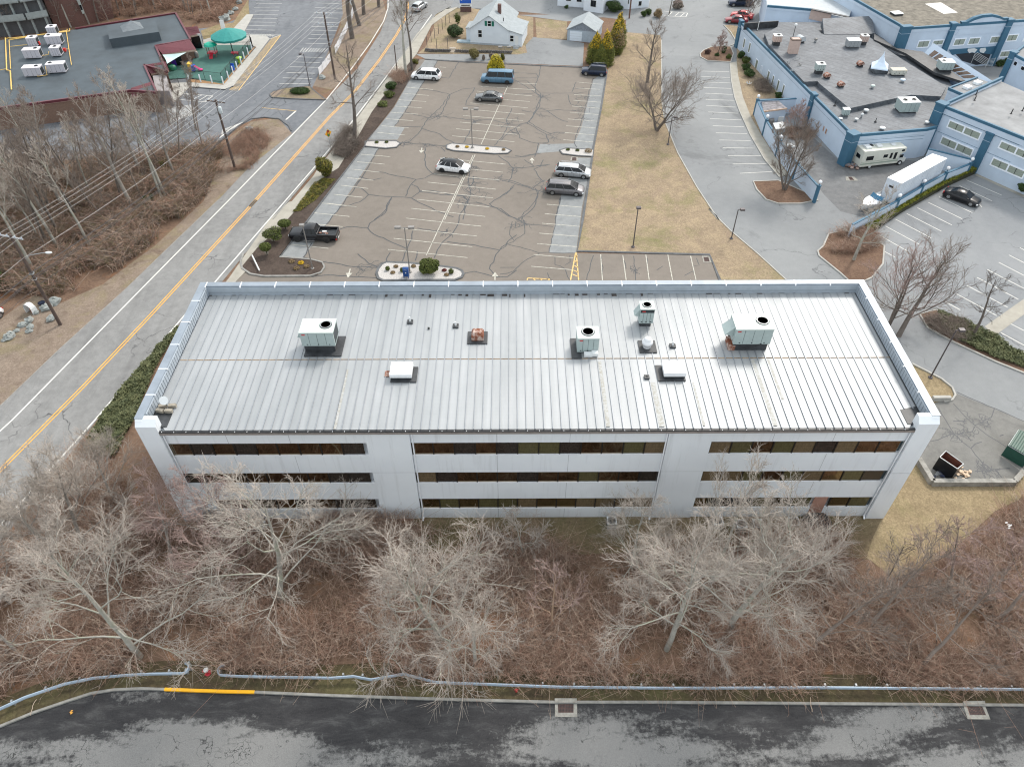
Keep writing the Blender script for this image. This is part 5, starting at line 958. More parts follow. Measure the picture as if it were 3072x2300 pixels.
# top-left block
PF=[G('q',x,y,5.6) for x,y in ((395,75),(1050,130),(1600,245),(1720,-100),(380,-260),(370,-260))]
tF,oF,qF=wing('hotel_wing','pale blue hotel block with pale grey roof and beige end wall at the top',PF,5.6,ROOFW,[0])
b=MB(); q=[(x-oF[0],y-oF[1]) for x,y in PF[1:3]]; b.obox(q[0],((q[0][0]*.45+q[1][0]*.55),(q[0][1]*.45+q[1][1]*.55)),-.25,-.02,3.9,5.5); b.build('beige_wall',BGE,tF)
b=MB(); q=[(x-oF[0],y-oF[1]) for x,y in PF[1:3]]; b.obox(q[0],q[1],-.5,.1,5.5,5.62); b.build('eave',MEMB,tF)
# sloped glazed gallery
Z0,Z1=4.8,6.3; gl0,gl1=G('p',735,790,Z0),G('p',1350,1195,Z0); gt0,gt1=G('p',880,640,Z1),G('p',1745,1195,Z1)
tG=thing('glazed_gallery','sloping pale blue gallery with a row of brown skylight windows between roofs','gallery',(gl0[0],gl0[1],0))
def lp(a,b_,t_): return tuple(a[i]+(b_[i]-a[i])*t_ for i in range(len(a)))
r3=lambda p,z:(p[0]-gl0[0],p[1]-gl0[1],z)
a0,a1,b0,b1=r3(gl0,Z0),r3(gl1,Z0),r3(gt0,Z1),r3(gt1,Z1)
b=MB(); b.add([a0,a1,b1,b0,(a0[0],a0[1],0),(a1[0],a1[1],0),(b1[0],b1[1],0),(b0[0],b0[1],0)],[(0,1,2,3),(4,5,1,0),(5,6,2,1),(6,7,3,2),(7,4,0,3)]); b.build('wall',HB,tG)
nv=(Vector(a1)-Vector(a0)).cross(Vector(b0)-Vector(a0)).normalized()
if nv.z<0: nv=-nv
for k in range(8):
    t0,t1=.10+.105*k,.10+.105*k+.082; 
    if k==3: continue
    c=[Vector(lp(lp(a0,a1,t_),lp(b0,b1,t_),u_)) for t_,u_ in ((t0,.08),(t1,.08),(t1,.62),(t0,.62))]; b=MB(); b.add([v_+nv*.03 for v_ in c],[(0,1,2,3)]); f_=b.build('window',M('brown_glass',(.13,.085,.06),.15,var=.3,scale=1),tG)
# yard walls
def ywall(label,pts,h,lamps,name='yard_wall'):
    cx,cy=pts[0]; q=[(x-cx,y-cy) for x,y in pts]; t=thing(name,label,'wall',(cx,cy,0))
    b=MB()
    for a_,c in zip(q,q[1:]): b.obox(a_,c,-.1,.1,0,h-.1)
    b.build('wall_panel',HB,t); b=MB()
    for a_,c in zip(q,q[1:]): b.obox(a_,c,-.14,.14,h-.1,h+.02)
    b.build('coping',HT,t)
    for p in lamps: b=MB(); b.box(-.17,-.17,0,.17,.17,h+.15); b.box(-.22,-.22,h+.1,.22,.22,h+.2); b.build('wall_pier',HT,t,(p[0]-cx,p[1]-cy,0),.3)
    return t
def globe(p,h,lb):
    t=thing('globe_lamp',lb,'lamp',(p[0],p[1],h),0,'white globe lamps on the yard wall piers'); b=MB(); b.tube([(0,0,0),(0,0,.25)],.06,6); b.build('lamp_stem',HT,t); b=MB(); b.ball((0,0,.45),.24,n=12,k=8); b.build('globe',M('opal_globe',(.8,.81,.83),.3,var=.02),t)
h1=2.35; L1=[G('Q',262,165,h1),G('Q',475,645,h1),G('Q',790,1130,h1),G('d',545,1205,h1),G('d',700,1375,h1)]
ywall('pale blue yard wall with teal piers beside the curved sidewalk',L1,h1,L1)
ywall('short pale blue yard wall running from the first lamp pier to the hotel',[L1[0],G('Q',1180,120,h1)],h1,[])
for p,lb in zip(L1,('farthest globe lamp on the left yard wall','second globe lamp from the far end of the left yard wall','third globe lamp on the left yard wall, behind branches','globe lamp on the left yard wall, beside the tree crown','globe lamp on the nearest end pier of the left yard wall')): globe(p,h1+.2,lb)
h2=1.9; L2=[G('r',1440,1250,h2+.3),G('r',1070,1415,h2),G('r',720,1605,h2),G('d',1285,1475,h2),G('x',200,1465,h2)]
ywall('pale blue wall with teal coping along the hotel parking lot and hedge',L2,h2,L2[:4])
ywall('pale blue wall behind the box trailer joining the two-storey wing',[G('r',825,1020,2.9),L2[0]],2.5,[])
for p,lb in zip(L2,('globe lamp at the hotel end of the hedge wall','globe lamp on the hedge wall beside the rear half of the box trailer','globe lamp on the hedge wall beside the front half of the box trailer','globe lamp on the hedge wall beside the motor boat')): globe(p,h2+.2,lb)
# lean-to and clutter in the yard
P_=[G('Q',*p,2.1) for p in ((350,190),(740,170),(960,360),(400,430))]
t=thing('storage_shed','low blue lean-to shed with peeling roof inside the hotel yard wall','shed',(P_[3][0],P_[3][1],0)); q=[(x-P_[3][0],y-P_[3][1]) for x,y in P_]
b=MB(); b.prism(q,0,2.05); b.build('wall',HB,t); b=MB(); b.prism(q,2.05,2.12); b.build('roof_panel',M('peeling_roof',(.2,.19,.2),.9,var=.6,scale=2),t); b=MB(); b.obox(q[3],q[2],-.06,.06,1.95,2.16); b.build('fascia_board',M('bare_wood',(.55,.4,.3),.8,var=.3,scale=2),t)
def boxobj(o,pts,z,name,label,cat,mat,z0=0): 
    P_=[G(o,*p,z) for p in pts]; cx,cy=P_[0]; b=MB(); b.prism([(x-cx,y-cy) for x,y in P_],z0,z); b.prism([((x-cx)*.97,(y-cy)*.97) for x,y in P_],z,z+.03); return tag(b.build(name,mat,None,(cx,cy,0)),label,cat)
boxobj('Q',((620,710),(860,680),(930,830),(690,860)),1.0,'metal_cabinet','grey metal cabinet lying in the hotel yard','cabinet',STEEL)
boxobj('Q',((540,580),(650,570),(660,650),(545,660)),.8,'metal_crate','small grey crate in front of the lean-to shed','crate',GPOLE); boxobj('Q',((750,540),(880,540),(885,570),(760,575)),.9,'white_crate','white-topped crate under the peeling shed roof','crate',ACW)
X,Y=G('d',775,1068); tag(MB().lathe((0,0,0),[(.28,0),(.34,.7),(.36,.75),(.2,.85),(.02,.87)],14).build('blue_drum',M('bright_blue',(.02,.17,.6),.35),None,(X,Y,0)),'bright blue plastic drum against the hotel wall','drum')
X,Y=G('d',480,1085); b=MB(); b.ball((0,0,.25),.5,.35,.25,8,5); b.ball((.5,-.3,.2),.3,.25,.2,8,5); tag(b.build('white_bag',ACW,None,(X,Y,0)),'white sacks on the ground behind the left yard wall','sack')
X,Y=G('d',180,628); b=MB(); 
for k in range(6): a=k*1.05; b.tube([(0,0,.1),(.5*math.cos(a),.5*math.sin(a),.45)],.05,4)
tag(b.build('metal_bench',M('bench_white',(.6,.62,.63),.5),None,(X,Y,0)),'white metal garden bench on the grass beside the hotel','bench')
# roof equipment on the low wing
ZS=4.78
def ract(lb,o,x,y,w_,d_,h_,z=ZS,rz=.0,top=ACW,side=None,**k): X,Y=G(o,x,y,z); return ac_unit('rooftop_air_conditioner',lb,(X,Y+d_/2,z),w_,d_,h_,rz,top,side,curb=k.pop('curb',.3),brand=False,**k)
ract('beige rooftop air conditioner nearest the left corner of the hotel roof','q',530,680,1.3,1.1,.9,side=BGE,curb=.6,fan=(.1,0,.28))
ract('silver wrapped air conditioner on the hotel roof, beside a beige one','q',1660,715,2.1,1.3,1.0,side=STEEL,curb=.15,fan=(.3,0,.01))
ract('beige air conditioner behind the silver wrapped one on the hotel roof','q',1810,670,1.2,1.0,.9,side=BGE,curb=.5,fan=(0,0,.26))
ract('cream cube air conditioner at the left middle of the hotel roof','q',1160,1100,1.3,1.1,.9,side=ACS,curb=.55,fan=(.1,0,.26))
ract('tall grey air conditioner at the front of the hotel roof with dark side panel','r',500,540,2.6,1.9,1.35,z=4.15,side=ACS,rz=.05,curb=.15,fans=[(-.6,0,.32),(.7,0,.32)])
ract('white-topped air conditioner beside the sloping gallery on the hotel','p',1050,1080,2.0,1.6,1.1,side=ACS,rz=-.02,curb=.45,fan=(-.25,0,.25))
ract('rust-topped cream air conditioner beside the white tent roof','p',360,1125,2.2,1.2,.6,side=M('aged_cream',(.5,.5,.44),.6),top=M('rust_cream',(.6,.58,.5),.6,var=.3,scale=2,col2=(.5,.25,.08),pos=(.55,.68)),curb=.2,fan=(.3,0,.01))
ract('small grey cabinet unit at the front left of the hotel roof','d',897,858,.9,.8,.8,z=4.15,side=ACS,curb=.1,fan=(0,0,.01))
X,Y=G('q',775,800,ZS); t=thing('masonry_chimney','square beige chimney with dark top on the hotel roof','chimney',(X,Y+.5,ZS)); b=MB(); b.box(-.75,-.5,0,.75,.5,2.1); b.build('shaft',BGE,t); b=MB(); b.box(-.8,-.55,2.1,.8,.55,2.25); b.box(-.6,-.4,2.25,.6,.4,2.27,1); b.build('chimney_cap',[M('brown_cap',(.14,.1,.08),.8),BGE],t)
X,Y=G('p',100,1090,ZS); t=thing('tent_roof_lantern','white pointed tent-shaped roof lantern on the hotel roof','roof lantern',(X,Y+1.1,ZS)); b=MB(); b.lathe((0,0,.6),[(1.75,0),(1.7,.15),(1.2,.45),(.7,.85),(.3,1.5),(.06,2.1),(.02,2.4)],4,0,False); o=b.build('pointed_roof',M('pale_blue_tent',(.62,.72,.84),.5,var=.06),t); o.rotation_euler=(0,0,.4); b=MB(); b.box(-1.1,-1.,0,1.1,1.,.6); b.build('base',HR,t).rotation_euler=(0,0,0)
for k,(o,x,y,z,rr,hh,lb,mt) in enumerate((('q',1940,1300,ZS,.32,.5,'round pale green roof ventilator on the right of the hotel roof',ACM),('d',1045,825,4.15,.38,.4,'white mushroom vent nearest the long roof step',ACW),('d',973,890,4.15,.28,.35,'small white mushroom vent in the pipe cluster, front of the hotel roof',ACW),('d',1013,865,4.15,.2,.6,'slim white vent pipe in the cluster on the hotel roof',ACW),('d',1165,955,4.15,.42,.35,'white dome vent near the front parapet of the hotel roof',ACW),('d',1493,912,4.15,.32,.35,'white dome vent near the right end of the front parapet',ACW),('d',858,880,4.15,.3,.2,'low white vent cap close to the left parapet',ACW),('p',415,1210,ZS,.4,.5,'white square-sided vent in front of the rust-topped unit',M('vent_sky',(.6,.7,.8),.4)),('q',1100,620,ZS,.28,.6,'dark green barrel vent on the hotel roof',GPOLE))):
    X,Y=G(o,x,y,z); t=thing('roof_vent',lb,'vent',(X,Y,z)); b=MB(); b.lathe((0,0,0),[(rr*.6,0),(rr*.6,hh*.5)],12); b.build('stack',STEEL,t); b=MB(); b.lathe((0,0,hh*.5),[(rr*.8,0),(rr,hh*.1),(rr*.95,hh*.35),(rr*.5,hh*.5),(.02,hh*.52)],14); b.build('hood',mt,t)
for o,x,y,z,lb in (('q',1470,1280,ZS,'curved red and blue rusty air scoop on the hotel roof'),('q',1755,975,ZS,'rusty curved air scoop beside the tent-shaped lantern'),('q',1265,1150,ZS,'rusty beige fan box in front of the cream cube unit'),('q',870,620,ZS,'large pale curved air scoop behind the beige chimney')):
    X,Y=G(o,x,y,z); t=thing('air_scoop',lb,'vent',(X,Y,z),.3); k=1.5 if 'large' in lb else 1; b=MB(); pr=[(.5*k*math.cos(a),.25+.5*k*math.sin(a)) for a in [math.pi*i/8 for i in range(9)]]; sideprism(b,pr,-.4*k,.4*k); b.build('hood',RUST if 'rusty' in lb else ROOFW,t); b=MB(); b.box(-.35*k,-.35*k,0,.35*k,.35*k,.27); b.build('base',BLK,t)
for o,x,y,z,h_,lb in (('q',760,590,ZS,2.4,'dark metal mast with a white ball on the hotel roof'),('q',245,460,ZS,1.6,'thin white antenna at the left parapet of the hotel'),('r',20,670,4.15,.6,'black elbow pipe left of the tall grey unit'),('q',1385,1560,4.15,.9,'thin pipe with black base near the teal pilaster')):
    X,Y=G(o,x,y,z); t=thing('roof_mast',lb,'mast',(X,Y,z)); b=MB(); b.tube([(0,0,0),(0,0,h_)],.05,6); b.build('mast',BLK if 'black' in lb or 'dark' in lb else ACW,t); b=MB(); b.lathe((0,0,0),[(.2,0),(.12,.12),(.02,.13)],8); b.build('base',BLK,t)
    if 'ball' in lb: b=MB(); b.ball((0,0,h_),.25); b.build('ball',ACW,t)
for k,(x,y,lb) in enumerate(((700,940,'fallen antenna frame near the left parapet, front one'),(770,1050,'bent antenna stand near the left parapet, farther down'),(860,970,'pile of antenna brackets right of the fallen antennas'),(820,880,'small white bracket in front of the beige chimney'))):
    X,Y=G('q',x,y,ZS); b=MB(); rn=random.Random(k)
    for j in range(6): b.tube([(rn.uniform(-.5,.5),rn.uniform(-.3,.3),.05),(rn.uniform(-.5,.5),rn.uniform(-.3,.3),.1+.5*rn.random())],.03,4)
    tag(b.build('antenna_debris',STEEL if k!=2 else GPOLE,None,(X,Y,ZS)),lb,'antenna')
for x,y,lb in ((1500,275,'slim black pipe on the pale roof, upper one of a close pair'),(1480,355,'slim black pipe on the pale roof, lower one of a close pair'),(2020,550,'slim black pipe alone in the middle of the pale roof'),(2185,510,'slim black pipe near the right edge of the pale roof')):
    X,Y=G('r',x,y,6.45); t=MB().tube([(0,0,0),(0,0,.7)],.07,6).lathe((0,0,0),[(.2,0),(.1,.08),(.02,.09)],8).build('vent_pipe',BLK,None,(X,Y,6.46)); tag(t,lb,'vent pipe')
X,Y=G('d',1270,110,6.95); t=thing('roof_hatch','square white hatch on the gravel roof','roof hatch',(X,Y,6.95),.2); b=MB(); b.box(-.8,-.7,0,.8,.7,.3); b.build('curb',MEMB,t); b=MB(); b.box(-.85,-.75,.3,.85,.75,.38); b.build('lid',ACW,t)
b=MB(); b.poly([G('d',x,y,6.96) for x,y in ((1480,30),(1600,20),(1725,95),(1620,105))],6.965); o=b.build('bare_patch',M('bare_white_patch',(.6,.58,.54),.8,var=.15)); tag(o,'bare white membrane patch worn into the gravel roof','roof patch')
# ---------------- white house, garage, top house ----------------
SID=None
n=NT('lap_siding'); wv=n.n('ShaderNodeTexWave',_bands_direction='Z',Scale=1.6); n.L(n.co,wv.inputs[0]); SID=n.out(n.mix(.18,n.ramp(n.noise(.6,3),[(.3,(.60,.67,.74)),(.7,(.66,.73,.80))]),n.ramp(wv.outputs[0],[(.1,.35),(.3,.75)])),.6)
SHG=M('roof_shingle',(.30,.33,.345),.85,var=.12,scale=1.5)
def gable(t,w_,d_,hw,hp,ov=.25,wall=None,roof=None,ridge=.5):
    b=MB(); r=w_*ridge; v=[(0,0,0),(w_,0,0),(w_,0,hw),(r,0,hp),(0,0,hw),(0,d_,0),(w_,d_,0),(w_,d_,hw),(r,d_,hp),(0,d_,hw)]
    b.add(v,[(0,1,2,3,4),(6,5,9,8,7),(1,6,7,2),(5,0,4,9)]); b.build('wall',wall or SID,t)
    b=MB(); sl=(hp-hw)/r; sr=(hp-hw)/(w_-r); y0,y1=-ov,d_+ov; x0,z0=-ov,hw-ov*sl; x1,z1=w_+ov,hw-ov*sr; e=.1
    for zz in (0,): b.add([(x0,y0,z0+.02),(r,y0,hp+.02),(r,y1,hp+.02),(x0,y1,z0+.02),(x0,y0,z0+.02+e),(r,y0,hp+.02+e),(r,y1,hp+.02+e),(x0,y1,z0+.02+e)],[(0,3,2,1),(4,5,6,7),(0,1,5,4),(3,0,4,7),(2,3,7,6)]); b.add([(r,y0,hp+.02),(x1,y0,z1+.02),(x1,y1,z1+.02),(r,y1,hp+.02),(r,y0,hp+.02+e),(x1,y0,z1+.02+e),(x1,y1,z1+.02+e),(r,y1,hp+.02+e)],[(0,3,2,1),(4,5,6,7),(0,1,5,4),(1,2,6,5),(2,3,7,6)])
    return b.build('roof',roof or SHG,t)
def swin(t,x,z,w_,h_,y=0,shut=None,pane=None):
    b=MB()
    for q in ((-.08,-.08,w_+.08,0),(-.08,h_,w_+.08,h_+.08),(-.08,0,0,h_),(w_,0,w_+.08,h_),(0,h_/2-.03,w_,h_/2+.03)): b.box(q[0],-.05,q[1],q[2],0,q[3])
    f_=b.build('window',ACW,t,(x,y,z)); b=MB(); b.box(0,-.015,0,w_,0,h_); b.build('pane',pane or CG,f_)
    if shut:
        for xx in (-.55,w_+.12): b=MB(); b.box(xx,-.06,0,xx+.42,0,h_); b.build('shutter',shut,f_)
A_=G('w',1170,735); B_=G('w',1805,775); rz=math.atan2(B_[1]-A_[1],B_[0]-A_[0]); Wd=math.hypot(B_[0]-A_[0],B_[1]-A_[1])
t=thing('white_house','small white clapboard house with grey gabled roof and green shutters','house',(A_[0],A_[1],0),rz)
rf=gable(t,Wd,9.5,2.75,5.1,.25); b=MB(); b.box(Wd*.5+.9,3.6,4.3,Wd*.5+1.5,4.2,5.9); b.build('chimney',M('brick_dark',(.13,.07,.06),.85,var=.3,scale=4),rf); b=MB(); b.tube([(Wd*.5+2.4,1.2,3.9),(Wd*.5+2.4,1.2,4.5)],.08,6); b.build('vent_pipe',BLK,rf)
swin(t,Wd*.5-.25,3.35,.6,.85,shut=M('shutter_green',(.0,.13,.09),.5)); swin(t,Wd*.5-2.05,1.35,.65,1.2)
b=MB(); b.box(-.01,-.03,0,Wd+.01,.0,.35); b.build('foundation',M('foundation_grey',(.36,.40,.44),.8),t)
b=MB(); x0=Wd; b.add([(x0,.1,0),(x0+2.4,.1,0),(x0+2.4,.1,2.15),(x0,.1,2.75),(x0,6.5,0),(x0+2.4,6.5,0),(x0+2.4,6.5,2.15),(x0,6.5,2.75)],[(0,1,2,3),(1,5,6,2),(5,4,7,6)]); b.build('porch_wall',SID,t)
b=MB(); b.add([(x0-.1,-.15,2.83),(x0+2.65,-.15,2.13),(x0+2.65,6.8,2.13),(x0-.1,6.8,2.83),(x0-.1,-.15,2.93),(x0+2.65,-.15,2.23),(x0+2.65,6.8,2.23),(x0-.1,6.8,2.93)],[(0,3,2,1),(4,5,6,7),(0,1,5,4),(1,2,6,5)]); b.build('porch_roof',SHG,t)
swin(t,x0+.25,.9,.6,1.0,y=.1); b=MB(); b.box(x0+1.1,.04,.25,x0+1.75,.1,1.95); b.build('door',ACW,t); b=MB(); b.box(x0+.9,-.75,0,x0+2.,.08,.25); b.box(x0+1.,-1.1,0,x0+1.9,-.75,.12); b.build('steps',M('grey_steps',(.35,.36,.36),.8),t)
swin(t,x0+2.42,1,0.02,.9,y=2) if 0 else None
b=MB(); b.box(-1.0,1.2,0,0,4.2,2.35); b.add([(-1.1,1.,2.3),(.2,1.,2.6),(.2,4.4,2.6),(-1.1,4.4,2.3),(-1.1,1.,2.4),(.2,1.,2.7),(.2,4.4,2.7),(-1.1,4.4,2.4)],[(4,5,6,7),(0,1,5,4),(3,0,4,7)],1); b.build('side_entry',[SID,SHG],t); b=MB(); b.box(-2.6,.1,0,-.02,1.15,.3); b.build('entry_deck',M('blue_deck',(.32,.4,.44),.7),t)
A_=G('s',388,598); B_=G('s',720,632); rz=math.atan2(B_[1]-A_[1],B_[0]-A_[0]); Wd=math.hypot(B_[0]-A_[0],B_[1]-A_[1])
GW=M('garage_wall',(.36,.42,.48),.7,var=.12); t=thing('garage','single detached garage with white door and grey gabled roof','garage',(A_[0],A_[1],0),rz); gable(t,Wd+1.2,5.6,1.95,3.35,.2,GW)
b=MB(); b.box(.5,-.05,.05,2.75,0,1.75); 
for k in range(1,4): b.box(.5,-.055,.05+k*.42,2.75,-.05,.07+k*.42,1)
b.build('garage_door',[M('door_white',(.68,.74,.8),.5,var=.03),SEAM],t); b=MB(); b.add([(.0,-.02,1.97),(Wd+1.2,-.02,1.97),((Wd+1.2)/2,-.02,3.3)],[(0,1,2)]); b.build('gable_shingles',M('gable_grey',(.22,.25,.29),.9,var=.3,scale=5),t)
PG=[G('s',x,y) for x,y in ((245,88),(630,118),(632,160),(912,205),(1000,120),(1280,140),(1590,110),(1650,-250),(300,-300))]; cx,cy=PG[0]
t=thing('white_building','large white two-storey building with dark windows cut by the top edge','building',(cx,cy,0)); b=MB(); b.prism([(x-cx,y-cy) for x,y in PG],0,5.5); b.build('wall',M('white_siding',(.68,.72,.77),.6,var=.04),t); b=MB(); b.prism([(x-cx,y-cy) for x,y in PG],5.5,5.7); b.build('roof',SHG,t)
wwin(t,(cx,cy),PG[0],PG[1],'s',[(375,15,447,-25),(530,28,605,-15)],frame=ACW,pane=CG,fw=.08); wwin(t,(cx,cy),PG[2],PG[3],'s',[(735,98,820,15)],frame=ACW,pane=CG,fw=.1)
wwin(t,(cx,cy),PG[5],PG[6],'s',[(1440,90,1490,20),(1285,60,1305,0)],frame=ACW,pane=CG,fw=.1)
# stone wall, steps, fence of the yard
STN=M('field_stone',(.14,.13,.125),.9,var=.5,scale=3.5,bump=.5)
def lowwall(lb,pts,h,w_=.35):
    b=MB(); P_=[G('w',*p) for p in pts]; rn=random.Random(5); cx,cy=P_[0]
    for (x0,y0),(x1,y1) in zip(P_,P_[1:]):
        L=math.hypot(x1-x0,y1-y0); k=int(L/.35)
        for i in range(k):
            for zz in range(2): f_=(i+.5+(.5 if zz else 0))/k; b.ball((x0+(x1-x0)*f_-cx,y0+(y1-y0)*f_-cy+rn.uniform(-.04,.04),h*(.27+.45*zz)),.22,.2,h*.3,6,4)
    tag(b.build('stone_wall',STN,None,(cx,cy,0)),lb,'wall')
lowwall('low dark dry-stone wall left of the yard steps',[(410,850),(500,865),(830,872)],.6); lowwall('low dark dry-stone wall right of the yard steps, below the house',[(900,870),(1120,880),(1400,880),(1850,895)],.55)
X,Y=G('w',870,870); b=MB()
for k in range(4): b.box(-.55,-.2+k*.32,0,.55,.15+k*.32,.12+k*.12)
tag(b.build('stone_steps',M('tan_steps',(.4,.35,.29),.85),None,(X,Y,0)),'short tan stone steps between the two dry-stone walls','steps')
for k,(x,y,x2,y2) in enumerate(((440,640,450,790),(597,665,612,825),(775,668,795,815),(505,580,520,700),(565,500,578,645),(632,440,642,570),(672,360,705,495),(750,290,762,440),(815,225,820,385))):
    X,Y=G('w',x2,y2); t=MB().tube([(0,0,0),(0,0,1.9)],.05,5).build('fence_post',BRZ,None,(X,Y,0)); tag(t,'thin dark metal post of the wire fence around the house yard','post','wire fence posts of the house yard')
# signs
X,Y=G('b',1592,88); t=thing('street_sign','white box sign with blue panel on a brown brick base, top edge','sign',(X,Y,0)); b=MB(); b.box(-1.1,-.3,0,1.1,.3,1.05); b.build('brick_base',M('brown_brick',(.11,.065,.06),.85,var=.2,scale=6),t); b=MB(); b.box(-1.2,-.35,1.05,1.2,.35,3.6); b.build('cabinet',ACW,t)
b=MB(); b.box(-1.13,-.37,1.65,1.13,-.35,3.5); b.build('sign_panel',M('sign_blue',(.01,.09,.45),.4),t)
b=MB(); rn=random.Random(9)
for k in range(7): b.box(-.55+k*.2,-.39,2.3,-.43+k*.2,-.37,2.6)
b.lathe((-.78,-.38,2.4),[(.02,0),(.22,0),(.22,.01),(.02,.01)],10,0,False,'y'); b.box(-.85,-.36,1.2,.85,-.355,1.4,1) ; b.build('sign_lettering',[ACW,BLK],t)
X,Y=G('b',600,1118); t=thing('road_sign','orange-yellow diamond road sign above the clipped rhododendron','sign',(X-.1,Y+.4,0),.9); b=MB(); b.tube([(0,0,0),(0,0,2.9)],.04,5); b.build('sign_post',STEEL,t)
b=MB(); b.add([(0,-.05,2.0),(.6,-.05,2.6),(0,-.05,3.2),(-.6,-.05,2.6),(0,-.03,2.0),(.6,-.03,2.6),(0,-.03,3.2),(-.6,-.03,2.6)],[(0,1,2,3),(7,6,5,4)]); b.build('sign_plate',M('sign_orange',(.75,.36,.02),.5),t)
def disc(b,x,z,r,m): b.add([(x+r*math.cos(a),-.056,z+r*math.sin(a)) for a in [k*math.pi/5 for k in range(10)]],[tuple(range(10))],m)
b=MB(); disc(b,0,2.85,.13,1); disc(b,0,2.6,.13,2); disc(b,0,2.35,.13,3); b.box(-.19,-.054,2.15,.19,-.052,3.05,0); b.build('signal_symbol',[BLK,RED,YPAINT,M('signal_green',(.0,.25,.08),.5)],t)
X,Y=G('B',885,540); t=thing('mailbox','dark blue collection mailbox on the pebbled island','mailbox',(X,Y,.12)); MBL=M('mailbox_blue',(.01,.06,.22),.4)
b=MB(); pr=[(-.3,.25),(.3,.25),(.3,1.05)]+[(.3*math.cos(a),1.05+.3*math.sin(a)) for a in [math.pi*i/8 for i in range(1,8)]]+[(-.3,1.05)]; v=[(-.32,y,z) for y,z in pr]+[(.32,y,z) for y,z in pr]; n_=len(pr); b.add(v,[(i,(i+1)%n_,n_+(i+1)%n_,n_+i) for i in range(n_)]+[tuple(range(n_))[::-1],tuple(range(n_,2*n_))]); b.build('mailbox_body',MBL,t)
b=MB(); [b.box(sx*.27-.04,sy*.24-.04,0,sx*.27+.04,sy*.24+.04,.26) for sx in (-1,1) for sy in (-1,1)]; b.build('legs',MBL,t); b=MB(); b.lathe((0,-.303,.78),[(.02,0),(.08,0),(.08,.002),(.02,.002)],8,0,False,'y'); b.build('mailbox_decal',ACW,t)

def lettering(body,size,mat,parent,loc,rot):
    tc=bpy.data.curves.new('lettering','FONT'); tc.body=body; tc.size=size; tc.align_x='CENTER'; to=bpy.data.objects.new('lettering',tc); C.objects.link(to); dg=bpy.context.evaluated_depsgraph_get(); me=bpy.data.meshes.new_from_object(to.evaluated_get(dg)); bpy.data.objects.remove(to)
    me.materials.clear(); me.materials.append(mat); o=bpy.data.objects.new('lettering',me); C.objects.link(o); o.parent=parent; o.location=loc; o.rotation_euler=rot; return o
lettering('MAIL',.15,ACW,t,(0,-.306,1.12),(R(90),0,0))
P0=G('f',275,925); P1=G('f',320,1028); t=MB().tube([(P1[0],P1[1],.35),(P0[0]-.1,P0[1],.5)],.09,6).build('fallen_post',ACW); tag(t,'white slanted post lying over the dark mulch bed by the road','post')
# banner fence at the daycare lot
for (pts,lb) in (([(210,835),(348,660)],'white fabric banner fence, nearest section beside the daycare lot'),([(390,600),(470,430),(535,300)],'white fabric banner fence, middle section behind the utility pole'),([(565,225),(585,150),(575,90),(535,15)],'white fabric banner fence, far section behind the big trunk')):
    P_=[G('z',*p) for p in pts]; cx,cy=P_[0]; t=thing('banner_fence',lb,'fence',(cx,cy,0)); b=MB(); b2=MB()
    for (x0,y0),(x1,y1) in zip(P_,P_[1:]):
        L=math.hypot(x1-x0,y1-y0); k=max(3,int(L/.5)); rn=random.Random(int(L*10)); pr=[(x0+(x1-x0)*i/k-cx+rn.uniform(-.06,.06),y0+(y1-y0)*i/k-cy) for i in range(k+1)]
        for a_,c in zip(pr,pr[1:]): b.obox(a_,c,-.01,.01,.15,1.35+rn.uniform(-.08,.05))
        for i in range(0,k+1,4): b2.tube([(pr[i][0],pr[i][1],0),(pr[i][0],pr[i][1],1.45)],.03,5)
    b.build('banner_cloth',M('white_banner',(.72,.73,.76),.6,var=.05),t); b2.build('posts',STEEL,t)
# ---------------- daycare ----------------
def brick(name,c1,c2,mort,sc=3.):
    n=NT(name); br=n.n('ShaderNodeTexBrick',Scale=sc); mp=n.n('ShaderNodeMapping'); mp.inputs['Rotation'].default_value=(R(90),0,0); n.L(n.co,mp.inputs[0]); n.L(mp.outputs[0],br.inputs['Vector']); br.inputs['Color1'].default_value=(*c1,1); br.inputs['Color2'].default_value=(*c2,1); br.inputs['Mortar'].default_value=(*mort,1); br.inputs['Mortar Size'].default_value=.015
    return n.out(br.outputs[0],.9)
BRK=brick('tan_brick',(.22,.13,.09),(.17,.10,.075),(.22,.18,.15)); BRR=brick('red_brick',(.15,.07,.055),(.12,.06,.05),(.16,.13,.12))
DR=M('dark_blue_roof',(.055,.072,.085),.7,var=.25,scale=.25); MAR=M('maroon_metal',(.12,.025,.035),.45,.1,var=.12); TAN=M('tan_fascia',(.42,.3,.24),.7)
zD=3.3; PDc=[G('a',x,y,zD) for x,y in ((1295,97),(1405,292),(1145,338),(1232,528),(1062,478),(1155,680),(970,665),(40,790),(-260,830),(-260,330),(555,212))]
cx,cy=PDc[0]; q=[(x-cx,y-cy) for x,y in PDc]; t=thing('daycare_building','dark flat-roofed daycare with maroon metal canopies and yellow roof pipes','building',(cx,cy,0)); tD=t
b=MB(); b.prism(q,0,zD-.15,0,1); b.build('wall',[BRK,DR],t)
b=MB(); parapet(b,q,zD-.35,zD,.2,0,1,True,[0,1,2,3,4,5,6,7,10]); b.build('roof_edge',[TAN,MAR],t)
rr=lambda o,x,y,z:(G(o,x,y,z)[0]-cx,G(o,x,y,z)[1]-cy,z)
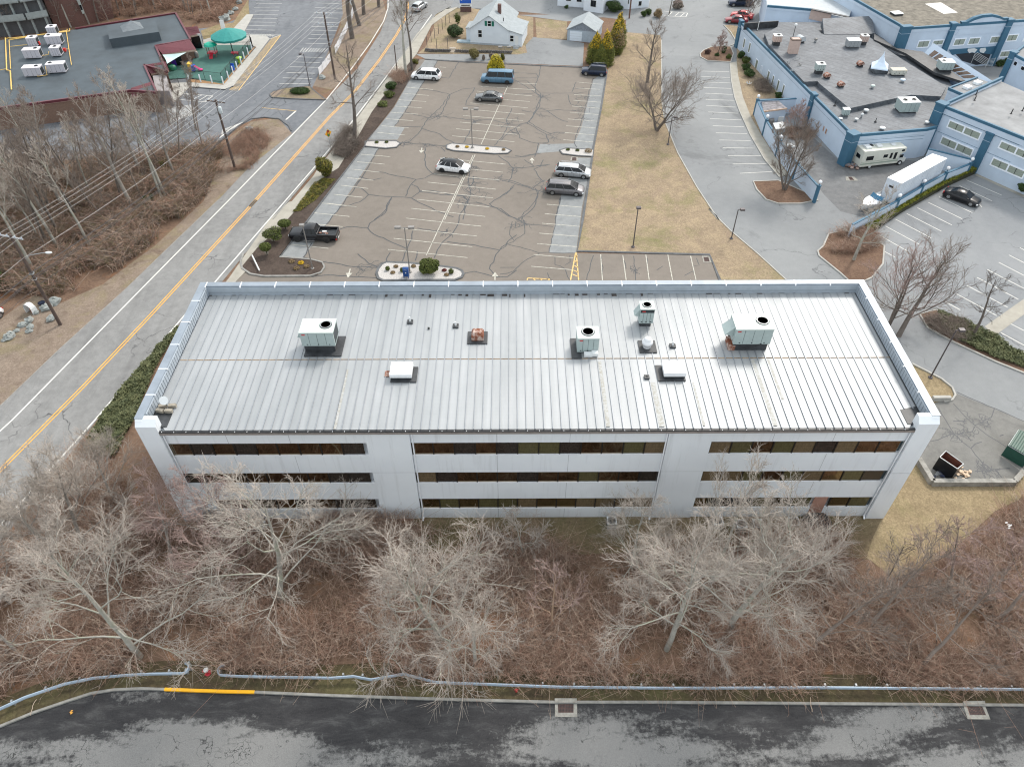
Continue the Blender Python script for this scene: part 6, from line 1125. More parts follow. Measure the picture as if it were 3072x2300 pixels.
for c4 in (((1145,340),(1400,293),(1445,365),(1200,402)),((1065,480),(1220,455),(1245,518),(1112,545)),((965,650),(1118,603),(1160,680),(970,715)),((1355,205),(1455,195),(1478,250),(1395,267)),((560,690),(900,655),(930,690),(560,730))):
    if c4[0][0]==560: continue
    p4=[rr('a',*c4[0],zD+.1),rr('a',*c4[1],zD+.1),rr('a',*c4[2],zD-.75),rr('a',*c4[3],zD-.75)]; b=MB(); lo_=[(x,y,z-.25) for x,y,z in p4]; b.add(p4+lo_,[(0,3,2,1),(3,7,6,2),(0,4,7,3),(1,2,6,5),(0,1,5,4)],0)
    for k in range(1,12): f_=k/12; b.tube([lp(p4[0],p4[1],f_),lp(p4[3],p4[2],f_)],.03,4,0)
    b.f; b.build('metal_canopy',[MAR],t); b=MB(); b.add([(p[0],p[1]-.02,p[2]) for p in (p4[3],p4[2])]+[(p[0],p[1]-.02,p[2]-.3) for p in (p4[2],p4[3])],[(0,1,2,3)]); b.build('fascia',TAN,t)
b=MB(); P_=[rr('a',*p,2.5) for p in ((1125,560),(1225,545),(1248,670),(1150,670))]; b.prism([(x,y) for x,y,z in P_],0,2.5); b.build('grey_annex',M('grey_annex',(.3,.28,.28),.8,var=.1),t)
mon=[rr('a',*p,4.6) for p in ((805,290),(1172,236),(1135,132),(785,190))]; b=MB(); b.prism([(x,y) for x,y,z in mon],zD-.15,4.6); b.build('roof_monitor',DR,t)
pyr=[rr('a',*p,4.62) for p in ((905,240),(1062,212),(1030,165),(885,195))]; ap=rr('a',962,153,5.4); b=MB(); b.add([*pyr,ap],[(0,1,4),(1,2,4),(2,3,4),(3,0,4)]); b.build('roof_cupola',M('slate_cupola',(.13,.15,.165),.7),t)
wwin(t,(cx,cy),PDc[3],PDc[2],'a',[(1320,485,1345,425)],frame=TRIM,pane=CG,nm=1,fw=.05) if 0 else None
X,Y=G('a',1330,485); b=MB(); b.box(-.5,-.1,0,.5,0,2.1); b.build('door',CG,t,(X-cx,Y-cy,0),.35); X,Y=G('a',1460,362); b=MB(); b.box(-1.0,-.05,0,.9,0,2.3); b.build('glass_entrance',CG,t,(X-cx,Y-cy,0),.1); b=MB(); b.box(-1.2,-.1,2.3,1.1,0,2.6); b.box(.9,-.1,0,1.1,0,2.3); b.build('entrance_frame',ACW,t,(X-cx,Y-cy,0),.1)
GP_=M('gas_pipe_yellow',(.72,.47,.12),.5)
def pipe(lb,pts,r=.07):
    b=MB(); b.tube([(*G('t',x,y,zD+.1),zD+.1) for x,y in pts],r,6); tag(b.build('gas_pipe',GP_),lb,'pipe')
pipe('outer yellow gas pipe loop on the daycare roof',[(190,1490),(170,1180),(110,1165),(90,635),(200,640),(1160,520),(1155,485)],.1); pipe('inner yellow gas pipe loop on the daycare roof',[(175,1145),(150,670),(440,620),(1110,510),(1115,490)],.07); pipe('right yellow gas pipe on the daycare roof beside the units',[(1100,520),(1140,800),(1185,1080)],.06)
for lb,p in (('thin yellow branch pipe between the lower daycare roof units',[(620,1225),(625,1270),(780,1248),(750,1080),(790,1075)]),('thin yellow branch pipe between the middle daycare roof units',[(610,940),(810,910),(805,860),(850,875)]),('thin yellow branch pipe across the lower left of the daycare roof',[(0,1165),(110,1145)]),('thin yellow branch pipe to the upper left daycare unit',[(175,775),(450,745)]),('thin yellow branch pipe with red valve box',[(1000,830),(1140,815)])): pipe(lb,p,.045)
DU=M('lilac_grey_unit',(.50,.49,.53),.5,var=.05); DT=M('lilac_white_top',(.68,.66,.70),.5,var=.03)
for x,y,w_,lb,fx in ((545,770,1.5,'tall square air conditioner, upper left of the daycare roof',0),(870,590,1.5,'air conditioner at the rear edge of the daycare roof',0),(900,740,2.5,'wide air conditioner with logo, upper right on the daycare roof',-.3),(540,970,2.6,'wide air conditioner, middle left on the daycare roof',.25),(930,935,1.5,'square air conditioner, middle right on the daycare roof',0),(550,1270,2.7,'wide air conditioner, lower left on the daycare roof',.25),(940,1210,2.7,'wide air conditioner partly behind branches, lower right on the daycare roof',-.3)):
    X,Y=G('t',x,y,zD); ac_unit('rooftop_air_conditioner',lb,(X,Y+.7,zD-.12),w_,1.4,1.25,.12,DT,DU,fan=(fx,.05,.28),curb=.15,brand=False)
for x,y,lb in ((650,740,'red valve box beside the upper left daycare unit'),(1080,850,'red valve box beside the right yellow pipe')): X,Y=G('t',x,y,zD); b=MB(); b.box(-.2,-.15,.1,.2,.15,.6); b.box(-.05,-.05,0,.05,.05,.1); tag(b.build('valve_box',M('valve_red',(.65,.04,.03),.5),None,(X,Y,zD-.14)),lb,'valve box')
# playground
X,Y=G('a',1720,395); t=thing('shade_umbrella','big round green shade canopy over the playground','shade canopy',(X,Y,.14)); TEAL=M('teal_fabric',(.02,.23,.21),.7,var=.1)
b=MB(); b.lathe((0,0,3.0),[(3.1,-.35),(3.15,0),(2.2,.45),(1.2,.85),(.3,1.12),(.02,1.15)],12,0,False); b.build('canopy_cloth',TEAL,t); b=MB(); b.tube([(0,0,0),(0,0,4.1)],.09,8)
for k in range(6): a=k*math.pi/3; b.tube([(0,0,4.0),(3.05*math.cos(a),3.05*math.sin(a),2.95)],.03,4)
b.build('pole',BLK,t)
X,Y=G('a',1575,420); t=thing('play_tower','small play tower with green roof and red slide','play equipment',(X,Y,.14)); b=MB()
for sx in (-.7,.7):
    for sy in (-.5,.5): b.tube([(sx,sy,0),(sx,sy,1.9)],.06,6)
b.build('tower_posts',M('brown_plastic',(.2,.1,.07),.5),t); b=MB(); b.lathe((0,0,1.9),[(1.2,0),(1.0,.25),(.5,.45),(.02,.5)],8,0,False); b.build('tower_roof',M('green_plastic',(.0,.36,.24),.4),t); b=MB(); b.add([(-.3,-.5,.8),(.3,-.5,.8),(.3,-1.5,.05),(-.3,-1.5,.05)],[(0,1,2,3),(3,2,1,0)]); b.box(-.8,-.6,.6,.8,.6,.72); b.build('slide',M('red_plastic',(.65,.02,.05),.4),t)
X,Y=G('a',1440,530); t=thing('toddler_slide','yellow and blue toddler climber with pink slide','play equipment',(X,Y,.14)); b=MB(); sideprism(b,[(-.9,0),(-.5,0),(-.3,1.3),(-.9,1.4)],-.45,.45); b.build('climber',M('yellow_plastic',(.75,.45,.03),.4),t); b=MB(); b.box(-.5,-.4,.1,.1,.4,1.0); b.build('blue_steps',M('blue_plastic',(.02,.1,.6),.4),t); b=MB(); b.add([(.1,-.3,.9),(.1,.3,.9),(1.3,.3,.1),(1.3,-.3,.1)],[(0,3,2,1),(0,1,2,3)]); b.ball((1.0,0,.25),.45,.4,.12,8,5); b.build('slide',M('pink_plastic',(.6,.03,.2),.4),t)
X,Y=G('a',1740,412); b=MB(); sideprism(b,[(-.6,.35),(.6,.35),(.7,.45),(-.7,.5)],-.35,.35); b.tube([(-.4,0,0),(-.4,0,.4)],.06,5); b.tube([(.4,0,0),(.4,0,.4)],.06,5); tag(b.build('red_play_table',M('red_plastic2',(.65,.02,.05),.4),None,(X,Y,.14)),'red play table under the green shade canopy','play table')
X,Y=G('a',1770,470); b=MB(); b.lathe((0,0,0),[(.3,0),(.3,.7),(.55,.8),(.55,.95),(.02,1.)],10); tag(b.build('lime_water_table',M('lime_plastic',(.3,.5,.05),.4),None,(X,Y,.14)),'lime green play stand at the fence','play table')
X,Y=G('a',1720,525); b=MB(); b.box(-.3,-.2,0,.3,.2,.8); b.box(-.3,.15,.8,.3,.2,1.1); tag(b.build('blue_play_box',M('blue_plastic2',(.02,.1,.5),.4),None,(X,Y,.14)),'blue play box behind the white bollards','play box')
X,Y=G('a',1275,520); b=MB(); b.lathe((0,0,0),[(.7,0),(.75,.5),(.5,.75),(.1,.8)],10); tag(b.build('green_turtle_box',M('dark_green_plastic',(.01,.14,.08),.4),None,(X,Y,.14)),'dark green covered sandbox by the daycare wall','sandbox'); X,Y=G('a',1290,490); b=MB(); b.box(-.4,-.3,.0,.4,.3,.9); tag(b.build('purple_playhouse',M('purple_plastic',(.08,.03,.35),.4),None,(X,Y+.3,.14)),'small purple play box behind the green sandbox','play box')
X,Y=G('a',1455,430); b=MB(); b.lathe((0,0,0),[(.35,0),(.4,.6),(.3,1.),(.05,1.1)],10); tag(b.build('covered_grill',GPOLE,None,(X,Y,.14)),'grey covered barrel beside the daycare brick wall','barrel')
S_=[(*G('a',1198,405,2.9),2.9),(*G('a',1375,388,2.6),2.6),(*G('a',1232,472,2.0),2.0)]
b=MB(); v=[];m_=10
for i in range(m_+1):
    for j in range(m_+1-i):
        a_,c_=i/m_,j/m_; d_=1-a_-c_; k=27*a_*c_*d_; e_=.22*(a_*c_+c_*d_+a_*d_); px_=[S_[0][n_]*d_+S_[1][n_]*a_+S_[2][n_]*c_ for n_ in range(3)]; cc=[(S_[0][n_]+S_[1][n_]+S_[2][n_])/3 for n_ in range(3)]; px_=[p*(1-e_*1.6)+c0*e_*1.6 for p,c0 in zip(px_,cc)]; px_[2]-=.25*k; v.append(px_)
idx={};kk_=0
for i in range(m_+1):
    for j in range(m_+1-i): idx[i,j]=kk_; kk_+=1
f=[(idx[i,j],idx[i+1,j],idx[i,j+1]) for i in range(m_) for j in range(m_-i)]+[(idx[i+1,j],idx[i+1,j+1],idx[i,j+1]) for i in range(m_) for j in range(m_-i-1)]
b.add(v,f,0,True); tag(b.build('shade_sail',M('sail_green',(.5,.66,.64),.7,var=.04)),'pale green triangular shade sail at the daycare door','shade sail')
FN=M('fence_black',(.015,.02,.02),.6)
def fence(lb,o,pts,h,n_=None,mesh=True,z=.13):
    P_=[G(o,*p) for p in pts]; cx,cy=P_[0]; t=thing('metal_fence',lb,'fence',(cx,cy,z)); b=MB();b2=MB()
    for (x0,y0),(x1,y1) in zip(P_,P_[1:]):
        x0-=cx;x1-=cx;y0-=cy;y1-=cy; L=math.hypot(x1-x0,y1-y0)
        for zz in (.1,h-.05): b.tube([(x0,y0,zz),(x1,y1,zz)],.03,4)
        k=int(L/.16)
        for i in range(k+1): b.tube([(x0+(x1-x0)*i/k,y0+(y1-y0)*i/k,.05),(x0+(x1-x0)*i/k,y0+(y1-y0)*i/k,h)],.012,3)
        k=max(1,int(L/2.2))
        for i in range(k+1): b2.tube([(x0+(x1-x0)*i/k,y0+(y1-y0)*i/k,0),(x0+(x1-x0)*i/k,y0+(y1-y0)*i/k,h+.05)],.045,5)
    b.build('rails',FN,t); b2.build('posts',FN,t); return t
fence('black metal fence around the green playground','a',[(1240,600),(1390,585),(1645,615),(1865,350)],1.6); fence('black metal fence behind the playground umbrella','a',[(1500,330),(1850,320),(1865,350)],1.4); fence('black gate fence at the grey daycare annex','a',[(1250,610),(1262,668),(1330,650)],1.5)
for k,(x,y) in enumerate(((1398,605),(1483,612),(1567,620),(1650,627),(1688,587),(1722,550),(1752,515),(1782,480),(1805,443),(1833,410),(1858,372))):
    X,Y=G('a',x,y); t=MB().lathe((0,0,0),[(.11,0),(.11,1.2),(.08,1.28),(.01,1.3)],8).build('bollard',M('bollard_white',(.66,.72,.76),.5,var=.04),None,(X,Y,.12)); tag(t,'white concrete-filled bollard outside the playground fence','bollard','white bollards around the playground')
X,Y=G('a',1655,240); t=thing('yard_sign','tall white panel sign behind the green shade canopy','sign',(X,Y,0),.5); b=MB(); b.box(-.4,-.04,.7,.4,.04,2.2); b.build('sign_panel',ACW,t); b=MB(); b.tube([(-.35,0,0),(-.35,0,.7)],.04,4); b.tube([(.35,0,0),(.35,0,.7)],.04,4); b.build('sign_post',STEEL,t)
# apartment building behind the woods, top left
PH=[G('t',x,y,0) for x,y in ((920,480),(1330,440),(1900,300),(1800,-500),(850,-500))]; cx,cy=PH[0]; t=thing('brick_building','red brick building end behind bare trees, top left','building',(cx,cy,0)); b=MB(); b.prism([(x-cx,y-cy) for x,y in PH],0,9); b.build('wall',[BRR],t); b=MB(); b.prism([(x-cx,y-cy) for x,y in PH],9,9.3); b.build('roof',SHG,t)
wallpoly(t,(cx,cy),PH[0],PH[1],'t',[(1270,0),(1320,0),(1405,225),(1370,235)],.02,'window_strip',M('strip_grey',(.34,.38,.36),.6),.05); wallpoly(t,(cx,cy),PH[0],PH[1],'t',[(1310,85),(1345,85),(1375,165),(1345,170)],.02,'window_pane',CG,.08)
PH=[G('t',x,y,0) for x,y in ((0,620),(560,560),(900,500),(820,-500),(-300,-500),(-300,640))]; cx,cy=PH[0]; t=thing('balcony_building','grey apartment building with balconies behind bare trees, top left corner','building',(cx,cy,0)); b=MB(); b.prism([(x-cx,y-cy) for x,y in PH],0,9); b.build('wall',M('dark_grey_wall',(.10,.105,.11),.8),t)  # one dark grey for the wall behind the balconies
GG=M('balcony_grey',(.28,.32,.32),.7)
for zz in (3.,6.): b=MB(); q=[(x-cx,y-cy) for x,y in PH[:3]]; b.obox(q[0],q[1],-1.4,0,zz-.15,zz); b.obox(q[1],q[2],-1.4,0,zz-.15,zz); b.obox(q[0],q[1],-1.45,-1.4,zz,zz+1.0); b.obox(q[1],q[2],-1.45,-1.4,zz,zz+1.); b.build('balcony',GG,t)
b=MB()
for f_ in (0,.25,.5,.75,1): x=PH[0][0]+(PH[2][0]-PH[0][0])*f_-cx; y=PH[0][1]+(PH[2][1]-PH[0][1])*f_-cy; b.box(x-.15,y-1.4,0,x+.15,y-1.1,9)
b.build('balcony_posts',GG,t)
# ---------------- guardrail, hydrant, drains, wall ----------------
GR=M('guardrail_steel',(.42,.51,.60),.4,.4,var=.12,scale=1)
def guard(lb,pts,curl0=0,curl1=0):
    P_=[]
    for (x0,y0),(x1,y1) in zip(pts,pts[1:]):
        n_=max(2,int(math.hypot(x1-x0,y1-y0)/1.))
        for i in range(n_): P_.append((x0+(x1-x0)*i/n_,y0+(y1-y0)*i/n_))
    P_.append(pts[-1])
    def curl(p,d,s):
        out=[];x,y=p;h=math.atan2(d[1],d[0])
        for k in range(7): h+=s*.42; x+=.14*math.cos(h); y+=.14*math.sin(h); out.append((x,y))
        return out
    if curl1: P_+=curl(P_[-1],(P_[-1][0]-P_[-2][0],P_[-1][1]-P_[-2][1]),1)
    if curl0: P_=curl(P_[0],(P_[0][0]-P_[1][0],P_[0][1]-P_[1][1]),-1)[::-1]+P_
    cx,cy=P_[0]; t=thing('guardrail',lb,'guardrail',(cx,cy,0)); pr=[(.0,.42),(.09,.47),(.0,.53),(-.03,.575),(.0,.62),(.09,.68),(.0,.73)]
    v=[];f=[];n_=len(P_)
    for i,(x,y) in enumerate(P_):
        a_=P_[max(0,i-1)];c=P_[min(n_-1,i+1)]; L=math.hypot(c[0]-a_[0],c[1]-a_[1]); nx,ny=(c[1]-a_[1])/L,-(c[0]-a_[0])/L
        v+=[(x-cx+nx*o_,y-cy+ny*o_,z) for o_,z in pr]
        # back face for thickness
    for i in range(n_-1):
        for k in range(6): f.append((i*7+k,(i+1)*7+k,(i+1)*7+k+1,i*7+k+1))
    b=MB(); b.add(v,f,0,True); o=b.build('rail',GR,t); md=o.modifiers.new('thickness','SOLIDIFY'); md.thickness=.02; md.offset=-1
    for i in range(2,n_-1,2):
        x,y=P_[i]; b=MB(); b.box(-.06,-.02,0,.06,.13,.66); b.build('rail_post',STEEL,t,(x-cx,y-cy+.12,0))
guard('curved steel guardrail left of the fire hydrant',gp('o',(-700,1150),(0,940),(240,830),(560,720),(800,670),(1080,645),(1300,635),(1540,632)),0,1)
guard('long steel guardrail right of the fire hydrant with a dented stretch',gp('o',(1850,645),(2000,655))+gp('m',(0,1090),(130,1080),(235,1100),(430,1065),(620,1115),(1000,1130),(1350,1143))+gp('n',(0,1150),(1000,1148),(2212,1158),(2900,1160)),1,0)
X,Y=G('o',1728,608); t=thing('fire_hydrant','red fire hydrant with white cap between the guardrail ends','fire hydrant',(X,Y,0)); HY=M('hydrant_red',(.5,.02,.04),.4); b=MB(); b.lathe((0,0,0),[(.2,0),(.2,.06),(.14,.08),(.13,.5),(.18,.52),(.18,.58)],12); b.lathe((0,-.28,.38),[(.08,0),(.08,.25)],8,0,True,'y'); b.lathe((-.28,0,.42),[(.07,0),(.07,.56)],8,0,True,'x'); b.build('hydrant_body',HY,t); b=MB(); b.lathe((0,0,.58),[(.18,0),(.17,.08),(.1,.16),(.04,.18),(.04,.23),(.01,.235)],12); b.build('hydrant_cap',ACW,t)
def drain(lb,o,c4,g4,z=.03,inlet=None):
    P_=[G(o,*p) for p in c4]; Q_=[G(o,*p) for p in g4]; cx,cy=P_[0]; t=thing('storm_drain',lb,'drain',(cx,cy,z)); b=MB()
    q=[(x-cx,y-cy) for x,y in P_]; g=[(x-cx,y-cy) for x,y in Q_]
    for i in range(4): j=(i+1)%4; b.add([(*q[i],.012),(*q[j],.012),(*g[j],.012),(*g[i],.012)],[(0,1,2,3)])
    b.build('concrete_frame',M('drain_concrete',(.29,.28,.25),.9,var=.3,scale=3),t); b=MB(); b.poly(g,.004); b.build('drain_pit_shade',BLK,t); b=MB()  # flat black sheet under the grate paints the shade of the pit
    for k in range(0,11): f_=k/10; b.tube([(*lp(g[0],g[1],f_),.01),(*lp(g[3],g[2],f_),.01)],.018,3)
    for k in range(0,7): f_=k/6; b.tube([(*lp(g[0],g[3],f_),.01),(*lp(g[1],g[2],f_),.01)],.018,3)
    b.build('drain_grate',M('rusty_grate',(.12,.07,.06),.8,var=.3),t)
    if inlet: b=MB(); I_=[G(o,*p) for p in inlet]; b.prism([(x-cx,y-cy) for x,y in I_],0,.17); b.build('kerb_inlet',M('drain_concrete',(.29,.28,.25)),t)
drain('square storm drain with concrete frame in the bottom road, middle','m',((1337,1230),(1470,1228),(1472,1308),(1337,1306)),((1355,1232),(1448,1230),(1448,1280),(1358,1280)),inlet=((1335,1225),(1468,1225),(1468,1200),(1335,1200)))
drain('storm drain with concrete frame in the bottom road, lower right','n',((1845,1240),(1975,1238),(2008,1322),(1870,1320)),((1868,1242),(1955,1240),(1980,1295),(1885,1293)),inlet=((1842,1238),(1972,1236),(1968,1215),(1840,1217)))
drain('storm drain with pale frame beside the silver minivan','c',((518,1188),(572,1190),(574,1160),(524,1158)),((530,1186),(562,1187),(562,1164),(534,1163)))
drain('storm drain with pale frame at the corner of the annex stalls','g',((1500,955),(1562,955),(1545,905),(1488,905)),((1508,948),(1545,948),(1535,915),(1500,915)))
drain('storm drain grate in the hotel yard near the motorhome','d',((900,1335),(990,1335),(960,1305),(895,1305)),((930,1330),(960,1330),(940,1308),(915,1308)))
P_=[G('k',x,y,.6) for x,y in ((1440,765),(1545,935),(2150,935),(2215,860))]; cx,cy=P_[0]; b=MB(); 
for a_,c in zip(P_,P_[1:]): b.obox((a_[0]-cx,a_[1]-cy),(c[0]-cx,c[1]-cy),-.22,.22,0,.6)
tag(b.build('kerb_wall',M('mossy_concrete',(.27,.26,.235),.9,var=.4,scale=1.5),None,(cx,cy,0)),'low mossy concrete retaining wall around the dumpster yard','wall')
# rocks and tub shrine
def rock(name,lb,o,x,y,s,seed,mat=None,grp=None):
    X,Y=G(o,x,y); rn=np.random.RandomState(seed); b=MB(); b.ball((0,0,s*.28),s,s*.75,s*.5,9,6); V_=np.array(b.v); V_*=1+.18*rn.randn(len(V_),1).clip(-1,1); b.v=[tuple(a) for a in V_]; b.sm=[False]*len(b.sm); tag(b.build(name,mat or M('boulder_grey',(.27,.29,.28),.9,var=.25,scale=2),None,(X,Y,0),rn.rand()*3),lb,'rock',grp)
for k,(x,y,s,lb) in enumerate(((1280,430,.75,'large blue-grey rock left of the nearest utility pole'),(1540,260,.8,'upright pale grey rock just behind the nearest utility pole'),(1430,720,.6,'mossy rock touching the nearest utility pole base'),(830,770,.62,'pale lichen rock uppermost in the rock row'),(620,900,.5,'long flat rock second in the rock row'),(850,950,.45,'greenish rock right of the flat rock'),(820,1060,.38,'small half-buried rock right side of the rock row'),(470,1050,.35,'thin half-buried rock mid row'),(240,1240,.6,'rounded grey rock lower end of the rock row'),(330,1170,.55,'grey rock behind the rounded one at the row end'),(110,1310,.3,'small rock at the left end of the row'),(1000,550,.4,'small pale rock in front of the white tub'))): rock('rock',lb,'A',x,y,s,k)
for k,(x,y,s,lb) in enumerate(((1660,150,1.2,'large grey boulder on the bank behind the shade canopy'),(1705,105,.8,'second boulder up the bank by the daycare lot'),(1740,75,.7,'third boulder up the bank by the daycare lot'),(1765,25,.8,'dark boulder at the top of the bank'))): rock('boulder',lb,'a',x,y,s,k+30)
rock('boulder','small grey boulder on the dirt island beside the daycare entry','a',1840,960,.7,50); rock('boulder','grey boulder at the foot of the banner fence','z',240,855,.7,51); rock('boulder','bluish rock half outside the left edge in the woods','o',10,460,.8,52)
X,Y=G('A',920,500); t=thing('tub_shrine','upright white bathtub shrine with a small reddish figure beside rocks','shrine',(X,Y,0),-.35); b=MB(); n_=14; v=[]
for r_,dy in ((.5,-.45),(.5,0.),(.42,.18),(.25,.25)):
    for k in range(n_+1): a=math.pi*k/n_; v.append((r_*math.cos(a),dy,.75+r_*1.0*math.sin(a)))
m_=n_+1; f=[(i*m_+k,i*m_+k+1,(i+1)*m_+k+1,(i+1)*m_+k) for i in range(3) for k in range(n_)]
b.add(v,f,0,True)
for s in (-1,1): b.box(s*.5-.03,-.45,0,s*.5+.03,.2,.76)
b.box(-.5,.12,0,.5,.2,.8); b.build('tub_shell',ACW,t); b=MB(); b.lathe((0,-.1,0),[(.12,0),(.1,.3),(.14,.45),(.06,.62),(.08,.72),(.02,.8)],8); b.build('figurine',M('terracotta',(.45,.15,.08),.7),t)
X,Y=G('A',1180,320); tag(MB().lathe((0,0,0),[(.2,0),(.38,.3),(.4,.34),(.3,.3),(.02,.28)],12).build('planter_bowl',DBL,None,(X,Y,0)),'dark blue planter bowl beside the white tub','planter')
for k,(o,x,y,lb) in enumerate((('m',1102,1160,'small red and white food wrapper on the verge'),('l',1118,998,'white plastic scrap in the brush left of the middle'),('l',1395,1350,'white paper scrap near the hydrant'),('n',2080,210,'white plastic sheet caught in branches at the right edge'),('n',1398,565,'white paper scrap in the right thicket'),('n',2035,450,'pale rag in the right brush'),('o',595,940,'small orange leaf-like scrap on the bottom road'))):
    X,Y=G(o,x,y); b=MB(); rn=random.Random(k); s=.18 if k!=3 else .26
    for j in range(5): a=rn.random()*3; cx_,cy_=rn.uniform(-s,s)*.6,rn.uniform(-s,s); b.add([(cx_-s*.5,cy_,.08),(cx_+s*.4,cy_+.1*s,.12),(cx_+s*.3,cy_+.5*s,.05+.1*rn.random()),(cx_-s*.4,cy_+.4*s,.1)],[(0,1,2,3)])
    tag(b.build('litter_scrap',ACW if k not in (0,6) else (RED if k==0 else YPAINT),None,(X,Y,.05 if k!=3 else 1.2)),lb,'litter')
# ---------------- bare trees ----------------
def bark(name,c1,c2,green=None):
    n=NT(name); c=n.ramp(n.noise(1.5,5,.7),[(.3,c1),(.7,c2)])
    if green: c=n.mix(n.ramp(n.noise(.7,4),[(.5,0.),(.62,.5)]),c,green)
    return n.out(c,.9,0,.1)
BK1=bark('lichen_bark',(.25,.24,.21),(.46,.44,.39),(.31,.34,.24)); BK2=bark('pale_twig',(.30,.265,.235),(.53,.47,.41)); BK3=bark('brown_bark',(.10,.085,.075),(.19,.165,.145)); BK4=bark('reddish_twig',(.28,.2,.18),(.42,.32,.29)); BK5=bark('grey_brown_twig',(.18,.148,.125),(.30,.25,.215)); BK6=bark('pale_grey_bark',(.20,.18,.16),(.36,.33,.295))
def grow(seed,Ht,spread,r0,fork=.35,limbs=8,sub=6,tw=6,fine=3,up=.25,droop=0.,curve=.18,multi=1,lean=(0,0),tipr=.011,twl=1.):
    """returns (trunk V,F),(twig V,F): a branching skeleton as tapered tubes"""
    rn=random.Random(seed); out=([],[]),([],[])
    def tube(pts,ra,rb,n,k):
        V,Fq=out[k]; o=len(V); m=len(pts)
        d0=None
        for i,p in enumerate(pts):
            d=(pts[min(i+1,m-1)]-pts[max(i-1,0)]).normalized(); a=d.cross(Vector((.3,.9,.1)) if abs(d.y)<.9 else Vector((1,0,0))).normalized(); c=d.cross(a); r=ra+(rb-ra)*i/(m-1)
            for j in range(n): t_=2*math.pi*j/n; q=p+(a*math.cos(t_)+c*math.sin(t_))*r; V.append((q.x,q.y,q.z))
        for i in range(m-1):
            for j in range(n): Fq.append((o+i*n+j,o+i*n+(j+1)%n,o+(i+1)*n+(j+1)%n,o+(i+1)*n+j))
    def path(p,d,L,n,cv,upw):
        pts=[p.copy()]
        for i in range(n):
            d=(d+Vector((rn.gauss(0,cv),rn.gauss(0,cv),rn.gauss(0,cv)+upw))).normalized(); p=p+d*(L/n); pts.append(p.copy())
        return pts,d
    def perp(d,ang):
        a=d.cross(Vector((rn.gauss(0,1),rn.gauss(0,1),rn.gauss(0,1)))).normalized(); return (d*math.cos(ang)+a*math.sin(ang)).normalized()
    def child(pts,f_):
        i=min(int(f_*(len(pts)-1)),len(pts)-2); t_=f_*(len(pts)-1)-i; return pts[i].lerp(pts[i+1],t_),(pts[i+1]-pts[i]).normalized()
    def twigs(pts,L,n,nf,r):
        for k in range(n):
            f_=.25+.75*(k+rn.random())/n; p,d=child(pts,f_); l=L*(.55+.6*rn.random())*(1.15-.5*f_); tp,_=path(p,perp(d,rn.uniform(.4,.95)),l,2,curve*.8,up*.3-droop*.5); tube(tp,r,tipr*.7,3,1)
            for q in range(nf):
                p2,d2=child(tp,.3+.65*(q+rn.random())/nf); t2,_=path(p2,perp(d2,rn.uniform(.35,.9)),l*rn.uniform(.35,.7),1,.1,0); tube(t2,tipr,tipr*.5,3,1)
    for mt in range(multi):
        d=Vector((lean[0]+rn.gauss(0,.04 if multi==1 else .28),lean[1]+rn.gauss(0,.04 if multi==1 else .28),1)).normalized()
        hh=Ht*(1 if multi==1 else rn.uniform(.75,1.)); R0=r0*(1 if multi==1 else rn.uniform(.55,.8))
        tp,_=path(Vector((rn.gauss(0,.1),rn.gauss(0,.1),-.1)) if multi>1 else Vector((0,0,-.1)),d,hh,8,.05,.04); tube(tp,R0,R0*.16,8,0)
        for a in range(limbs):
            f_=fork+(1-fork)*((a+rn.random()*.8)/limbs)**.9; f_=min(f_,.97); p,dd=child(tp,f_); az=a*2.4+rn.random(); el=rn.uniform(.15,.6)+.5*f_
            ld=Vector((math.cos(az)*math.cos(el),math.sin(az)*math.cos(el),math.sin(el))); l=spread*(1.12-.62*(f_-fork)/(1-fork))*rn.uniform(.7,1.15)
            lp_,ldir=path(p,ld,l,6,curve,up*.25-droop*.3); rr_=R0*(.36-.22*f_); tube(lp_,rr_,rr_*.2,5,0)
            for s_ in range(sub):
                g=.2+.8*(s_+rn.random()*.8)/sub; g=min(g,.98); p2,d2=child(lp_,g); l2=l*(.62-.34*g)*rn.uniform(.7,1.2); bp,_=path(p2,perp(d2,rn.uniform(.45,.95)),l2,4,curve,up*.25-droop); tube(bp,max(rr_*.3,.02),.012,4,0 if l2>1.8 else 1)
                twigs(bp,l2*.5*twl,tw,fine,.016)
            twigs(lp_[3:],l*.3*twl,tw,fine,.018)
        twigs(tp[5:],spread*.35*twl,tw*2,fine,.018)
    return out
def tree(label,loc,parts,mats,group=None,rz=0,sc=1,name='bare_tree'):
    t=thing(name,label,'tree',(loc[0],loc[1],0),rz,group); t.scale=(sc,)*3
    for nm,(V_,F_),m in zip(('trunk','twigs'),parts,mats):
        if F_: npmesh(nm,V_,F_,m,t,smooth=True)
    return t
def at(o,x,y): return G(o,x,y)
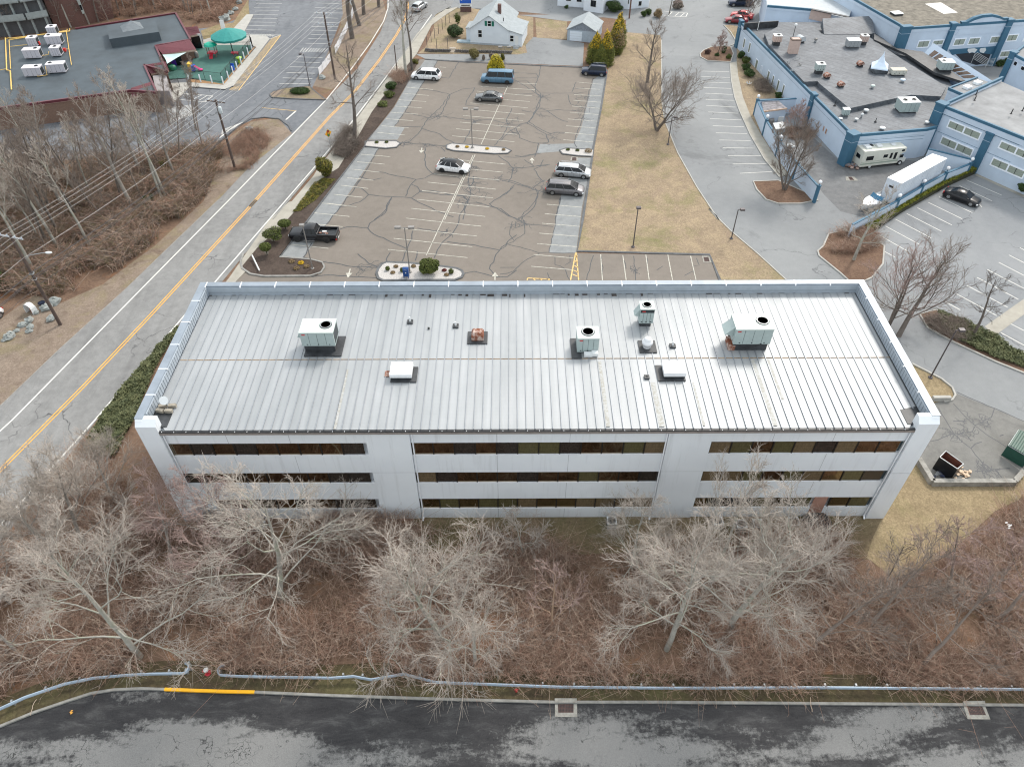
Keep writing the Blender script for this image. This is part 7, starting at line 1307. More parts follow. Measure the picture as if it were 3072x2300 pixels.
# foreground trees
FG=[('l',845,1345,13.5,6.2,.30,'big pale bare tree leaning left over the guardrail end',BK1,BK2,dict(limbs=13,sub=7,tw=7,fine=4,fork=.22,droop=.03),11),
 ('l',1690,1010,14.2,6.4,.33,'tallest lichen-barked bare tree whose top crosses the roof eave',BK1,BK2,dict(limbs=15,sub=7,tw=7,fine=4,fork=.18,droop=.02),22),
 ('m',650,860,11.5,6.3,.30,'dense pale bare tree with knotted drooping limbs, left of centre',BK1,BK2,dict(limbs=15,sub=8,tw=8,fine=4,fork=.2,droop=.07,curve=.32),33),
 ('m',860,1000,8.5,4.2,.2,'smaller drooping bare tree just right of the knotted one',BK1,BK2,dict(limbs=11,sub=7,tw=7,fine=3,fork=.15,droop=.12,curve=.3),44),
 ('m',2010,900,12.5,5.6,.26,'bare tree with fan of low limbs before the right white column',BK1,BK2,dict(limbs=14,sub=7,tw=7,fine=4,fork=.2),55),
 ('n',430,790,12.5,6.6,.3,'wide bare tree with twigs hanging over the right guardrail',BK1,BK2,dict(limbs=16,sub=7,tw=8,fine=4,fork=.14,droop=.05),66),
 ('n',300,560,10.5,5.2,.22,'pale bare tree in front of the condensers by the right windows',BK1,BK2,dict(limbs=12,sub=7,tw=7,fine=4,fork=.2,up=.4),77),
 ('l',540,700,9.5,4.6,.22,'pale upright bare tree beside the road, left of the building corner',BK6,BK2,dict(limbs=13,sub=7,tw=7,fine=4,fork=.2,up=.4),88),
 ('l',370,760,8.8,4.6,.2,'pale bare tree nearest the road edge line, left of the building',BK6,BK2,dict(limbs=12,sub=7,tw=7,fine=4,fork=.2,up=.35),99),
 ('l',420,900,9.5,4.6,.2,'grey bare tree behind the big leaning one, lower left',BK6,BK2,dict(limbs=11,sub=7,tw=7,fine=3,fork=.2),111),
 ('m',1150,350,5.2,2.3,.12,'small bare tree standing alone before the middle of the facade',BK1,BK2,dict(limbs=9,sub=5,tw=6,fine=3,fork=.3),122),
 ('u',590,760,9.2,4.4,.17,'slim bare tree with reddish buds before the left window bands',BK6,BK4,dict(limbs=11,sub=6,tw=6,fine=3,fork=.25,up=.4),133),
 ('m',1310,780,7.5,2.9,.13,'slender tan forked sapling in the gap right of centre',M('tan_bark',(.36,.25,.17),.9),BK4,dict(limbs=7,sub=4,tw=4,fine=2,fork=.3,up=.4),144),
 ('n',900,900,8.5,4.,.2,'brown leaning tree with broken limbs right of the wide one',BK5,BK5,dict(limbs=9,sub=6,tw=6,fine=3,fork=.2,lean=(.35,.25)),155),
 ('n',1560,1040,9.,4.4,.2,'brown bare tree leaning right, above the lower right guardrail',BK5,BK5,dict(limbs=10,sub=6,tw=6,fine=3,fork=.2,lean=(.35,.2)),166),
 ('n',1380,480,5.,1.9,.09,'thin dark sapling on the edge of the right lawn',BK3,BK3,dict(limbs=4,sub=3,tw=2,fine=1,fork=.35,up=.4),177),
 ('n',2020,760,8.5,4.,.18,'greyish bare tree in the thicket near the right edge',BK5,BK4,dict(limbs=10,sub=6,tw=7,fine=3,fork=.2,lean=(.15,.15)),188),
 ('o',190,490,7,3.4,.16,'pale broken tree at the far lower left beside the guardrail',BK6,BK2,dict(limbs=7,sub=5,tw=4,fine=2,fork=.2),199),
 ('n',2300,980,8,4,.18,'bare tree cut off by the right edge above the guardrail',BK5,BK4,dict(limbs=9,sub=6,tw=6,fine=3,fork=.2),210),
 ('l',60,1020,7.5,4.4,.2,'grey bare tree at the left edge above the curved guardrail',BK6,BK2,dict(limbs=11,sub=6,tw=6,fine=3,fork=.2),221),
 ('l',1350,1050,7.5,3.8,.15,'low reddish bare tree in the thicket below the left windows',BK5,BK4,dict(limbs=10,sub=6,tw=6,fine=3,fork=.15),232)]
FT={}
for o,x,y,h_,s_,r_,lb,b1,b2,kw,sd in FG:
    if sd<150: kw=dict(kw,sub=kw['sub']+1,tw=kw['tw'],fine=kw['fine'],fork=kw['fork']*.6,twl=1.3,tipr=.0095)
    FT[sd]=tree(lb,at(o,x,y),grow(sd,h_,s_*1.12,r_*.85,**kw),(b1,b2))
for sd,o,x,y,sc,rz,lb in ((88,'l',700,420,.7,.8,'short pale bare tree against the left end of the building'),(66,'n',-150,420,.55,1.6,'smaller pale tree before the right white column base'),(155,'n',1250,800,1.0,.5,'second brown leaning tree with broken limbs, lower right'),(188,'n',1750,560,.9,1.9,'greyish bare tree at the edge of the right lawn thicket'),(133,'l',1050,760,.9,2.,'reddish budded tree left of the tallest tree')):
    X,Y=at(o,x,y); dup(FT[sd],(X,Y,0),rz,lb,None,sc)
# specimen trees in the lots
SPEC=[('c',1155,965,7.4,7.0,.33,'big spreading bare tree with forked trunk on the dry lawn',BK3,BK5,dict(limbs=12,sub=9,tw=7,fine=3,fork=.1,up=.3,multi=2),301),
 ('c',1085,612,9.5,4.2,.28,'tall bare tree behind the spreading one on the lawn strip',BK3,BK5,dict(limbs=11,sub=7,tw=6,fine=3,fork=.25,up=.5),302),
 ('b',770,1020,13,3.9,.33,'tall bare roadside tree between the road and the parking lot',BK3,BK5,dict(limbs=12,sub=7,tw=6,fine=3,fork=.3,up=.4),303),
 ('b',1155,560,13.5,4.2,.3,'pale bare tree in the roadside clump beside the white minivan, left stem',BK1,BK5,dict(limbs=11,sub=7,tw=6,fine=3,fork=.45,up=.4,lean=(-.12,0)),304),
 ('b',1195,520,13.5,3.8,.24,'bare tree in the roadside clump beside the white minivan, right stem',BK3,BK5,dict(limbs=10,sub=6,tw=6,fine=3,fork=.45,up=.4),305),
 ('d',440,1405,10.5,3.6,.2,'vase-shaped bare tree on the kerbed bed by the yard wall end',BK3,BK5,dict(limbs=11,sub=7,tw=8,fine=3,fork=.1,up=.9,multi=3),306),
 ('h',955,690,8.5,3.6,.2,'lichen-covered bare tree on the island at the hedge end',BK1,BK2,dict(limbs=11,sub=6,tw=6,fine=3,fork=.25,up=.4),307),
 ('h',1285,1250,8.5,6.2,.3,'wide bare tree behind the right roof corner, leaning right',BK3,BK5,dict(limbs=11,sub=8,tw=6,fine=2,fork=.2,up=.5,lean=(.35,.2)),308),
 ('h',1215,1180,8.8,5.2,.24,'upright bare tree rising behind the right parapet',BK3,BK4,dict(limbs=10,sub=7,tw=6,fine=2,fork=.12,up=.8,multi=2),309),
 ('h',1835,1250,7.5,2.9,.17,'small dark bare tree in the juniper bed by the hotel lot',BK3,BK3,dict(limbs=8,sub=5,tw=5,fine=2,fork=.3),310),
 ('c',1600,410,4.5,1.9,.1,'small rounded bare tree on the kerbed island by the hotel',BK3,BK4,dict(limbs=10,sub=6,tw=6,fine=3,fork=.12,up=.5,multi=2),311),
 ('z',570,420,16,5,.48,'thick dark bare trunk beside the banner fence',BK3,BK5,dict(limbs=10,sub=6,tw=5,fine=2,fork=.35,up=.3),312),
 ('z',650,280,15,4.6,.4,'dark bare trunk right of the banner fence, second in the row',BK3,BK5,dict(limbs=10,sub=6,tw=5,fine=2,fork=.45),313),
 ('z',695,160,15,4.6,.4,'dark bare trunk third in the roadside row at the top',BK3,BK5,dict(limbs=10,sub=6,tw=5,fine=2,fork=.45),314),
 ('z',860,80,14,4,.35,'bare trunk at the road edge near the top of the photo',BK3,BK5,dict(limbs=9,sub=6,tw=5,fine=2,fork=.45),315),
 ('c',1245,110,6,2.2,.12,'small bare tree by the white building at the top',BK3,BK4,dict(limbs=8,sub=5,tw=5,fine=2,fork=.25),316),
 ('c',1850,120,5.5,2.4,.1,'pale vase-shaped bare shrub tree beside the red cars',BK5,BK5,dict(limbs=8,sub=6,tw=6,fine=3,fork=.1,up=.8,multi=3),317),
 ('Q',1150,900,4.5,2.2,.08,'reddish bare shrub tree growing inside the hotel yard',BK5,BK4,dict(limbs=9,sub=5,tw=6,fine=3,fork=.1,up=.6,multi=3),318)]
for o,x,y,h_,s_,r_,lb,b1,b2,kw,sd in SPEC:
    kw=dict(kw,tipr=.009)
    tree(lb,at(o,x,y),grow(sd,h_,s_,r_,**kw),(b1,b2))
# left woods: a few kinds, copied
def inpoly(x,y,P):
    c=False;n_=len(P)
    for i in range(n_):
        x0,y0=P[i];x1,y1=P[(i+1)%n_]
        if (y0>y)!=(y1>y) and x<(x1-x0)*(y-y0)/(y1-y0)+x0: c=not c
    return c
kinds=[(grow(401,14,4.2,.24,limbs=12,sub=6,tw=6,fine=3,fork=.3,up=.5,tipr=.012),(BK6,BK5)),(grow(402,12,3.8,.2,limbs=11,sub=6,tw=6,fine=3,fork=.25,up=.4,tipr=.012),(BK3,BK5)),(grow(403,10,3.4,.15,limbs=11,sub=6,tw=6,fine=3,fork=.2,up=.5,tipr=.012),(BK5,BK5)),(grow(404,15,3.6,.2,limbs=10,sub=6,tw=5,fine=3,fork=.45,up=.5),(BK1,BK2))]
base=[None]*4
def wood(lb,p,k,sc,rz,group=None):
    if base[k] is None: base[k]=tree(lb,p,kinds[k][0],kinds[k][1],group,rz,sc); return
    dup(base[k],(p[0],p[1],0),rz,lb,group,sc)
    if not group and 'group' in C.objects[-1].keys(): pass
near=[('a',990,1560,0,1.12,'tall pale bare trunk crossed by the wires, left of the road'),('a',1215,1440,3,1.05,'pale bare tree with snapped limb just left of the evergreen shoots'),('a',400,1600,1,1.1,'dark bare trunk far left below the wires'),('e',440,370,3,1.0,'smooth pale trunk behind the nearest utility pole, right one'),('e',370,360,1,1.0,'pale trunk behind the nearest utility pole, left one'),('a',1450,960,2,1.0,'slender bare tree near the hatched daycare stalls'),('a',1250,920,2,.9,'bare sapling by the daycare crosswalk hatching')]
for o,x,y,k,sc,lb in near: wood(lb,at(o,x,y),k,sc,k*1.3)
ex=[('t',x,y) for x,y in ((60,610),(170,575),(300,590),(430,545),(560,530),(700,500),(800,480),(1030,480),(1180,470),(1330,440),(1480,420),(1640,390),(1800,370))]+[('a',x,y) for x,y in ((740,115),(830,105),(920,95),(1010,88),(1110,78),(1200,66),(1290,60),(1370,90),(1430,150),(1500,110),(1570,50),(1640,20),(1300,20),(1050,30))]
for j,(o,x,y) in enumerate(ex): wood('bare tree in the wood behind the daycare roof',at(o,x,y-14),(0,1,2,3,2)[j%5],.62+.13*(j%3),j*1.9,'bare trees behind the daycare')
rn=random.Random(77); GW_='bare trees in the woods left of the main road'; PW=gp('a',(-350,1100),(0,1230),(600,1210),(1100,1190),(1450,1140),(1560,1120),(1400,1300),(1150,1500))+gp('e',(700,300),(330,560),(0,600),(-500,900)); n_=0; pts=[]
while n_<64:
    x=rn.uniform(-75,0);y=rn.uniform(15,75)
    if inpoly(x,y,PW) and all((x-a)**2+(y-b_)**2>4.5 for a,b_ in pts): pts.append((x,y)); wood('bare tree in the woods between the overhead wires and the daycare',(x,y),rn.choice((0,1,2,2,3)),rn.uniform(.7,1.05),rn.random()*6,GW_); n_+=1
PW2=gp('t',(-400,560),(0,590),(560,520),(900,460))+gp('a',(560,190),(1290,80),(1480,210),(1640,120),(1700,20),(1780,-60),(1700,-200),(-200,-200)); n_=0; pts=[]
while n_<34:
    x=rn.uniform(-80,-18);y=rn.uniform(98,128)
    if inpoly(x,y,PW2) and all((x-a)**2+(y-b_)**2>4 for a,b_ in pts): pts.append((x,y)); wood('bare tree in the wood behind the daycare roof',(x,y),rn.choice((0,1,2,3)),rn.uniform(.6,.9),rn.random()*6,'bare trees behind the daycare'); n_+=1
for r_ in [o for o in C.objects if o.parent is None and o.name.startswith('bare_tree') and 'group' in o.keys() and 'in the wood' not in o['label']]: del r_['group']
# ---------------- undergrowth (stuff) ----------------
def brush(name,label,P,n,h0,h1,mats,seed,rad=.012,spread=.5,lean=.6,avoid=(),clump=7):
    rs=np.random.RandomState(seed); xs=[p[0] for p in P]; ys=[p[1] for p in P]; c=[]
    while len(c)<n:
        x,y=rs.uniform(min(xs),max(xs)),rs.uniform(min(ys),max(ys))
        if inpoly(x,y,P) and math.sin(x*.55+y*.3)+math.sin(y*.8-x*.35+2)+rs.randn()*.5>-.6 and not any(inpoly(x,y,q) for q in avoid): c.append((x,y))
    c=np.repeat(np.array(c),clump,0); N=len(c); c=c+rs.randn(N,2)*.22; h=rs.uniform(h0,h1,N)*rs.uniform(.5,1,N); d=rs.randn(N,2)*lean; d2=d+rs.randn(N,2)*lean
    p0=np.c_[c,np.zeros(N)]; p1=np.c_[c+d*h[:,None]*.35,h*.55]; p2=np.c_[c+d2*h[:,None]*.75,h*rs.uniform(.75,1,N)]
    V=[];Fa=[];mi=[];o=0
    def seg(a,b_,ra,rb,m):
        nonlocal o
        M_=len(a); dd=b_-a; dd/=np.linalg.norm(dd,axis=1)[:,None]+1e-9; u_=np.cross(dd,[[0.3,.8,.5]]); u_/=np.linalg.norm(u_,axis=1)[:,None]+1e-9; w_=np.cross(dd,u_)
        pts=[]
        for cpt,r in ((a,ra),(b_,rb)):
            for k in range(3): t_=2*math.pi*k/3; pts.append(cpt+(u_*math.cos(t_)+w_*math.sin(t_))*(r if np.isscalar(r) else r[:,None]))
        A_=np.stack(pts,1).reshape(-1,3); V.append(A_); ix=o+np.arange(M_)[:,None]*6
        for k in range(3): Fa.append(np.c_[ix+k,ix+(k+1)%3,ix+3+(k+1)%3,ix+3+k]); mi.append(m)
        o+=M_*6
    mm=rs.randint(0,len(mats),N); seg(p0,p1,rad*1.3,rad,mm); seg(p1,p2,rad,rad*.5,mm)
    for _ in range(2):
        f_=rs.uniform(0,1,N)[:,None]; q0=p1+(p2-p1)*f_; q1=q0+rs.randn(N,3)*[spread,spread,spread*.5]*h[:,None]*.3+[0,0,.08]; seg(q0,q1,rad*.7,rad*.35,mm)
    o_=npmesh(name,np.concatenate(V),np.concatenate(Fa),mats,None,mi=np.concatenate(mi)); o_['kind']='stuff'; o_['label']=label; o_['category']='brush'; return o_
RB=[M('russet_twig',(.33,.2,.145),.9,var=.25,scale=1),M('brown_twig',(.27,.18,.13),.9,var=.25,scale=1),M('pinkish_twig',(.46,.345,.27),.9,var=.2,scale=1)]
FGP=gp('o',(-700,1100),(0,900),(240,790),(560,690),(800,640),(1300,600),(1480,590),(1530,470),(1780,460),(1830,600),(2212,625))+gp('m',(235,1085),(430,1050),(620,1100),(1350,1120))+gp('n',(0,1125),(2212,1140),(2900,1145),(2900,-100),(2150,30),(1900,250),(1600,420),(1150,560),(1150,330),(1050,200),(880,200),(300,230))+gp('m',(1850,330),(1500,350),(1250,280),(1000,230),(0,100))+gp('l',(1230,560),(1000,620),(750,300),(560,80),(150,560),(-300,950))
brush('undergrowth','thick brown undergrowth filling the ground under the foreground trees',FGP,11500,.7,2.6,RB,1,rad=.0105)
WDP=gp('e',(-500,1350),(0,700),(450,700),(760,590),(1150,300),(1500,-10))+gp('a',(1600,1240),(1700,1010),(1600,1060),(1450,1120),(1100,1170),(600,1200),(0,1230),(-500,1300))
brush('undergrowth','brown undergrowth in the woods left of the main road',WDP,5600,.6,3.0,RB+[M('olive_brush',(.16,.13,.07),.9),BK5],2,rad=.024)
BKP=gp('t',(-400,560),(0,590),(560,520),(900,460))+gp('a',(560,185),(1290,75),(1470,215),(1600,180),(1720,60),(1790,-80),(1700,-200),(-200,-200))
brush('undergrowth','brown undergrowth in the wood behind the daycare',BKP,2600,.8,2.5,RB[:2],3,rad=.025)
brush('undergrowth','twiggy brown brush on the daycare entry mound',gp('a',(1640,1130),(1800,960),(1950,960),(1990,1040),(1850,1250),(1600,1280)),500,.4,1.2,RB[:2],4)
brush('undergrowth','reddish brush at the hedge end of the parking island',gp('h',(735,590),(770,500),(1000,470),(1080,500),(1130,560),(1000,640),(800,640)),480,.6,1.6,RB,5)
brush('undergrowth','grey brush in the bed beside the hotel lot corner',gp('h',(1450,1080),(1750,1140),(1780,1290),(1700,1290),(1500,1180)),240,.5,1.3,[BK5],6)
brush('undergrowth','grey twiggy brush along the lot behind the road sign',gp('f',(870,170),(900,60),(960,-30),(1050,0),(1060,80),(960,190)),330,.8,2.0,[BK5,BK3],7)
brush('undergrowth','reddish twigs along the roadside planting strip',gp('b',(1030,560),(1060,530),(1160,540),(1150,600),(1080,650)),120,.6,1.6,RB,8)
brush('undergrowth','dry twigs beside the hotel wall bed',gp('c',(1860,600),(1960,600),(2010,690),(1900,700)),120,.6,1.5,[BK5],9)
brush('undergrowth','dead stems inside the hotel yard behind the left wall',gp('Q',(700,880),(1500,800),(1700,1100),(1000,1100)),160,.4,1.0,RB,10)
brush('undergrowth','pale tan curved canes rising among the foreground thicket',FGP,450,1.6,3.8,[M('tan_cane',(.5,.39,.3),.9,var=.2),BK2],21,rad=.012,lean=.45,clump=5)
for k,(o,x,y,L_,lb) in enumerate((('m',1100,985,2.6,'pale forked fallen branch on the ground above the bottom road'),('n',1010,920,2.4,'broken limb lying in the brush near the right guardrail'),('l',1000,860,3.,'pale fallen limb in the brush left of the hydrant'),('n',1480,1000,2.8,'bleached branch standing by the right guardrail'),('n',930,1280,1.,'short tan stick lying on the bottom road'),('o',260,960,1.,'curled twig on the kerb at lower left'))):
    X,Y=G(o,x,y); b=MB(); rn=random.Random(k+5); a=rn.random()*3; p=[Vector((0,0,.1))]
    for j in range(5): a+=rn.uniform(-.4,.4); p.append(p[-1]+Vector((math.cos(a)*L_/5,math.sin(a)*L_/5,rn.uniform(-.05,.12))))
    b.tube(p,[.06,.055,.045,.035,.025,.012] if L_>1.5 else .02,5); b.tube([p[2],p[2]+Vector((math.cos(a+1)*L_*.3,math.sin(a+1)*L_*.3,.1))],[.035,.01],5) if L_>1.5 else 0
    tag(b.build('fallen_branch',M('tan_cane',(.5,.39,.3),.9),None,(X,Y,.05 if L_<1.5 else .9)),lb,'branch')
# ---------------- leafy shrubs ----------------
def leafmat(name,c1,c2,c3=None):
    n=NT(name); st=[(.3,c1),(.55,c2)]+([(.75,c3)] if c3 else []); c=n.ramp(n.noise(1.4,5,.75),st); n.b.inputs['Subsurface Weight'].default_value=0
    return n.out(c,.75,0,.25)
LG=leafmat('dark_green_leaf',(.02,.045,.012),(.055,.09,.025)); LO=leafmat('olive_leaf',(.03,.05,.012),(.10,.12,.03),(.15,.15,.05)); LY=leafmat('golden_leaf',(.20,.20,.02),(.50,.40,.03),(.62,.45,.04)); LR=leafmat('bronze_green_leaf',(.04,.05,.01),(.14,.13,.025),(.26,.15,.03)); LJ=leafmat('juniper_leaf',(.055,.07,.035),(.12,.13,.06),(.18,.175,.09)); LC=leafmat('cypress_leaf',(.045,.065,.015),(.13,.14,.028),(.22,.19,.035)); LB=leafmat('brown_foliage',(.16,.11,.06),(.28,.2,.11)); LT=leafmat('golden_tip',(.45,.30,.02),(.65,.42,.03))
def leaves(name,cs,mat,parent,seed,n,leaf=.09,upb=.3,mi=None,jit=1.):
    """cs: list of (cx,cy,cz,rx,ry,rz) lobes; leaves scattered through their shells"""
    rs=np.random.RandomState(seed); cs=np.array(cs); w_=cs[:,3]*cs[:,4]+cs[:,3]*cs[:,5]; k=rs.choice(len(cs),n,p=w_/w_.sum()); d=rs.randn(n,3); d/=np.linalg.norm(d,axis=1)[:,None]; r=rs.uniform(.55,1.04,n)**.5
    c=cs[k,:3]+d*cs[k,3:]*r[:,None]; c[:,2]=np.maximum(c[:,2],.03); t1=rs.randn(n,3); nn=d*.8+rs.randn(n,3)*.6*jit+[0,0,upb]; t1-=nn*(t1*nn).sum(1)[:,None]/((nn*nn).sum(1)[:,None]); t1/=np.linalg.norm(t1,axis=1)[:,None]; t2=np.cross(nn,t1); t2/=np.linalg.norm(t2,axis=1)[:,None]
    s=leaf*rs.uniform(.6,1.4,n)[:,None]; V=np.stack([c-t1*s,c+t2*s*.55,c+t1*s,c-t2*s*.55],1).reshape(-1,3)
    return npmesh(name,V,np.arange(4*n).reshape(-1,4),mat,parent)
def shrub(label,loc,lobes,mat,n,leaf=.09,seed=1,name='shrub',stem=True,z=0,cat='shrub',group=None,rz=0,core=True):
    t=thing(name,label,cat,(loc[0],loc[1],z),rz,group); leaves('foliage',lobes,mat,t,seed,n,leaf)
    b=MB()
    if core:
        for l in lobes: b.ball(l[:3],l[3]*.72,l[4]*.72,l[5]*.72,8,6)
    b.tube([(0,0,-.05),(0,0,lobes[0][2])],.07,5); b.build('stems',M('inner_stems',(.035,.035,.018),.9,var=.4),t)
    return t
def lobed(w_,h_,seed,n=7,d_=None,zb=.0):
    rn=random.Random(seed); d_=d_ or w_; L=[(0,0,h_*.5,w_*.36,d_*.36,h_*.48)]
    for k in range(n): a=k*2.4+rn.random(); rr_=rn.uniform(.18,.3); L.append((w_*rr_*math.cos(a),d_*rr_*math.sin(a),h_*rn.uniform(.3,.72),w_*rn.uniform(.2,.28),d_*rn.uniform(.2,.28),h_*rn.uniform(.2,.3)))
    return L
shrub('large round evergreen bush on the pebbled island',G('B',1390,440),lobed(2.5,1.9,1),LO,5200,.1,1,z=.1)
shrub('rhododendron-like bronze green bush beside the orange road sign',G('f',810,320),lobed(2.3,3.0,2,10),LR,4200,.12,2)
shrub('dark green round rhododendron in the white house yard',G('w',905,620),lobed(3.2,2.3,3,8),leafmat('rhodo_leaf',(.02,.04,.015),(.06,.09,.035),(.16,.17,.11)),3500,.12,3)
shrub('upright olive tuft behind the yard rhododendron',G('w',960,400),lobed(1.5,2.2,4,5),LO,900,.1,4,core=False)
shrub('bright golden conical evergreen behind the blue van',G('B',0,0) if 0 else G('b',1815,545),[(0,0,1.3,1.35,1.2,1.5),(0,0,2.2,.95,.9,1.1),(.5,.1,1.,.95,.8,1.1),(-.6,0,1.,.95,.8,1.1)],LY,5000,.11,5)
for k,(x,y,w_,h_,lb) in enumerate(((510,710,1.7,1.3,'small round clipped pine nearest the black pickup'),(420,800,2.3,1.7,'widest cloud-pruned pine beside the roadside walk'),(375,900,1.4,1.7,'small cloud-pruned pine with visible pale stems, lower left'))):
    X,Y=G('f',x,y); L=[(0,0,h_*.72,w_*.5,w_*.42,h_*.3)]+([(.4,.3,h_*.85,w_*.34,w_*.3,h_*.28),(-.5,.1,h_*.6,w_*.3,w_*.3,h_*.22),(.6,-.2,h_*.55,w_*.3,w_*.3,h_*.22)] if k==1 else []); t=shrub(lb,(X,Y),L,LO,1800,.08,20+k,name='pruned_pine',cat='shrub'); b=MB()
    for s in (-.3,-.1,.15,.3): b.tube([(0,0,0),(s*w_,s*.3,h_*.6)],.035,5)
    b.build('branches',BK2,t)
for k,(x,y,h_,w_,lb) in enumerate(((700,490,5.0,3.1,'leftmost tall golden-tipped evergreen, behind the dark blue SUV'),(775,500,5.4,3.0,'second tall golden-tipped evergreen from the left'),(740,520,3.6,2.6,'shorter green evergreen at the front of the tall row'),(845,420,5.6,3.0,'tall evergreen with dry brown side, third in the row'),(870,370,5.6,2.8,'rearmost tall golden-tipped evergreen of the row'))):
    X,Y=G('c',x,y-25); t=thing('tall_evergreen',lb,'tree',(X,Y,0)); L=[];rn=random.Random(k+40)
    for j in range(12): f_=j/11; rr_=w_*.5*(1-f_**2.4)*.95+.2; L.append((rn.uniform(-.12,.12),rn.uniform(-.12,.12),.35+f_*(h_-.5),rr_,rr_,h_*.085+.12))
    for j in range(7): a=rn.random()*6.28; f_=rn.uniform(.45,.92); L.append((w_*.3*(1.1-f_)*math.cos(a),w_*.3*(1.1-f_)*math.sin(a),f_*h_,w_*.14,w_*.14,h_*.12))
    leaves('foliage',L,LC if k!=3 else [LC],t,60+k,6500,.11,upb=1.); leaves('golden_tips',[(l[0],l[1],l[2]+.12,l[3]*.9,l[4]*.9,l[5]) for l in L[6:]],LT if k not in (2,) else LC,t,90+k,2000 if k!=2 else 400,.1,upb=1.)
    if k==3: leaves('dry_foliage',[(l[0]+.15,l[1]-.1,l[2],l[3]*1.04,l[4]*1.04,l[5]) for l in L[3:9]],LB,t,120,2200,.1,upb=1.)
    b=MB(); b.tube([(0,0,0),(0,0,h_*.9)],[.12,.03],6)
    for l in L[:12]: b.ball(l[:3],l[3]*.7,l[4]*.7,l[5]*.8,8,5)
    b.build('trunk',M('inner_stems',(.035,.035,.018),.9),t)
shrub('flat clipped dark bush on the daycare entry island',G('b',370,690),[(0,0,.45,1.7,.95,.45),(.5,.1,.5,1.,.8,.4),(-.6,0,.45,1.,.7,.4)],LG,3000,.09,7)
for k,(o,x,y,w_,h_,m_,lb) in enumerate((('c',1650,375,1.1,.9,LG,'round green shrub right on the tree island'),('c',1600,415,.9,.6,LG,'low green shrub in front on the tree island'),('c',1685,435,1.,.9,LO,'olive round shrub at the corner of the tree island'),('c',1530,400,1.2,.9,leafmat('burgundy_leaf',(.06,.035,.03),(.14,.08,.065)),'burgundy shrub left on the tree island'),('c',1645,395,.8,.6,LG,'small dark shrub middle of the tree island'),
 ('c',1775,430,1.4,1.3,LG,'farthest clipped shrub at the hotel wall'),('c',1808,470,1.7,1.2,LO,'second clipped round shrub along the hotel wall'),('c',1810,520,1.8,1.1,LG,'third clipped round shrub along the hotel wall'),('c',1835,565,2.,1.3,LG,'nearest and largest clipped shrub at the hotel wall'),('c',2050,720,1.3,.9,LG,'small green shrub beside the blue yard wall corner'),
 ('d',1915,1238,1.1,1.2,LG,'green conical shrub beside the teal pilaster'),('d',2075,1320,1.2,1.5,LO,'brownish green conical shrub under the hotel windows'),('d',2190,1410,1.4,1.1,LG,'dark shrub at the right edge below the hotel windows'),('d',2030,490,1.6,1.2,LG,'dark shrub in the courtyard left of its pair'),('d',2085,480,1.6,1.3,LG,'dark shrub in the courtyard right of its pair'),
 ('c',840,90,3.6,2.2,LG,'wide dark green bush in front of the white building'),('c',1060,125,1.3,1.2,LG,'dark bush at the corner of the white building'),('c',1095,110,1.6,1.2,LG,'second dark bush at the corner of the white building'),('c',490,65,.9,.7,LG,'small bush at the foundation of the white building'),('c',1165,130,2.,1.7,LB,'tan dry grass bush in the bed by the white building'),('c',1310,65,2.6,1.7,BK5,'grey bare bush at the top between the driveways'),
 ('w',1230,980,2.2,1.9,leafmat('yellow_brown_leaf',(.11,.10,.03),(.2,.17,.07)),'tan upright thicket in front of the stone wall'),('w',1390,1000,.7,1.,BK5,'thin grey shrub right of the tan thicket'),('w',1510,980,.8,1.1,BK5,'thin shrub just left of the golden evergreen'),('w',1700,1010,.9,1.3,LR,'bronze shrub behind the floodlight pole'),
 ('b',1045,660,2.1,1.3,LG,'dark green roadside shrub near the tree clump'),('b',1030,720,1.9,1.1,LO,'middle dark green roadside shrub in the strip'),('b',980,785,1.7,.9,leafmat('light_green_leaf',(.06,.08,.02),(.14,.16,.05)),'light green roadside shrub at the strip end'),('b',1220,470,1.2,.8,LR,'low bronze shrub behind the roadside tree clump'),('e',320,660,1.,1.2,LO,'green vine tuft on the nearest utility pole'),('a',1230,1260,1.5,1.6,LR,'small olive evergreen in the woods by the pale trunks'),('a',1100,1490,1.6,1.,LG,'low dark evergreen in the woods near the wires'))):
    zz_=.45 if o=='d' and y>1200 else 0; X,Y=G(o,x,y,zz_); shrub(lb,(X,Y),lobed(w_,h_,k+200,5),m_,int(700*w_*h_)+250,.085,k+300,z=zz_)
for k,(x,y,r_,lb) in enumerate(((468,385,.27,'small round shrub left on the pebbled island'),(790,415,.27,'small round shrub behind the mailbox'),(1870,455,.32,'small round shrub right on the pebbled island'))): shrub(lb,G('B',x,y),[(0,0,r_*.9,r_,r_,r_)],LO,500,.05,k+400,z=.11)
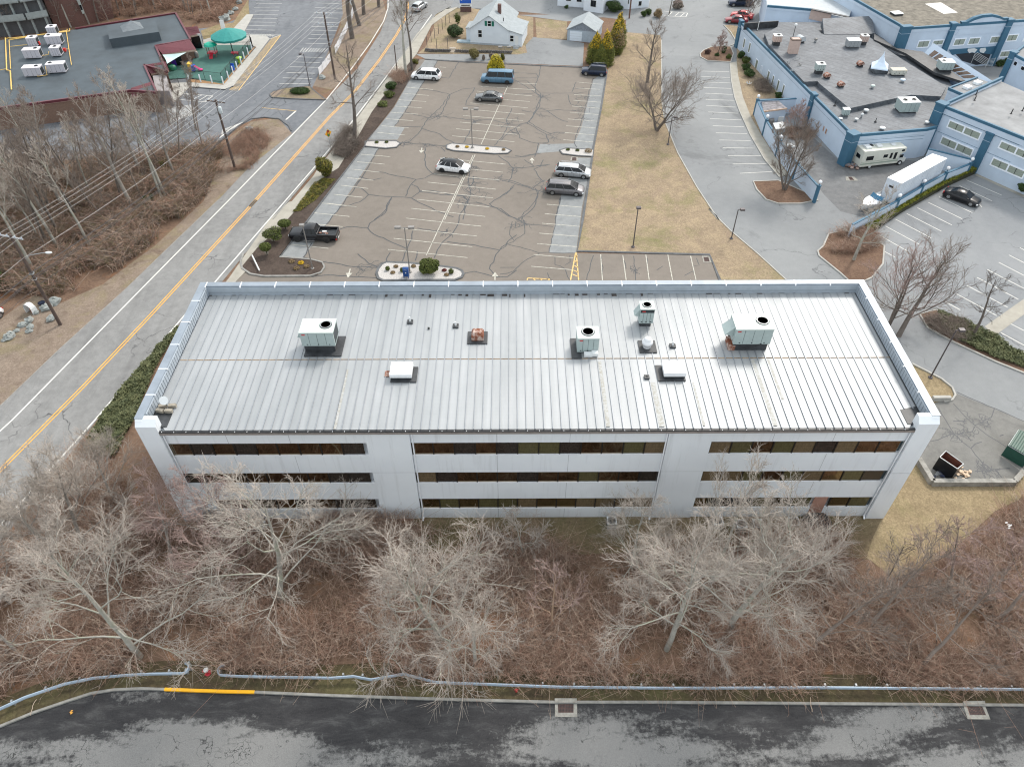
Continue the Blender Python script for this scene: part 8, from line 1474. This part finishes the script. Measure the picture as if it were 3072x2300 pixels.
for k,(o,x,y,m_,lb) in enumerate((('B',650,315,LB,'brown dead tuft upper left on the pebbled island'),('B',580,450,LB,'rusty dead tuft lower left on the pebbled island'),('B',1040,310,LB,'flat tan tuft beside the lamp on the pebbled island'),('B',1720,400,leafmat('wine_tuft',(.1,.03,.03),(.2,.06,.05)),'wine-red tuft right of the large island bush'),('B',1770,500,LB,'rusty tuft at the right front of the pebbled island'),('b',935,1058,LO,'small green tuft on the left lot island'),('b',1008,1056,LO,'second green tuft on the left lot island'),('b',1530,1090,LB,'brown tuft at the left end of the long island'),('b',1600,1092,LT,'straw yellow tuft near the lamp on the long island'),('b',1750,1105,LT,'straw yellow tuft right of the lamp on the long island'),('b',1870,1112,LB,'brown tuft at the right end of the long island'),('c',500,1112,LO,'green tuft on the right lot island'),('c',570,1117,LO,'second green tuft on the right lot island'),('c',650,1125,LB,'reddish brown shrub at the lawn end of the right island'),('f',555,955,LB,'pale straw tuft in the dark mulch bed'),('f',625,965,LT,'straw tuft in the dark mulch bed, near the lamp'),('f',590,1005,LB,'rusty tuft in the dark mulch bed'),('f',665,990,LB,'straw tuft at the lamp base in the mulch bed'))):
    X,Y=G(o,x,y); s=.28 if k<13 else .36; s=.55 if k==13 else s; shrub(lb,(X,Y),[(0,0,s*.4,s,s*.9,s*.45)],m_,260,.07,k+500,name='grass_tuft',z=.1,core=False,cat='plant')
# hedges and ground cover
def groundcover(name,label,P,n,h_,mat,leaf,seed,kind='stuff',cat='ground cover',bumps=.5,z0=0,upb=1.):
    rs=np.random.RandomState(seed); xs=[p[0] for p in P]; ys=[p[1] for p in P]; c=[]
    while len(c)<n:
        x,y=rs.uniform(min(xs),max(xs)),rs.uniform(min(ys),max(ys))
        if inpoly(x,y,P): c.append((x,y))
    c=np.array(c); hh=h_*(1-bumps*.5*(1+np.sin(c[:,0]*2.1+np.sin(c[:,1]*1.7))*np.sin(c[:,1]*2.4+1))*.9); z=z0+hh*rs.uniform(.25,1.05,n)**.6; c=np.c_[c,z]
    nn=rs.randn(n,3)*.6+[0,0,upb]; t1=rs.randn(n,3); t1-=nn*(t1*nn).sum(1)[:,None]/((nn*nn).sum(1)[:,None]); t1/=np.linalg.norm(t1,axis=1)[:,None]; t2=np.cross(nn,t1); t2/=np.linalg.norm(t2,axis=1)[:,None]; s=leaf*rs.uniform(.6,1.4,n)[:,None]
    V=np.stack([c-t1*s,c+t2*s*.4,c+t1*s,c-t2*s*.4],1).reshape(-1,3); o=npmesh(name,V,np.arange(4*n).reshape(-1,4),mat); 
    o['label']=label; o['category']=cat
    if kind: o['kind']=kind
    return o
groundcover('juniper_bank','green juniper ground cover between the road and the left end of the building',gp('e',(1300,960),(1150,1130),(900,1420),(740,1640),(600,1900),(850,1900),(1000,1620),(1150,1250),(1330,950)),15000,.75,LJ,.17,1)
groundcover('juniper_bank','green juniper ground cover in the bed beside the hotel lot',gp('h',(1560,1075),(1750,1140),(1990,1250),(2150,1370),(2400,1430),(2400,1530),(2212,1490),(2000,1420),(1760,1310),(1600,1200)),9000,.6,LJ,.15,2)
groundcover('golden_ground_cover','golden brown ground cover in the roadside strip',gp('f',(560,590),(720,370),(780,340),(880,345),(740,490),(620,580)),4200,.3,LR,.1,3)
P_=gp('h',(1020,480),(1080,500),(1300,345),(1640,150),(1880,40),(1850,-10),(1700,60),(1480,175),(1270,300),(1060,430)); 
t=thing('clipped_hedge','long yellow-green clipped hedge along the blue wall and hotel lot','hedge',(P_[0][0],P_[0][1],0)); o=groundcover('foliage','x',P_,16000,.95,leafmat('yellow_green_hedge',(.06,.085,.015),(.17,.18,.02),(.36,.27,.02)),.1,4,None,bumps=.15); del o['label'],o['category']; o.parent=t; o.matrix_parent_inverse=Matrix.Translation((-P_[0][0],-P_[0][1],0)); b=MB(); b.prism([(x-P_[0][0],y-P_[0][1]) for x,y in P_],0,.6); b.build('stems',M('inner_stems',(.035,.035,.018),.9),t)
# dark conifer at left edge
for o,x,y,h_,w_,lb in (('e',40,650,6.5,3.4,'dark green conifer at the left edge behind the nearest utility pole'),):
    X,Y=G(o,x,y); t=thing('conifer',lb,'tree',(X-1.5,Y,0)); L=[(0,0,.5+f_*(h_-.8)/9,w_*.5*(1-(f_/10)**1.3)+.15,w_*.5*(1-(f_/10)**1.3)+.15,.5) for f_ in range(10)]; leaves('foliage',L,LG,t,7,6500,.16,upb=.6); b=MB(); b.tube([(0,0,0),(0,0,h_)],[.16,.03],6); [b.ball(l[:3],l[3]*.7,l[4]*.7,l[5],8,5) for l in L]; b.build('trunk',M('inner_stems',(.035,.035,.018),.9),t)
# leaf litter and dry tufts on open ground near the guardrail
for c in list(C.objects):
    if c.parent is None and c.get('kind')=='structure':
        for k_ in ('label','category'):
            if k_ in c.keys(): del c[k_]
